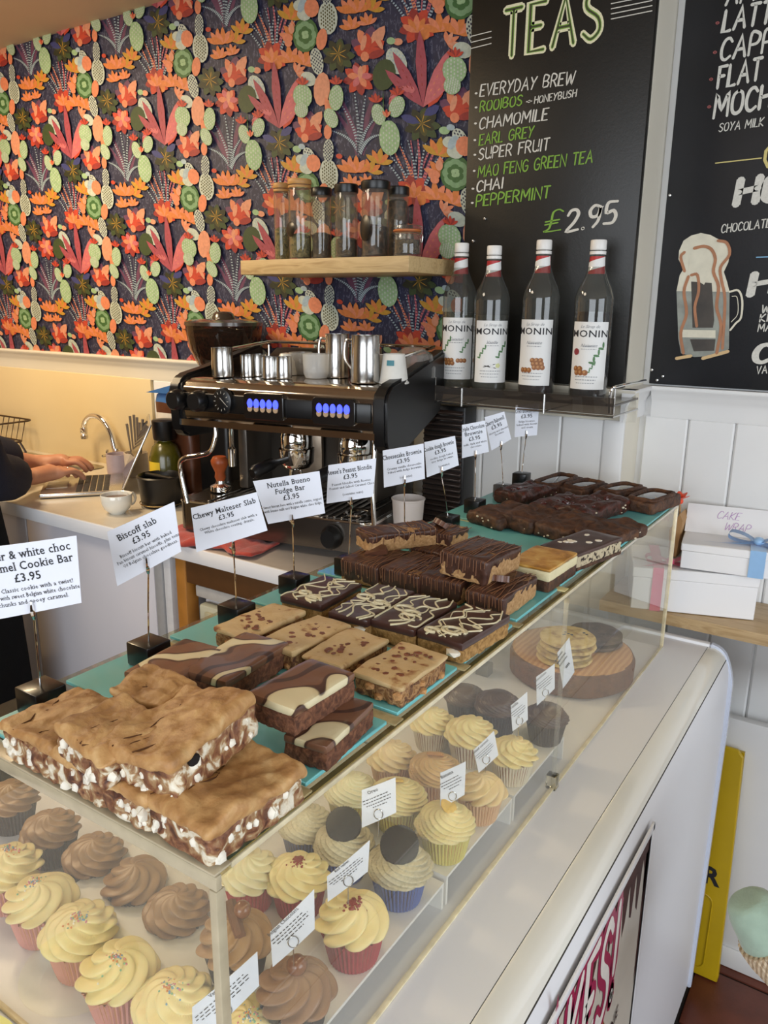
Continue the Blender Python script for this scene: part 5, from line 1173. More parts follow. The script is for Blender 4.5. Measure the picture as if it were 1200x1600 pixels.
# white cup
p = atz(178, 803, WZ); cp = thing('cup', 'small white espresso cup standing at the worktop edge', 'cup', (p.x, p.y+.012, WZ)); M_porc = mat('porcelain', 'e6e4da', .15, 0, .01, 10, coat=.6)
b = BM(); lathe(b, [(0, .002), (.020, .0), (.022, .003), (.034, .014), (.040, .030), (.0415, .052), (.0405, .0535), (.0385, .052), (.036, .03), (.028, .012), (0, .009)], 40); finish('body', b, M_porc, cp)
b = BM(); lathe(b, [(0, .0), (.0375, .0)], 32); finish('coffee', b, mat('coffee', '6d4d30', .1), cp, loc=(0, 0, .042))
b = BM(); tube(b, spline([(.037, .0, .045), (.052, .0, .046), (.058, 0, .032), (.050, 0, .018), (.034, 0, .018)], 5), .0042, 8); finish('handle', b, M_porc, cp, rot=(0, 0, 1.5))
# items between sink and machine: yellow-lidded bottle, brown packet, dark jug
p = aty(258, 700, 1.52)
bt = thing('bottle', 'yellow-green squeeze bottle with black cap left of the coffee machine', 'bottle', (p.x, 1.52, WZ))
b = BM(); lathe(b, [(0, 0), (.042, 0), (.046, .01), (.046, .12), (.036, .15), (.02, .165), (.02, .175), (0, .175)], 28); finish('body', b, mat('olive_bottle', '4d480f', .25, 0, .3, 30, coat=.3), bt)
b = BM(); lathe(b, [(0, .17), (.030, .17), (.032, .175), (.034, .225), (.030, .228), (0, .228)], 28); finish('cap', b, M_black, bt)
b = BM(); lathe(b, [(.0468, .04), (.0468, .11)], 20, a0=-2.6, a1=-1.1); finish('label', b, mat('yellow_label', 'd9b830', .4), bt)
p = aty(236, 690, 1.60)
bt = thing('bottle', 'slim bottle with a bright yellow label beside the cutlery pot', 'bottle', (p.x+.03, 1.66, WZ)); b = BM(); lathe(b, [(0, 0), (.026, 0), (.028, .01), (.028, .13), (.014, .17), (.014, .20), (0, .20)], 24); finish('body', b, mat('brown_bottle', '3a2a14', .2), bt)
b = BM(); lathe(b, [(.0285, .05), (.0285, .12)], 20, a0=-2.8, a1=-.6); finish('label', b, mat('yellow_label', 'd9b830', .4), bt)
# foil coffee bag with blue top
p = aty(275, 640, 1.60); cb = thing('coffee_bag', 'brown and white coffee bag with a blue folded top behind the machine', 'bag', (p.x+.03, 1.60, WZ))
b = sbox(.15, .09, .30, 12, 8, 10, .2, .004, 25, 3); b2 = b
for f in b.faces:
    z = f.calc_center_median().z; f.material_index = 1 if z > .268 else (2 if .215 < z < .235 else 0)
finish('bag', b, [mat('bag_brown', '54301e', .35, 0, .2, 30), mat('bag_blue', '3566a0', .5), mat('bag_band', 'd9d0c0', .4)], cb)
b = BM(); prism(b, [(-.10, .296), (.075, .30), (.085, .318), (.02, .326)], 'y', -.05, .04); finish('blue_flap', b, MATS['bag_blue'], cb)
# knocking tub / pans in front, dark
p = atz(235, 765, WZ+.03); kb = thing('knock_box', 'black rubber knock box with brass glint left of the drip tray', 'knock box', (-1.70, 1.44, WZ)); kb.scale = (.8, .8, .85)
b = BM(); lathe(b, [(0, 0), (.062, 0), (.07, .01), (.078, .085), (.082, .10), (.076, .104), (.068, .09), (.06, .02), (0, .02)], 32); finish('tub', b, M_black, kb)
b = BM(); tube(b, [(-.074, 0, .094), (.074, 0, .094)], .009, 12); finish('bar', b, M_black, kb)
b = BM(); tube(b, [(.075*cos(a), .075*sin(a), .012) for a in [2*pi*i/40 for i in range(40)]], .002, 6, closed=True); finish('brass_ring', b, mat('brass', (.7, .5, .22), .25, 1), kb)
# under-worktop units
cb = thing('cabinet', 'white cabinet with smooth side panels under the worktop at the left', 'cabinet', (-2.0, 1.47, 0)); xe = aty(262, 950, 1.215).x
b = BM(); bb(b, -3.2, xe-.05, 1.25, WY-.02, .08, WZ-.036); addto(cb, 'carcass', b, M_white, smooth=False)
M_lil = mat('door_white', 'd6d4dc', .2, 0, .02, 3, coat=.3)
for x0, x1 in ((-3.2, -2.62), (-2.615, -2.03), (-2.025, xe-.055)):
    b = BM(); bb(b, x0, x1, 1.225, 1.249, .09, WZ-.04, .003); d_ = addto(cb, 'door', b, M_lil)
b = BM(); bb(b, xe-.05, xe-.022, 1.222, WY-.02, 0, WZ-.036, .002); addto(cb, 'side_panel', b, mat('panel_grey', '9a9a9c', .3)); 
b = BM(); bb(b, xe-.020, xe+.005, 1.226, WY-.02, 0, WZ-.036, .002); addto(cb, 'side_panel', b, mat('panel_white', 'cfcfd2', .3))
b = BM(); bb(b, xe+.028, xe+.062, 1.222, 1.262, 0, WZ-.036, .003); bp2 = addto(wt, 'wooden_leg', b, mat('leg_pine', 'a8702c', .5, 0, .12, 20)); 
b = BM(); bb(b, xe+.062, -.73, 1.225, 1.245, WZ-.10, WZ-.036, .002); addto(wt, 'rail', b, mat('rail_wood', '5e3c1c', .6))
fr = thing('undercounter_fridge', 'white undercounter fridge with recessed handle below the coffee machine', 'fridge', (-1.02, 1.46, 0)); fx0 = xe+.085
b = BM(); bb(b, fx0, -.75, 1.26, 1.68, .03, .875, .006); addto(fr, 'body', b, M_white)
b = BM(); bb(b, fx0-.005, -.745, 1.235, 1.70, .885, .915, .004); addto(fr, 'lid', b, mat('fridge_top', 'c6c2bc', .3))
b = BM(); bb(b, fx0, -.75, 1.225, 1.258, .03, .80, .006); dd = addto(fr, 'door', b, M_lil)
b = BM(); bb(b, fx0+.01, -.76, 1.228, 1.256, .812, .872, .008); addto(fr, 'front_band', b, mat('band_cream', 'c9c6ae', .35))
b = BM(); bb(b, fx0+.035, fx0+.20, 1.221, 1.230, .822, .858, .004); addto(fr, 'handle', b, mat('handle_cream', 'b3ae92', .4))
# red cloth
rc = sbox(.30, .115, .018, 40, 24, 3, .5, .004, 30, 4, .012)
for v in rc.verts:
    e = abs(v.co.x)/.15; v.co.z = v.co.z*(1-.5*e)+.010*abs(noise.noise(Vector((v.co.x*28, v.co.y*9, 0)))); v.co.y += .012*sin(v.co.x*40); v.co.z = max(.0005, v.co.z)
p = atz(395, 862, WZ+.01)
rco = finish('folded_cloth', rc, mat('red_cloth', 'a8382a', .85, 0, .15, 40, .5, 200, sheen=.3), None, loc=(-1.31, 1.262, WZ+.001), rot=(0, 0, .12)); tag(rco, 'crumpled red cloth lying on the worktop in front of the coffee machine', 'cloth')
# pink paper cup
def papercup(px, ptop, y, z, h, r, m, lab, band=None, up=True):
    p = aty(px, ptop, y); h = max(h, p.z-z) if z == WZ else h; t = thing('paper_cup', lab, 'paper cup', (p.x, y, z)); b = BM()
    pr = [(0, .004), (r*.70, .003), (r*.72, 0), (r*.74, 0), (r, h-.004), (r*1.05, h-.003), (r*1.06, h), (r*1.0, h+.001), (r*.96, h-.004), (r*.70, .006), (0, .006)]
    if not up: pr = [(q[0], h-q[1]) for q in reversed(pr)]
    lathe(b, pr, 36); finish('cup', b, m, t)
    if band: b = BM(); lathe(b, [(r*band[0], h*band[1]), (r*band[2], h*band[3])], 16, a0=band[4], a1=band[5]); finish('print', b, band[6], t)
    return t
papercup(638, 778, 1.44, WZ, .088, .036, ramp_mat('cup_pink', [(.45, 'd9d2cf'), (.55, 'c7aab8')], 'noise', 3, .5, 0, 0, vscale=(.01, .01, 3)), 'pale pink takeaway cup on the worktop in front of the machine side')
# louvred dark unit behind machine
lx0, lx1 = -.98, -.865
lv = thing('louvred_unit', 'dark louvred appliance panel between the coffee machine and the white panelling', 'appliance', ((lx0+lx1)/2, 1.69, WZ))
b = BM(); bx(b, (0, 0, .16), (lx1-lx0, .06, .32), None, .004); finish('body', b, M_black, lv)
sb = BM(); bx(sb, (0, 0, 0), (lx1-lx0-.01, .012, .006), Matrix.Rotation(.5, 3, 'X'), .001, 1); s0 = finish('slat', sb, mat('slat_brown', '4a3f3a', .35, .3), lv, loc=(0, -.034, .02))
for k in range(1, 22):
    o = bpy.data.objects.new('slat', s0.data); COL.objects.link(o); o.parent = lv; o.location = (0, -.034, .02+.0135*k)

# ================================================================== ESPRESSO MACHINE
em = thing('espresso_machine', 'large two-group chrome espresso machine with black side panels and blue-lit buttons', 'coffee machine', (-1.17, 1.46, WZ))
M_mir = mat('polished_steel', (.50, .44, .38), .12, 1, .05, 8); M_dkst = mat('dark_steel', (.20, .18, .16), .25, 1, .1, 10)
M_dkp = mat('smoked_panel', (.10, .085, .07), .35, .6, .1, 10); ex0, ex1 = -1.455, -.882; E0 = Vector(em.location)
def em_add(name, b, m, par=em, **k): return addto(em, name, b, m, **k)
# drip tray base
b = BM(); prism(b, [(x-.0, y) for x, y in rpoly(.60, .33, .035, 6, -1.22, 1.515)], 'z', WZ+.022, WZ+.088); em_add('drip_tray_base', b, M_dkst)
b = BM(); prism(b, rpoly(.605, .335, .037, 6, -1.22, 1.515), 'z', WZ+.088, WZ+.094); bmesh.ops.bevel(b, geom=b.edges[:], offset=.002, segments=2, affect='EDGES'); em_add('tray_rim', b, M_chrome)
b = BM(); prism(b, rpoly(.575, .305, .03, 6, -1.22, 1.515), 'z', WZ+.090, WZ+.0945); em_add('tray_well', b, M_dkst)
for k in range(22): 
    if k == 0: gb = BM(); bx(gb, (0, 0, 0), (.006, .22, .003), None, .0008, 1); g0 = em_add('grate_bar', gb, M_steel); g0.matrix_parent_inverse = Matrix(); g0.location = Vector((-1.42, 1.47, WZ+.0962))-E0
    else: o = bpy.data.objects.new('grate_bar', g0.data); COL.objects.link(o); o.parent = em; o.location = g0.location+Vector((.0215*k, 0, 0))
for x, y in ((-1.40, 1.40), (-.98, 1.40), (-1.44, 1.62), (-.98, 1.62)):
    b = BM(); lathe(b, [(0, 0), (.02, 0), (.018, .024), (0, .024)], 20, c=(x, y, WZ)); em_add('foot', b, M_black)
b = BM(); bx(b, (-1.205, 1.66-.02, WZ+.19), (.50, .05, .20), None, .004); em_add('back_panel', b, M_dkp)
for x in (-1.41, -1.00): b = BM(); bx(b, (x, 1.56, WZ+.2), (.03, .12, .2), None, .004); em_add('pillar', b, M_dkp)
b = BM(); bx(b, (-1.26, 1.60, WZ+.205), (.10, .012, .16), None, .003); em_add('badge_plate', b, mat('plate_brown', (.36, .29, .22), .3, .8, .05, 10))
# upper body, curved hood: profile in (y,z) extruded along x
up = [(1.295, 1.318), (1.292, 1.335), (1.290, 1.386), (1.296, 1.399), (1.312, 1.409), (1.345, 1.413), (1.66, 1.414), (1.66, 1.30), (1.40, 1.296), (1.33, 1.302)]
b = BM(); prism(b, up, 'x', ex0+.03, ex1-.004); bmesh.ops.bevel(b, geom=[e for e in b.edges if abs(e.verts[0].co.x-e.verts[1].co.x) > .1], offset=.004, segments=2, affect='EDGES'); em_add('hood', b, M_mir, angle=50)
b = BM(); prism(b, [(1.286, 1.308), (1.286, 1.322), (1.296, 1.326), (1.32, 1.31), (1.32, 1.302)], 'x', ex0+.02, ex1); em_add('lower_trim', b, M_chrome)
# black side cheeks
side = [(1.283, 1.305), (1.279, 1.385), (1.288, 1.405), (1.312, 1.419), (1.40, 1.431), (1.63, 1.474), (1.645, 1.40), (1.60, 1.33), (1.40, 1.275), (1.31, 1.278), (1.29, 1.29)]
for x0_, x1_ in ((ex1-.006, ex1+.030), (ex0-.006, ex0+.030)):
    b = BM(); prism(b, side, 'x', x0_, x1_); bmesh.ops.bevel(b, geom=b.edges[:], offset=.006, segments=2, affect='EDGES', clamp_overlap=True); em_add('side_panel', b, M_black)
# front fascia band with button pods
b = BM(); bx(b, (-1.168, 1.291, 1.361), (.55, .010, .040), None, .003); em_add('fascia_band', b, M_black)
M_blue = emit('blue_button_light', (.04, .06, 1.0), 3.0)
for xc in (-1.175, -.985):
    b = BM(); prism(b, rpoly(.112, .056, .010, 4, xc, 1.362), 'y', 1.276, 1.296); bmesh.ops.bevel(b, geom=b.edges[:], offset=.0015, segments=1, affect='EDGES'); pod = em_add('button_pod', b, mat('pod_black', '15110f', .25, coat=.3))
    for k in range(5):
        bb_ = BM(); lathe(bb_, [(0, .003), (.0065, .0025), (.0078, 0)], 16, M=Matrix.Rotation(pi/2, 4, 'X') @ Matrix.Diagonal((1, 1.3, 1, 1)))
        o = finish('button', bb_, M_blue, pod); o.location = Vector((xc-.036+.018*k, 1.2755, 1.367))-E0; o.parent = pod
        o.matrix_parent_inverse = Matrix(); o.location = Vector((xc-.036+.018*k, 1.2755, 1.368))
        bb_ = BM(); lathe(bb_, [(0, .002), (.0062, .002), (.0068, 0)], 14, M=Matrix.Rotation(pi/2, 4, 'X')); o = finish('cup_symbol', bb_, mat('symbol_tan', 'b59a7c', .4), pod); o.matrix_parent_inverse = Matrix(); o.location = Vector((xc-.036+.018*k, 1.2752, 1.357))
b = BM(); lathe(b, [(0, .012), (.022, .012), (.027, .010), (.029, 0)], 32, M=Matrix.Rotation(pi/2, 4, 'X'), c=(-1.295, 1.288, 1.368)); g_ = em_add('pressure_gauge', b, M_black)
b = BM()
for k in range(12): a = k*pi/6; bx(b, (-1.295+.019*cos(a), 1.2755, 1.368+.019*sin(a)), (.0045, .0006, .0012), Matrix.Rotation(-a, 3, 'Y'))
bx(b, (-1.290, 1.2754, 1.368), (.022, .0006, .0014), Matrix.Rotation(.7, 3, 'Y')); t_ = em_add('gauge_marks', b, mat('gauge_white', 'b8b4a8', .5)); t_['kind'] = 'stuff'
for x in (-1.43, -1.365): b = BM(); lathe(b, [(0, .03), (.018, .03), (.022, .026), (.024, .004), (.02, 0)], 24, M=Matrix.Rotation(pi/2, 4, 'X'), c=(x, 1.288, 1.365)); em_add('steam_knob', b, M_black)
# cup rail and deck
b = BM(); tube(b, [(ex1-.01, 1.40, 1.462), (ex1-.01, 1.645, 1.478), (ex0+.04, 1.645, 1.478), (ex0+.04, 1.40, 1.462)], .004, 8)
for x, y in ((ex1-.01, 1.41), (ex1-.01, 1.645), (-1.05, 1.645), (-1.25, 1.645), (ex0+.04, 1.645)): tube(b, [(x, y, 1.412), (x, y, 1.470)], .0035, 8)
em_add('cup_rail', b, M_chrome)
b = BM(); b_ = [(1.48, 1.413), (1.50, 1.440), (1.56, 1.468), (1.61, 1.468), (1.63, 1.413)]; prism(b, b_, 'x', -1.33, -1.13); em_add('boiler_cover', b, M_black)
# groups + portafilters
for xc in (-1.165, -.995):
    b = BM(); lathe(b, [(0, 1.318), (.030, 1.318), (.034, 1.30), (.040, 1.285), (.041, 1.262), (.036, 1.252), (0, 1.252)], 32, c=(xc, 1.40, 0)); em_add('group_head', b, M_chrome)
    b = BM(); lathe(b, [(0, 1.212), (.033, 1.212), (.043, 1.224), (.045, 1.256), (.038, 1.260), (0, 1.260)], 32, c=(xc, 1.40, 0)); em_add('portafilter', b, M_chrome)
    b = BM(); tube(b, [(xc-.0, 1.365, 1.236), (xc-.006, 1.32, 1.236), (xc-.008, 1.30, 1.235), (xc-.014, 1.245, 1.228), (xc-.016, 1.235, 1.226)], [.007, .008, .014, .016, .010], 14); em_add('portafilter_handle', b, M_black)
    b = BM(); tube(b, spline([(xc, 1.40, 1.218), (xc-.012, 1.395, 1.208), (xc-.015, 1.395, 1.190)], 4), .005, 8); tube(b, spline([(xc, 1.40, 1.218), (xc+.012, 1.395, 1.208), (xc+.015, 1.395, 1.190)], 4), .005, 8); em_add('spout', b, M_chrome)
    b = BM(); lathe(b, [(.032, 0), (.038, .003), (.034, .006), (.028, .004)], 32, c=(xc+.01, 1.40, WZ+.098)); em_add('tray_ring', b, M_chrome)
# steam wands
for pts, r in (([(-1.36, 1.33, 1.305), (-1.358, 1.325, 1.275), (-1.372, 1.32, 1.245), (-1.405, 1.315, 1.235), (-1.45, 1.31, 1.225), (-1.462, 1.31, 1.20), (-1.445, 1.31, 1.12)], .006), ([(-.905, 1.33, 1.305), (-.905, 1.325, 1.25), (-.905, 1.32, 1.20), (-.898, 1.315, 1.12)], .0055)):
    b = BM(); tube(b, spline(pts, 6), r, 10); em_add('steam_wand', b, M_chrome)
b = BM(); tube(b, [(-1.312, 1.33, 1.305), (-1.312, 1.33, 1.26), (-1.312, 1.33, 1.255), (-1.312, 1.33, 1.215)], [.0055, .0055, .010, .009], 12); em_add('water_spout', b, M_chrome)
b = BM(); lathe(b, [(0, .03), (.020, .03), (.026, .02), (.028, .008), (.024, 0)], 28, M=Matrix.Rotation(pi/2, 4, 'X'), c=(-1.03, 1.352, WZ+.055)); em_add('tray_knob', b, M_black)
b = BM(); prism(b, [(.045*cos(a)-1.40, .012*sin(a)+WZ+.060) for a in [2*pi*i/28 for i in range(28)]], 'y', 1.346, 1.3505); nb = em_add('name_badge', b, M_steel)
b = text_bm('Conti', .016, .01, .3, False, 'CENTER', 1.2); o = em_add('badge_lettering', b, M_ink, smooth=False); o.parent = em; o.matrix_parent_inverse = Matrix(); o.matrix_local = Matrix.Translation(-E0) @ frame_mat(Vector((-1.40, 1.3455, WZ+.055)), Vector((1, 0, 0)), Vector((0, 0, 1)))
# tamper / orange-handled thing under the left
tm = thing('tamper', 'coffee tamper with an orange-brown wooden handle beside the drip tray', 'tamper', (-1.395, 1.37, WZ+.0985))
b = BM(); lathe(b, [(0, 0), (.026, 0), (.026, .012), (.012, .018), (.010, .026)], 24); finish('base', b, M_chrome, tm)
b = BM(); lathe(b, [(.010, .024), (.014, .034), (.012, .046), (.021, .066), (.022, .076), (.016, .086), (0, .088)], 24); finish('handle', b, mat('orange_wood', '9c4a22', .35, 0, .15, 40), tm)

em.rotation_euler = (0, 0, radians(10)); em.scale = (.87, 1, 1)
_l = Matrix.Rotation(radians(10), 3, 'Z') @ Vector(((ex1-em.location.x)*.87, 1.29-em.location.y, 0)); em.location = Vector((-.872, 1.29, WZ))-_l
em.location.z = WZ
# grinder behind
gx = aty(345, 540, 1.585).x
gr = thing('coffee_grinder', 'coffee grinder with a big smoky bean hopper behind the espresso machine', 'coffee grinder', (gx, 1.60, WZ))
gr.scale = (.80, .80, .905)
b = BM(); bx(b, (0, 0, .17), (.15, .16, .34), None, .02, 3); finish('body', b, M_black, gr)
b = BM(); lathe(b, [(.045, .345), (.05, .37), (.062, .395), (.095, .43), (.118, .475), (.128, .52), (.131, .548), (.128, .549), (.124, .52), (.112, .475), (.09, .435), (.058, .40)], 40); finish('hopper', b, sheet_glass('smoky_plastic', (.52, .40, .30), .10, 1.0, (.3, .2, .14)), gr)
b = BM(); lathe(b, [(0, .365), (.05, .38), (.088, .432), (.108, .475), (.119, .515), (.11, .53), (.05, .535), (0, .53)], 36)
for v in b.verts: v.co += noise.noise_vector(v.co*140)*.002
finish('coffee_beans', b, ramp_mat('beans', [(.35, '1d110a'), (.5, '4d301c'), (.65, '6b4528')], 'voronoi', 90, .4, 0, .8, 160), gr)['kind'] = 'stuff'
b = BM(); lathe(b, [(.133, .546), (.133, .556), (.11, .562), (.04, .566), (.034, .580), (.024, .586), (0, .587)], 40); finish('lid', b, mat('grinder_lid', '3f352c', .25, .3, coat=.4), gr)
b = BM(); lathe(b, [(.038, .335), (.048, .338), (.05, .352), (.042, .36)], 32); finish('collar', b, M_chrome, gr)

# cups and pitchers on top of the machine
ZT = 1.4148
def steelcup(px, py, w, h, y, lab, nm='milk_jug', handle=-1, grp=None, lid=False, dy=0):
    p = aty(px, py, y); r = w*dist_px(p)/2; H_ = h*dist_px(p); t = thing(nm, lab, 'milk jug' if nm == 'milk_jug' else 'cup', (p.x, p.y, ZT), group=grp)
    b = BM(); lathe(b, [(0, 0), (r*.96, 0), (r, .004), (r, H_*.35), (r*.97, H_*.7), (r*.95, H_-.002), (r*.97, H_), (r*.92, H_), (r*.93, H_*.5), (r*.92, .004), (0, .004)], 36)
    for v in b.verts:
        if v.co.z > H_*.9 and nm == 'milk_jug' and abs(atan2(v.co.y, v.co.x)-1.2) < .35: v.co.xy *= 1.08
    finish('body', b, M_steel, t)
    if handle: b = BM(); s_ = handle; tube(b, spline([(s_*r*.95, -.004, H_*.88), (s_*(r+.014), -.008, H_*.86), (s_*(r+.015), -.010, H_*.5), (s_*(r*.98), -.008, H_*.28)], 5), .0032, 8); finish('handle', b, M_steel, t)
    return t
def dist_px(p): return (p-CAM).dot(FW)/FPX
steelcup(348, 581, 34, 44, 1.275, 'brushed steel canister at the left end of the machine top', 'steel_cup', 0)
for i, (px, y) in enumerate(((388, 1.31), (405, 1.335), (421, 1.31), (443, 1.325))): steelcup(px, (585, 586, 589, 590)[i], 24 if i < 3 else 27, 33, y, ['small steel cup leftmost of the four in a row', 'small steel cup second of the four in a row', 'small steel cup third of the four in a row', 'small steel cup at the right end of the row'][i], 'steel_cup', 0, 'row of small steel cups')
steelcup(527, 592, 38, 66, 1.42, 'tall steel milk jug on the machine, partly behind the other', 'milk_jug', -1, 'steel milk jugs'); steelcup(571, 597, 46, 72, 1.36, 'tall steel milk jug in front with its handle to the left', 'milk_jug', -1, 'steel milk jugs')
def glasscup(px, y, lab, r=.027, h=.05, z=ZT, dome=False, m=None):
    p = aty(px, 570, y); t = thing('glass_cup', lab, 'cup', (p.x, y, z)); b = BM()
    if dome: lathe(b, [(r, 0), (r, .01), (r*.9, h*.6), (r*.5, h*.95), (0, h), (0, h-.003), (r*.8, h*.6), (r*.92, .006)], 28)
    else: lathe(b, [(0, 0), (r*.8, 0), (r*.95, .01), (r, h), (r*.95, h), (r*.9, .012), (0, .006)], 28)
    finish('cup', b, m or sheet_glass('cup_glass', (.86, .86, .86), .25, 1), t); return t
glasscup(447, 1.40, 'white upturned cup behind the small steel cups', .026, .050, dome=True, m=M_porc); glasscup(470, 1.43, 'clear glass behind the small steel cups', .028, .05); glasscup(494, 1.38, 'pale translucent cup between the small cups and the milk jugs', .030, .052, m=sheet_glass('frost_cup', (.8, .82, .84), .5, 1))
papercup(600, 556, 1.42, ZT, .055, .022, mat('paper_white', 'd9d7d0', .6), 'plain white paper cup behind the front milk jug', up=False)
papercup(616, 553, 1.385, ZT, .060, .030, mat('paper_white', 'd9d7d0', .6), 'upturned white paper cup with a small teal label on the machine', (.90, .62, .86, .80, -1.6, -1.0, mat('teal_print', '3f7f8c', .5)), up=False)
p = aty(650, 575, 1.52); t = thing('plastic_dome', 'clear domed plastic cover at the right end of the machine top', 'dome', (p.x-.02, 1.54, ZT)); b = BM(); lathe(b, [(.052, 0), (.052, .02), (.044, .05), (.02, .066), (0, .068)], 32); finish('dome', b, sheet_glass('dome_clear', (.85, .83, .8), .25, 1), t)
# ================================================================== WALL SHELF AND JARS
sx0, sx1 = -1.425, -.932
sh = thing('wall_shelf', 'pale wood floating shelf on the cactus wallpaper carrying jars', 'shelf', ((sx0+sx1)/2, WY, 1.642))
b = BM(); bb(b, sx0, sx1, 1.50, WY-.001, 1.642, 1.676, .0012); addto(sh, 'board', b, M_oak)
SZ = 1.676
def jar(px, ptop, wpx, y, lab, lid, cont, clog=None, group='tall lidded jars on the shelf', h=None):
    p = aty(px, ptop, y); k = dist_px(p); r = wpx*k/2; H_ = (p.z-SZ) if h is None else h
    t = thing('storage_jar', lab, 'jar', (p.x, y, SZ), group=group)
    b = BM(); lathe(b, [(0, 0), (r*.95, 0), (r, .004), (r, H_-.022), (r*.96, H_-.018), (r*.96, H_-.004), (r*.93, H_-.004), (r*.93, .006), (0, .006)], 36); finish('glass', b, sheet_glass('jar_glass', (.93, .91, .86), .04, 1.6), t)
    c0 = cont[1]*H_; b = BM(); lathe(b, [(0, .008), (r*.90, .008), (r*.91, c0*.5), (r*.90, c0-.004), (r*.6, c0), (0, c0+.002)], 24)
    for v in b.verts: v.co += noise.noise_vector(v.co*120)*.0022
    finish('contents', b, cont[0], t)
    b = BM()
    if lid == 'wood': lathe(b, [(0, H_-.006), (r*1.0, H_-.006), (r*1.04, H_-.004), (r*1.04, H_+.004), (r, H_+.006), (0, H_+.006)], 36); lathe(b, [(r*1.005, H_-.014), (r*1.02, H_-.0135), (r*1.02, H_-.009), (r*1.005, H_-.0085)], 36)
    else: lathe(b, [(0, H_-.014), (r*1.03, H_-.014), (r*1.06, H_-.011), (r*1.05, H_+.003), (r*.98, H_+.005), (0, H_+.005)], 36)
    finish('lid', b, mat('lid_wood', 'b98a4e', .5, 0, .12, 50) if lid == 'wood' else M_black, t)
    if clog:
        b = BM(); lathe(b, [(0, .004), (.014, .004), (.022, 0), (.014, -.004), (0, -.004)], 18, M=Matrix.Rotation(pi/2, 4, 'X') @ Matrix.Diagonal((1, clog, 1, 1))); o = finish('black_label', b, M_black, t, loc=(-.004, -r-.004, H_*.40)); o.rotation_euler = (0, 0, -.4)
    return t
M_tea = ramp_mat('tea_leaves', [(.35, '1a150e'), (.5, '3c3220'), (.65, '5b4c30')], 'noise', 160, .8, 1, .6, 200); M_tea2 = ramp_mat('tea_green', [(.35, '3d3d1e'), (.5, '6b6838'), (.65, '8c7c4a')], 'noise', 120, .8, 1, .6, 200); M_beans2 = ramp_mat('beans_shelf', [(.35, '120c08'), (.5, '34231a'), (.65, '4d3626')], 'voronoi', 90, .4, 0, .8, 160)
jar(440, 291, 26, 1.62, 'slim jar with a pale wood lid at the left end of the shelf', 'wood', (M_tea2, .46)); jar(468, 285, 36, 1.585, 'tall jar with a pale wood lid and a dark round label, second on the shelf', 'wood', (M_tea2, .35), .8)
jar(502, 297, 31, 1.60, 'narrow black-lidded jar, third on the shelf', 'black', (M_tea, .40)); jar(541, 292, 36, 1.58, 'black-lidded jar in the middle of the shelf', 'black', (M_tea, .30)); jar(587, 287, 44, 1.58, 'widest black-lidded jar with a dark flower-shaped label', 'black', (M_beans2, .45), 1.3); jar(622, 296, 34, 1.66, 'dark jar at the back right of the shelf', 'black', (M_beans2, .85))
# clip-top jar
p = aty(637, 355, 1.555); t = thing('clip_top_jar', 'small clip-top glass jar with an orange seal at the right end of the shelf', 'jar', (p.x, 1.555, SZ)); r = .031
b = BM(); lathe(b, [(0, 0), (r*.95, 0), (r, .005), (r, .042), (r*.9, .050), (r*.9, .054), (r*.85, .054), (r*.9, .04), (r*.9, .006), (0, .006)], 32); finish('glass', b, MATS['jar_glass'], t)
b = BM(); lathe(b, [(r*.95, .0525), (r*1.03, .054), (r*1.03, .057), (r*.95, .058)], 32); finish('seal', b, mat('rubber_orange', 'b0622a', .5), t)
b = BM(); lathe(b, [(r*.97, .058), (r*1.02, .060), (r*.98, .066), (r*.5, .070), (0, .070)], 32); finish('lid', b, MATS['jar_glass'], t)
b = BM(); tube(b, [(r*1.05*cos(a), r*1.05*sin(a), .050) for a in [2*pi*i/24 for i in range(24)]], .001, 5, closed=True); tube(b, spline([(r*1.05, 0, .05), (r*1.25, 0, .045), (r*1.2, 0, .03), (r*1.08, 0, .038)], 4), .0012, 6); tube(b, [(r*1.05, .006, .05), (r*1.1, .006, .064), (0, 0, .0715)], .001, 6); finish('wire_clip', b, M_steel, t)
b = BM(); lathe(b, [(0, .008), (r*.86, .008), (r*.86, .036), (0, .040)], 24); finish('contents', b, M_tea, t)

# ================================================================== SYRUP RACK
RZ = 1.385
rk = thing('bottle_rack', 'smoked clear bottle rack with metal rails under the tea menu board', 'rack', (-.70, WY-.012, 1.37))
rx0, rx1, ry0, ry1 = -.897, -.480, 1.560, WY-.014
b = BM(); bb(b, rx0, rx1, ry0, ry1, RZ-.006, RZ-.001, .001); addto(rk, 'shelf_plate', b, sheet_glass('smoked_plate', (.42, .38, .34), .12, 1.2, (.25, .22, .2)), smooth=False)
b = BM(); bb(b, rx0, rx1, ry0-.003, ry0, RZ-.022, RZ+.012, .001); addto(rk, 'front_lip', b, sheet_glass('smoked_lip', (.50, .46, .42), .15, 1.2, (.3, .27, .25)), smooth=False)
b = BM(); tube(b, [(rx0, ry1, RZ-.026), (rx0, ry0, RZ-.026), (rx1, ry0, RZ-.026), (rx1, ry1, RZ-.026)], .0022, 8); addto(rk, 'lower_rail', b, M_steel)
for x in (rx0+.075, rx0+.27): b = BM(); tube(b, [(x, ry0-.004, RZ-.030), (x, ry0-.004, RZ+.010)], .0022, 8); tube(b, [(x, ry0-.004, RZ-.026), (x, ry1, RZ-.026)], .0018, 8); addto(rk, 'rail_clip', b, M_steel)
for x in (rx0+.002, rx1-.002): b = BM(); tube(b, [(x, ry0+.004, RZ-.020), (x, ry0+.004, RZ+.030)], .0022, 8); addto(rk, 'end_pin', b, M_steel)
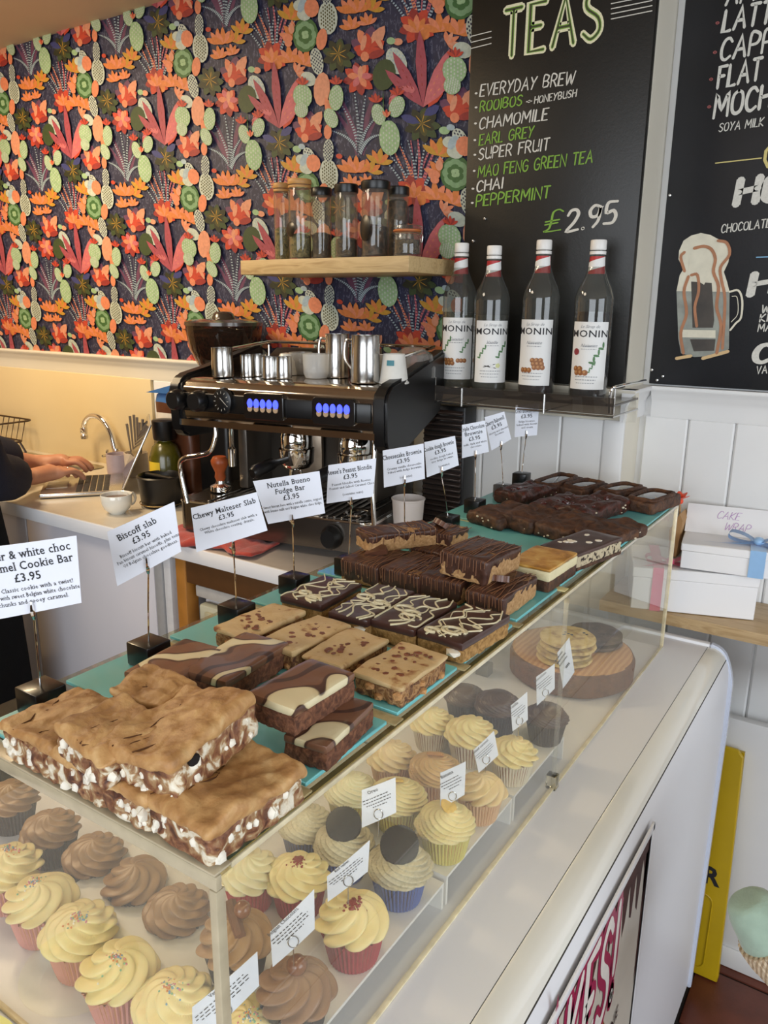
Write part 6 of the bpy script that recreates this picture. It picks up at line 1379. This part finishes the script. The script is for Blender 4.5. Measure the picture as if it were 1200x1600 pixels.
b = BM(); tube(b, spline([(rx1-.012, ry0+.01, RZ-.02), (rx1-.012, ry0+.01, RZ+.025), (rx1-.002, ry0+.03, RZ+.034), (rx1+.012, ry1, RZ+.036)], 5), .003, 8); addto(rk, 'bracket', b, M_chrome)
M_bglass = sheet_glass('bottle_glass', (.74, .76, .74), .10, 1.8, (.5, .52, .5)); M_cap = mat('cap_white', 'e6e4e0', .4, 0, .02, 20); M_lab = mat('label_paper', 'e2e2e0', .5, 0, .01, 10); M_redl = mat('label_red', 'b3262a', .45)
def on_cyl(b, r, rot=0, z0=0): # bend flat x,y artwork round a bottle
    for v in b.verts:
        a = v.co.x/r-pi/2+rot; rr = r+v.co.z; y = v.co.y; v.co = Vector((rr*cos(a), rr*sin(a), z0+y))
def syrup(px, pcap, y, liq, lh, face, art, lab):
    p = aty(px, pcap, y); t = thing('syrup_bottle', lab, 'bottle', (p.x, y, RZ), 0, 'syrup bottles on the rack'); r = .0395; s = (p.z-RZ)/.318; t.scale = (1, 1, s)
    prof = [(0, .002), (r*.8, .001), (r*.97, .005), (r, .014), (r, .168), (r*.985, .174), (r*1.0, .180), (r*.985, .186), (r, .194), (r*.99, .206), (r*.86, .224), (r*.62, .243), (r*.44, .262), (r*.37, .285), (r*.35, .300)]
    b = BM(); lathe(b, prof, 40); finish('glass', b, M_bglass, t)
    b = BM(); q = [(rr*.94, z) for rr, z in prof if z < lh and z > .003]; q = [(0, .004)]+q+[(q[-1][0], lh), (0, lh)]; lathe(b, q, 32); finish('syrup', b, liq, t)
    b = BM(); lathe(b, [(0, .318), (r*.38, .318), (r*.41, .316), (r*.41, .301), (r*.40, .299), (r*.37, .298)], 32); lathe(b, [(r*.37, .2965), (r*.415, .296), (r*.415, .290), (r*.37, .2895)], 32); finish('cap', b, M_cap, t)
    f = face+.42; b = BM(); lathe(b, [(r+.0005, .022), (r+.0005, .158)], 20, a0=-pi/2+f-1.02, a1=-pi/2+f+1.02); finish('label', b, M_lab, t)
    b = BM(); lathe(b, [(r*.43, .252), (r*.385, .286)], 16, a0=-pi/2+f-1.5, a1=-pi/2+f+1.5); o = finish('neck_label', b, M_redl, t)
    b = BM()
    for i in range(12):
        a0, a1 = -1.3+2.6*i/12, -1.3+2.6*(i+1)/12
        def zz(a, up): return .262+.0045*a+(.018 if up else 0)
        vs = []
        for a, up in ((a0, 0), (a1, 0), (a1, 1), (a0, 1)):
            z = zz(a, up); rr = r*(.43-.045*(z-.252)/.034)+.0007; A = a-pi/2+f; vs.append(b.verts.new((rr*cos(A), rr*sin(A), z)))
        b.faces.new(vs)
    o2 = finish('neck_band', b, M_lab, o)
    b = BM(); tx = text_bm('MONIN', .0195, .010, 0, False, 'CENTER', 1.15, 1.08); bmesh.ops.transform(tx, matrix=Matrix.Translation((0, .128, .0010)), verts=tx.verts); setm(tx.faces, 0); merge(b, tx)
    tx = text_bm('Le Sirop de', .0085, 0, .35, False); bmesh.ops.transform(tx, matrix=Matrix.Translation((0, .146, .0010)), verts=tx.verts); merge(b, tx, None, 1)
    tx = text_bm(art[1], .0095, 0, .35, False); bmesh.ops.transform(tx, matrix=Matrix.Translation((0, .108, .0010)), verts=tx.verts); merge(b, tx, None, 1)
    rg = random.Random(int(px)); sq = BM(); squig(sq, .062, .13, [(.64, .3, .7, .012), (.60, .25, .75, .010), (.17, .1, .85, .012), (.12, .1, .8, .012), (.07, .15, .75, .01)], int(px)); bmesh.ops.transform(sq, matrix=Matrix.Translation((0, .09, .0006)), verts=sq.verts); merge(b, sq, None, 1)
    for (kind, x, y_, s_) in art[0]:
        if kind == 'nut': discs(b, (x, y_), s_, .0011+.0001*rg.random(), 2, 12); discs(b, (x-s_*.25, y_+s_*.25), s_*.45, .0013, 3, 8)
        elif kind == 'leaf':
            for k in range(6): discs(b, (x+s_*(k*.35-.8), y_+s_*(k*.55-1.2)), s_*.5, .0011+k*.00002, 4, 8, 1, .38, radians(30+(60 if k % 2 else -40)))
        elif kind == 'pod': discs(b, (x, y_), s_, .0011, 5, 10, 1, .08, radians(15)); discs(b, (x+.002, y_-.003), s_, .00113, 5, 10, 1, .08, radians(-12))
        elif kind == 'flower':
            for k in range(5): discs(b, (x+s_*.5*cos(k*1.257), y_+s_*.5*sin(k*1.257)), s_*.45, .0011, 6, 8)
        elif kind == 'cherry': discs(b, (x, y_), s_, .0011, 7, 10)
    bmesh.ops.subdivide_edges(b, edges=[e for e in b.edges if e.calc_length() > .012], cuts=2)
    on_cyl(b, r, f); finish('print', b, [M_ink, mat('ink_grey', '8a8c90', .6), mat('nut_brown', '8f5a30', .5, 0, .2, 200), mat('nut_light', 'b98552', .5), mat('leaf_green', '4e7a4a', .5, 0, .2, 200), mat('pod_dark', '2c211a', .5), mat('flower_cream', 'd4d69a', .5), mat('ink_red', '8c2f38', .5)], t, smooth=False)
nuts = lambda x0, y0, n, s: [('nut', x0+(i % 3)*s*1.5-(i//3)*s*.4, y0+(i//3)*s*1.3, s) for i in range(n)]
M_clearl = sheet_glass('clear_syrup', (.62, .60, .52), .25, 0, (.30, .29, .24)); M_redl2 = mat('dark_red_syrup', '2a0d10', .12, coat=.4); M_brl = mat('dark_brown_syrup', '1f1214', .12, coat=.4)
syrup(722, 380, 1.655, M_clearl, .17, -.10, ([('leaf', -.022, .098, .010), ('leaf', .020, .094, .009)]+nuts(-.022, .058, 6, .0052)+nuts(.006, .064, 3, .005), 'Caramel'), 'syrup bottle with almond label at the left end of the rack')
syrup(773, 384, 1.635, M_clearl, .17, .12, ([('leaf', -.022, .088, .009), ('leaf', .022, .092, .011), ('pod', -.004, .060, .015), ('flower', .015, .060, .006)], 'Vanille'), 'syrup bottle with vanilla pods on its label, second from the left')
syrup(851, 375, 1.635, M_redl2, .10, -.28, (nuts(.004, .060, 9, .0056)+nuts(-.024, .054, 3, .0056), 'Noisette'), 'syrup bottle with a heap of nuts on its label, third from the left')
syrup(936, 375, 1.630, M_brl, .178, -.20, ([('leaf', .018, .092, .013), ('leaf', .008, .066, .007), ('cherry', -.026, .098, .007)]+nuts(-.022, .056, 5, .006), 'Noisette'), 'nearly full dark syrup bottle at the right end of the rack')

# ================================================================== RIGHT SIDE: LEDGE, BOXES, SIGN
LZ = .930
lg = thing('ledge', 'pale wood ledge along the panelled wall right of the counter', 'shelf', (.1, AY, LZ-.025))
b = BM(); bb(b, PX_+.004, 1.4, 1.665, AY-.012, LZ-.026, LZ, .002); addto(lg, 'board', b, ramp_mat('ledge_wood', [(.3, 'a98c64'), (.5, 'bfa47c'), (.7, 'a3855c')], 'noise', 8, .4, 1.5, .1, 60, 6, vscale=(1, 8, 8)))
for x in (-.1, .6): b = BM(); bb(b, x, x+.03, 1.70, AY-.052, LZ-.15, LZ-.026, .002); addto(lg, 'bracket', b, M_paint)
M_boxw = mat('box_card', 'e6e6e8', .45, 0, .015, 8); M_kraft = mat('kraft', 'a98358', .8, 0, .05, 30)
def corners_box(name, lab, L, R, z0, h, d, group=None):
    p, q = atz(*L, z0), atz(*R, z0); u = q-p; a = atan2(u.y, u.x); c = (p+q)/2+Vector((-sin(a), cos(a), 0))*d/2
    t = thing(name, lab, 'box', (c.x, c.y, z0), a, group); return t, u.length
bA, wA = corners_box('cake_box', 'lower white cake box with a pink ribbon standing on the ledge', (982, 953), (1176, 973), LZ+.0005, .1, .17, 'white cake boxes'); bA.location.y += .012; bA.location.z = LZ+.0005
hA = .098; b = BM(); bx(b, (0, 0, hA/2-.005), (wA, .17, hA-.012), None, .0015, 1); finish('tray', b, M_boxw, bA)
b = BM(); bx(b, (0, 0, hA-.012), (wA+.004, .174, .024), None, .002, 1); finish('lid', b, M_boxw, bA)
M_pink = mat('ribbon_pink', 'd8567c', .35, 0, .06, 30, sheen=.4); M_blueb = mat('ribbon_blue', '8db6e0', .35, 0, .05, 30, sheen=.4)
def ribbon_band(par, x, w, dpt, h, m, name='ribbon'):
    b = BM(); e = dpt/2+.0004; prism(b, [(-e-.0012, .001), (-e-.0012, h+.0016), (e+.0012, h+.0016), (e+.0012, .001), (e, .001), (e, h+.0004), (-e, h+.0004), (-e, .001)], 'x', x-w/2, x+w/2); return finish(name, b, m, par, smooth=False)
def bow(par, c, s, m, rz=0, name='bow'):
    b = BM()
    for sg in (-1, 1):
        pts = spline([(0, 0, .004), (sg*s*.5, -.1*s, .35*s), (sg*s*.95, 0, .38*s), (sg*s, .1*s, .12*s), (sg*s*.5, .05*s, .02*s), (0, 0, .004)], 5); A = []
        for p in pts: A.append((b.verts.new(p+Vector((0, -.20*s, 0))), b.verts.new(p+Vector((0, .20*s, .02*s)))))
        for i in range(len(A)-1): b.faces.new((A[i][0], A[i+1][0], A[i+1][1], A[i][1]))
        pts = spline([(0, 0, .006), (sg*s*.5, -.3*s, .06*s), (sg*s*1.1, -.5*s, .03*s), (sg*s*1.7, -.7*s, -.0*s+.003)], 5); A = []
        for p in pts: A.append((b.verts.new(p+Vector((-.04, -.16*s, 0))*.3), b.verts.new(p+Vector((.04, .16*s, 0))*.3)))
        for i in range(len(A)-1): b.faces.new((A[i][0], A[i+1][0], A[i+1][1], A[i][1]))
    bmesh.ops.solidify(b, geom=b.faces[:], thickness=.0006); bmesh.ops.create_icosphere(b, subdivisions=2, radius=s*.20, matrix=Matrix.Translation((0, 0, s*.14)) @ Matrix.Diagonal((1, 1.2, .8, 1)))
    return finish(name, b, m, par, loc=c, rot=(0, 0, rz))
ribbon_band(bA, -.075, .022, .174, hA, M_pink); bow(bA, (-.050, -.055, hA+.0022), .050, M_pink, .1)
zB = LZ+hA+.0045
bB, wB = corners_box('cake_box', 'upper white cake box with a blue ribbon and bow, top written on', (1045, 870), (1183, 910), zB, .06, .13, 'white cake boxes')
bB.location = (bA.location.x+.075, bA.location.y-.005, LZ+hA+.0028); bB.rotation_euler.z = bA.rotation_euler.z-.16; wB = .185; hB = .058
b = BM(); bx(b, (0, 0, hB/2-.004), (wB, .13, hB-.01), None, .0015, 1); finish('tray', b, M_boxw, bB)
b = BM(); bx(b, (0, 0, hB-.009), (wB+.004, .134, .018), None, .002, 1); finish('lid', b, M_boxw, bB)
ribbon_band(bB, .055, .030, .134, hB, M_blueb); bow(bB, (.055, -.02, hB+.0022), .058, M_blueb, -.1)
b = BM(); R_ = Matrix.Rotation(radians(-62), 3, 'X'); M_ = Matrix.Translation((-.01, .052, hB+.028)) @ Matrix.Rotation(radians(52), 4, 'X')
bx(b, (0, 0, 0), (wB*.92, .070, .001)); bmesh.ops.transform(b, matrix=M_, verts=b.verts); fl_ = finish('standing_flap', b, M_boxw, bB)
b = BM()
for k, (s, y0) in enumerate((('CAKE', .004), ('WRAP', -.022))):
    tx, wd = brush(s, .018, .07, .3, seed=5+k); merge(b, tx, Matrix.Translation((-wd/2+k*.02, y0, .0012)))
bmesh.ops.transform(b, matrix=M_, verts=b.verts); finish('handwriting', b, mat('pen_purple', 'b48ac0', .6), bB, smooth=False)
kp = thing('paper_bag', 'folded brown paper bag end standing between the case and the cake boxes', 'bag', (bB.location.x-.115, bA.location.y+.02, LZ+hA+.003)); b = BM(); prism(b, [(-.008, 0), (.008, 0), (.014, .085), (.006, .10), (-.012, .06)], 'y', -.03, .03); finish('paper', b, M_kraft, kp)
of = thing('paper_flower', 'bright orange paper flower at the far corner of the case', 'flower', (aty(1068, 770, 1.71).x, 1.71, aty(1068, 790, 1.71).z))
b = BM()
for k in range(9):
    a = k*2*pi/9; lf = Matrix.Rotation(a, 4, 'Z') @ Matrix.Rotation(-.5-.3*(k % 2), 4, 'Y') @ Matrix.Translation((.012, 0, .004)) @ Matrix.Diagonal((.013, .007, .0012, 1)); bmesh.ops.create_icosphere(b, subdivisions=2, radius=1, matrix=lf)
bmesh.ops.create_icosphere(b, subdivisions=2, radius=.007); finish('petals', b, mat('orange_paper', 'e0481c', .5, 0, .15, 60, sheen=.3), of)
b = BM(); tube(b, [(0, 0, -.004), (.004, 0, -.05), (.006, .004, -.12+.0)], .0018, 6); finish('stem', b, M_kraft, of)
of.location = (kp.location.x-.002, kp.location.y, LZ+hA+.003+.122)
# wet floor sign folded against the wall
ws = thing('wet_floor_sign', 'yellow plastic wet floor sign leaning between the counter end and the wall', 'sign', (-.30, 1.735, 0), rot=(radians(-4), 0, 0))
M_yel = mat('sign_yellow', 'b99a10', .38, 0, .05, 12, .05, 60); b = BM()
prism(b, [(-.135, .012), (-.12, 0), (.115, -.0), (.135, .0), (.135, .02), (.128, .30), (.118, .585), (.105, .60), (-.105, .60), (-.118, .585)], 'y', -.006, .006); bmesh.ops.bevel(b, geom=b.edges[:], offset=.002, segments=1, affect='EDGES'); finish('front_leaf', b, M_yel, ws)
b = BM(); prism(b, [(-.135, .0), (.135, .0), (.118, .59), (-.118, .59)], 'y', .012, .022); finish('rear_leaf', b, M_yel, ws)
b = BM(); tube(b, [(-.10, .008, .585), (.10, .008, .585)], .010, 10); finish('hinge', b, M_yel, ws)
b = BM(); tube(b, [(x, -.0075, z) for x, z in rpoly(.20, .20, .02, 4, 0, .12)], .0018, 5, closed=True); finish('embossed_panel', b, M_yel, ws)
b = BM(); tx = text_bm('FLOOR', .062, .035, 0, False, 'CENTER', .95); merge(b, tx, Matrix(((1, 0, 0, .012), (0, 0, -1, -.0066), (0, 1, 0, .250), (0, 0, 0, 1)))); tx = text_bm('WET', .058, .02, 0, False, 'CENTER', .95); merge(b, tx, Matrix(((1, 0, 0, -.03), (0, 0, -1, -.0066), (0, 1, 0, .305), (0, 0, 0, 1)))); finish('lettering', b, M_ink, ws, smooth=False)
b = BM(); prism(b, [(-.085, .375), (.075, .375), (-.005, .50)], 'y', -.0072, -.006); finish('warning_triangle', b, mat('sign_red', '8c1f1a', .4), ws, smooth=False)
# ================================================================== PEOPLE
M_skin = ramp_mat('skin', [(.3, 'b57a5e'), (.6, 'c48d70'), (.8, 'cf9c80')], 'noise', 18, .5, 0, .15, 220, 3); M_nv = mat('navy_cloth', '121326', .9, 0, .1, 60, .3, 250); M_bk = mat('black_cloth', '0b0b0d', .9, 0, .1, 60, .3, 250); M_hair = ramp_mat('hair_brown', [(.3, '2a1a10'), (.7, '4d3320')], 'noise', 60, .5, 0, .5, 200, 3, vscale=(1, 1, .2))
pe = thing('person', 'person in navy sleeves and black clothes reaching over to the open laptop', 'person', (-1.93, .98, 0))
P0 = Vector(pe.location); J = {}; Eg = []
def V(x, y, z): return Vector((x, y, z))-P0
hip, chest = V(-2.06, .96, .94), V(-2.03, 1.00, 1.30)
J['pelvis'] = (hip, .11); J['waist'] = (V(-2.055, .97, 1.08), .095); J['chest'] = (chest, .115); J['neck'] = (V(-2.02, 1.02, 1.46), .052); J['head'] = (V(-2.0, 1.05, 1.555), .080); J['crown'] = (V(-1.99, 1.065, 1.66), .078)
Eg += [('pelvis', 'waist'), ('waist', 'chest'), ('chest', 'neck'), ('neck', 'head'), ('head', 'crown')]
for s, (dx, dy) in (('l', (-.115, .05)), ('r', (.115, -.05))):
    J[s+'hip'] = (hip+Vector((dx*.8, dy*.8, -.06)), .085); J[s+'knee'] = (V(-2.05+dx*.8, .98+dy*.8, .50), .058); J[s+'ankle'] = (V(-2.06+dx*.8, .95+dy*.8, .09), .040); J[s+'toe'] = (V(-1.99+dx*.8, 1.08+dy*.8, .035), .034)
    Eg += [('pelvis', s+'hip'), (s+'hip', s+'knee'), (s+'knee', s+'ankle'), (s+'ankle', s+'toe')]
wr = {'r': aty(52, 790, 1.30), 'l': aty(62, 758, 1.40)}; wr['r'].z = 1.072; wr['l'].z = 1.085
for s, sh_, el in (('r', (-1.87, .98, 1.36), (-1.96, 1.08, 1.13)), ('l', (-2.20, 1.08, 1.36), (-2.21, 1.18, 1.15))):
    J[s+'shoulder'] = (V(*sh_), .040); J[s+'elbow'] = (V(*el), .036); w_ = wr[s]-P0; J[s+'wrist'] = (w_, .026)
    J[s+'fore'] = ((V(*el)*.45+w_*.55), .031); Eg += [('chest', s+'shoulder'), (s+'shoulder', s+'elbow'), (s+'elbow', s+'fore'), (s+'fore', s+'wrist')]
    tgt = aty(118, 768, 1.44) if s == 'r' else aty(128, 745, 1.50); tgt.z = 1.065 if s == 'r' else 1.075
    f = (tgt-wr[s]); f.z *= .6; f.normalize(); side = f.cross(Vector((0, 0, 1))).normalized(); up_ = Vector((0, 0, 1))
    sg = -1 if s == 'r' else 1          # thumb side
    J[s+'palm'] = (w_+f*.050+up_*.006, .027); J[s+'knuck'] = (w_+f*.082+up_*.006, .026); Eg += [(s+'wrist', s+'palm'), (s+'palm', s+'knuck')]
    for k, (off, ln) in enumerate(((-.030, .80), (-.010, 1.0), (.010, 1.05), (.029, .95))):
        o_ = side*off*(-sg); b0 = w_+f*.088+o_+up_*.006; n_ = f'{s}f{k}'; q = ln*.036
        J[n_+'a'] = (b0, .0105); J[n_+'b'] = (b0+f*q+o_*.15+up_*.004, .0092); J[n_+'c'] = (b0+f*q*1.65+o_*.2-up_*.012, .0084); J[n_+'d'] = (b0+f*q*1.95+o_*.2-up_*.030, .0072)
        Eg += [(s+'knuck', n_+'a'), (n_+'a', n_+'b'), (n_+'b', n_+'c'), (n_+'c', n_+'d')]
    o_ = side*sg*-1*-1; th = side*(-.028 if sg < 0 else .028)
    J[s+'t1'] = (w_+f*.030+th-up_*.006, .0135); J[s+'t2'] = (w_+f*.062+th*1.5-up_*.014, .0105); J[s+'t3'] = (w_+f*.088+th*1.35-up_*.022, .0085); Eg += [(s+'palm', s+'t1'), (s+'t1', s+'t2'), (s+'t2', s+'t3')]
me = skin_mesh('body', J, Eg, 'pelvis', 2); ob = finish('body', me, M_skin, pe)
def cloth(name, keys, edges, root, grow, m, over={}):
    JJ = {k: (over.get(k, J[k])[0] if k in over else J[k][0], (over[k][1] if k in over else J[k][1]+grow)) for k in keys}
    for k in over:
        if k not in JJ: JJ[k] = over[k]
    return finish(name, skin_mesh(name, JJ, edges, root, 2), m, pe)
cuff = {s+'cuff': (J[s+'fore'][0].lerp(J[s+'wrist'][0], .35), .048) for s in 'lr'}
cloth('shirt', ['pelvis', 'waist', 'chest', 'lshoulder', 'rshoulder', 'lelbow', 'relbow', 'lfore', 'rfore'], [('pelvis', 'waist'), ('waist', 'chest'), ('chest', 'upper'), ('chest', 'lshoulder'), ('lshoulder', 'lelbow'), ('lelbow', 'lfore'), ('lfore', 'lcuff'), ('chest', 'rshoulder'), ('rshoulder', 'relbow'), ('relbow', 'rfore'), ('rfore', 'rcuff')], 'chest', .040, M_nv, dict(cuff, upper=(V(-2.025, 1.01, 1.40), .085)))
cloth('trousers', ['waist', 'pelvis', 'lhip', 'rhip', 'lknee', 'rknee', 'lankle', 'rankle'], [('waist', 'pelvis'), ('pelvis', 'lhip'), ('lhip', 'lknee'), ('lknee', 'lankle'), ('pelvis', 'rhip'), ('rhip', 'rknee'), ('rknee', 'rankle')], 'pelvis', .028, M_bk)
# apron skirt
b = BM(); R_ = []
for z, rx_, ry_ in ((1.06, .165, .150), (.90, .185, .165), (.60, .20, .175), (.48, .205, .18)):
    R_.append([b.verts.new(V(-2.045+rx_*cos(a)*(1+.03*sin(a*7+z*9)), .985+ry_*sin(a)*(1+.03*cos(a*6)), z)) for a in [2*pi*i/40 for i in range(40)]])
for A, B_ in zip(R_, R_[1:]):
    for i in range(40): b.faces.new((A[i], B_[i], B_[(i+1) % 40], A[(i+1) % 40]))
bmesh.ops.solidify(b, geom=b.faces[:], thickness=.003); finish('apron', b, M_bk, pe)
# head details
hd = J['head'][0]+Vector((.005, .01, .045)); fd = Vector((.55, .80, -.25)).normalized(); sd_ = fd.cross(Vector((0, 0, 1))).normalized(); uu = sd_.cross(fd)
b = BM(); 
for sg in (-1, 1): bmesh.ops.create_uvsphere(b, u_segments=12, v_segments=8, radius=.012, matrix=Matrix.Translation(hd+fd*.082+sd_*.030*sg+uu*.01))
finish('eyes', b, mat('eye_white', 'e2ddd4', .2), pe)
b = BM(); tube(b, [hd+fd*.088+uu*.01, hd+fd*.108-uu*.018, hd+fd*.09-uu*.026], [.006, .011, .006], 8); finish('nose', b, M_skin, pe)
b = BM(); tube(b, [hd+fd*.088-uu*.045-sd_*.022, hd+fd*.096-uu*.046, hd+fd*.088-uu*.045+sd_*.022], [.002, .005, .002], 8); finish('mouth', b, mat('lips', '9c5a50', .5), pe)
for sg in (-1, 1): b = BM(); bmesh.ops.create_uvsphere(b, u_segments=10, v_segments=8, radius=1, matrix=Matrix.Translation(hd+sd_*.088*sg) @ Matrix.Diagonal((.014, .014, .028, 1))); finish('ear', b, M_skin, pe)
b = BM(); bmesh.ops.create_icosphere(b, subdivisions=4, radius=1, matrix=Matrix.Translation(hd-fd*.022+uu*.022) @ Matrix.Diagonal((.100, .100, .105, 1)))
for v in b.verts: v.co += noise.noise_vector(v.co*30)*.006
finish('hair', b, M_hair, pe)
# ring
rw = J['rf2a'][0]*.35+J['rf2b'][0]*.65; b = BM(); d_ = (J['rf2b'][0]-J['rf2a'][0]).normalized(); u_ = d_.orthogonal().normalized(); v_ = d_.cross(u_)
tube(b, [rw+(u_*cos(a)+v_*sin(a))*.0105 for a in [2*pi*i/20 for i in range(20)]], .0012, 6, closed=True); finish('ring', b, mat('silver', (.8, .8, .8), .15, 1), pe)

# small child leg reaching in at the right: soft mint bootie and beige knitted leg
DB = .95
def dpt(px, py, d): r_ = ray(px, py); return CAM+r_*(d/r_.dot(FW))
toe, mid, heel, ank, kn, hp = dpt(1164, 1402, DB), dpt(1178, 1424, DB), dpt(1198, 1462, DB), dpt(1222, 1492, DB), dpt(1310, 1560, DB+.02), dpt(1440, 1560, DB-.06)
ch = thing('person', 'small child at the right edge, foot in mint bootie and beige knitted leg showing', 'person', (hp.x, hp.y, hp.z)); C0 = Vector(ch.location)
JB = {'hip': (hp-C0, .034), 'knee': (kn-C0, .030), 'ankle': (ank-C0, .026), 'heel': (heel-C0, .024), 'mid': (mid-C0, .014), 'toe': (mid.lerp(toe, .35)-C0, .007)}
EB = [('hip', 'knee'), ('knee', 'ankle'), ('ankle', 'heel'), ('heel', 'mid'), ('mid', 'toe')]
tz = Vector((.03, -.02, .0)); JB['belly'] = (hp-C0+Vector((.08, -.03, .05)), .055); JB['chest'] = (hp-C0+Vector((.11, -.05, .18)), .050); JB['neck'] = (hp-C0+Vector((.12, -.05, .26)), .035); JB['head'] = (hp-C0+Vector((.12, -.04, .34)), .078)
EB += [('belly', 'hip'), ('belly', 'chest'), ('chest', 'neck'), ('neck', 'head')]
finish('body', skin_mesh('body', JB, EB, 'belly', 2), M_skin, ch)
b = BM(); axis = [an_ for an_ in (toe-C0, toe.lerp(mid, .12)-C0, toe.lerp(mid, .45)-C0, mid-C0, heel-C0, heel.lerp(ank, .6)-C0)]
tube(b, spline(axis, 5), [.001, .009, .0135, .0165, .019, .021, .0225, .024, .0255, .0265, .0275, .0285, .029, .0295, .030, .0305, .031, .0315, .032, .0325, .033, .033, .033, .032, .031, .030][:26], 28)
for v in b.verts: v.co += noise.noise_vector(v.co*45)*.0018
finish('bootie', b, mat('mint_fleece', '9cb3a2', .9, 0, .06, 60, .4, 300, sheen=.3), ch)
M_knit = ramp_mat('beige_knit', [(.35, 'a58d70'), (.6, 'd1bea2')], 'wave', 60, .9, 3, .8, 200, 2)
an, hl, kk = JB['ankle'][0], JB['heel'][0], JB['knee'][0]; hm = hl.lerp(an, .15)
J3 = {'c': (hl.lerp(an, .45), .040), 'a': (an, .044), 'k': (kk, .052), 'h': (JB['hip'][0], .062), 'b': (JB['belly'][0], .105), 'n': (JB['chest'][0], .095)}
finish('knitted_suit', skin_mesh('suit', J3, [('c', 'a'), ('a', 'k'), ('k', 'h'), ('h', 'b'), ('b', 'n')], 'b', 2), M_knit, ch)
b = BM(); f = (an-hm).normalized(); u_ = f.orthogonal().normalized(); v_ = f.cross(u_)
for k in range(30):
    a = 2*pi*k/30; o_ = (u_*cos(a)+v_*sin(a))*.0345; tube(b, [hm-f*.006+o_, hm+f*.012+o_*1.03, hm+f*.024+o_*1.02], .0036, 6)
finish('ribbed_cuff', b, M_knit, ch)['kind'] = 'stuff'
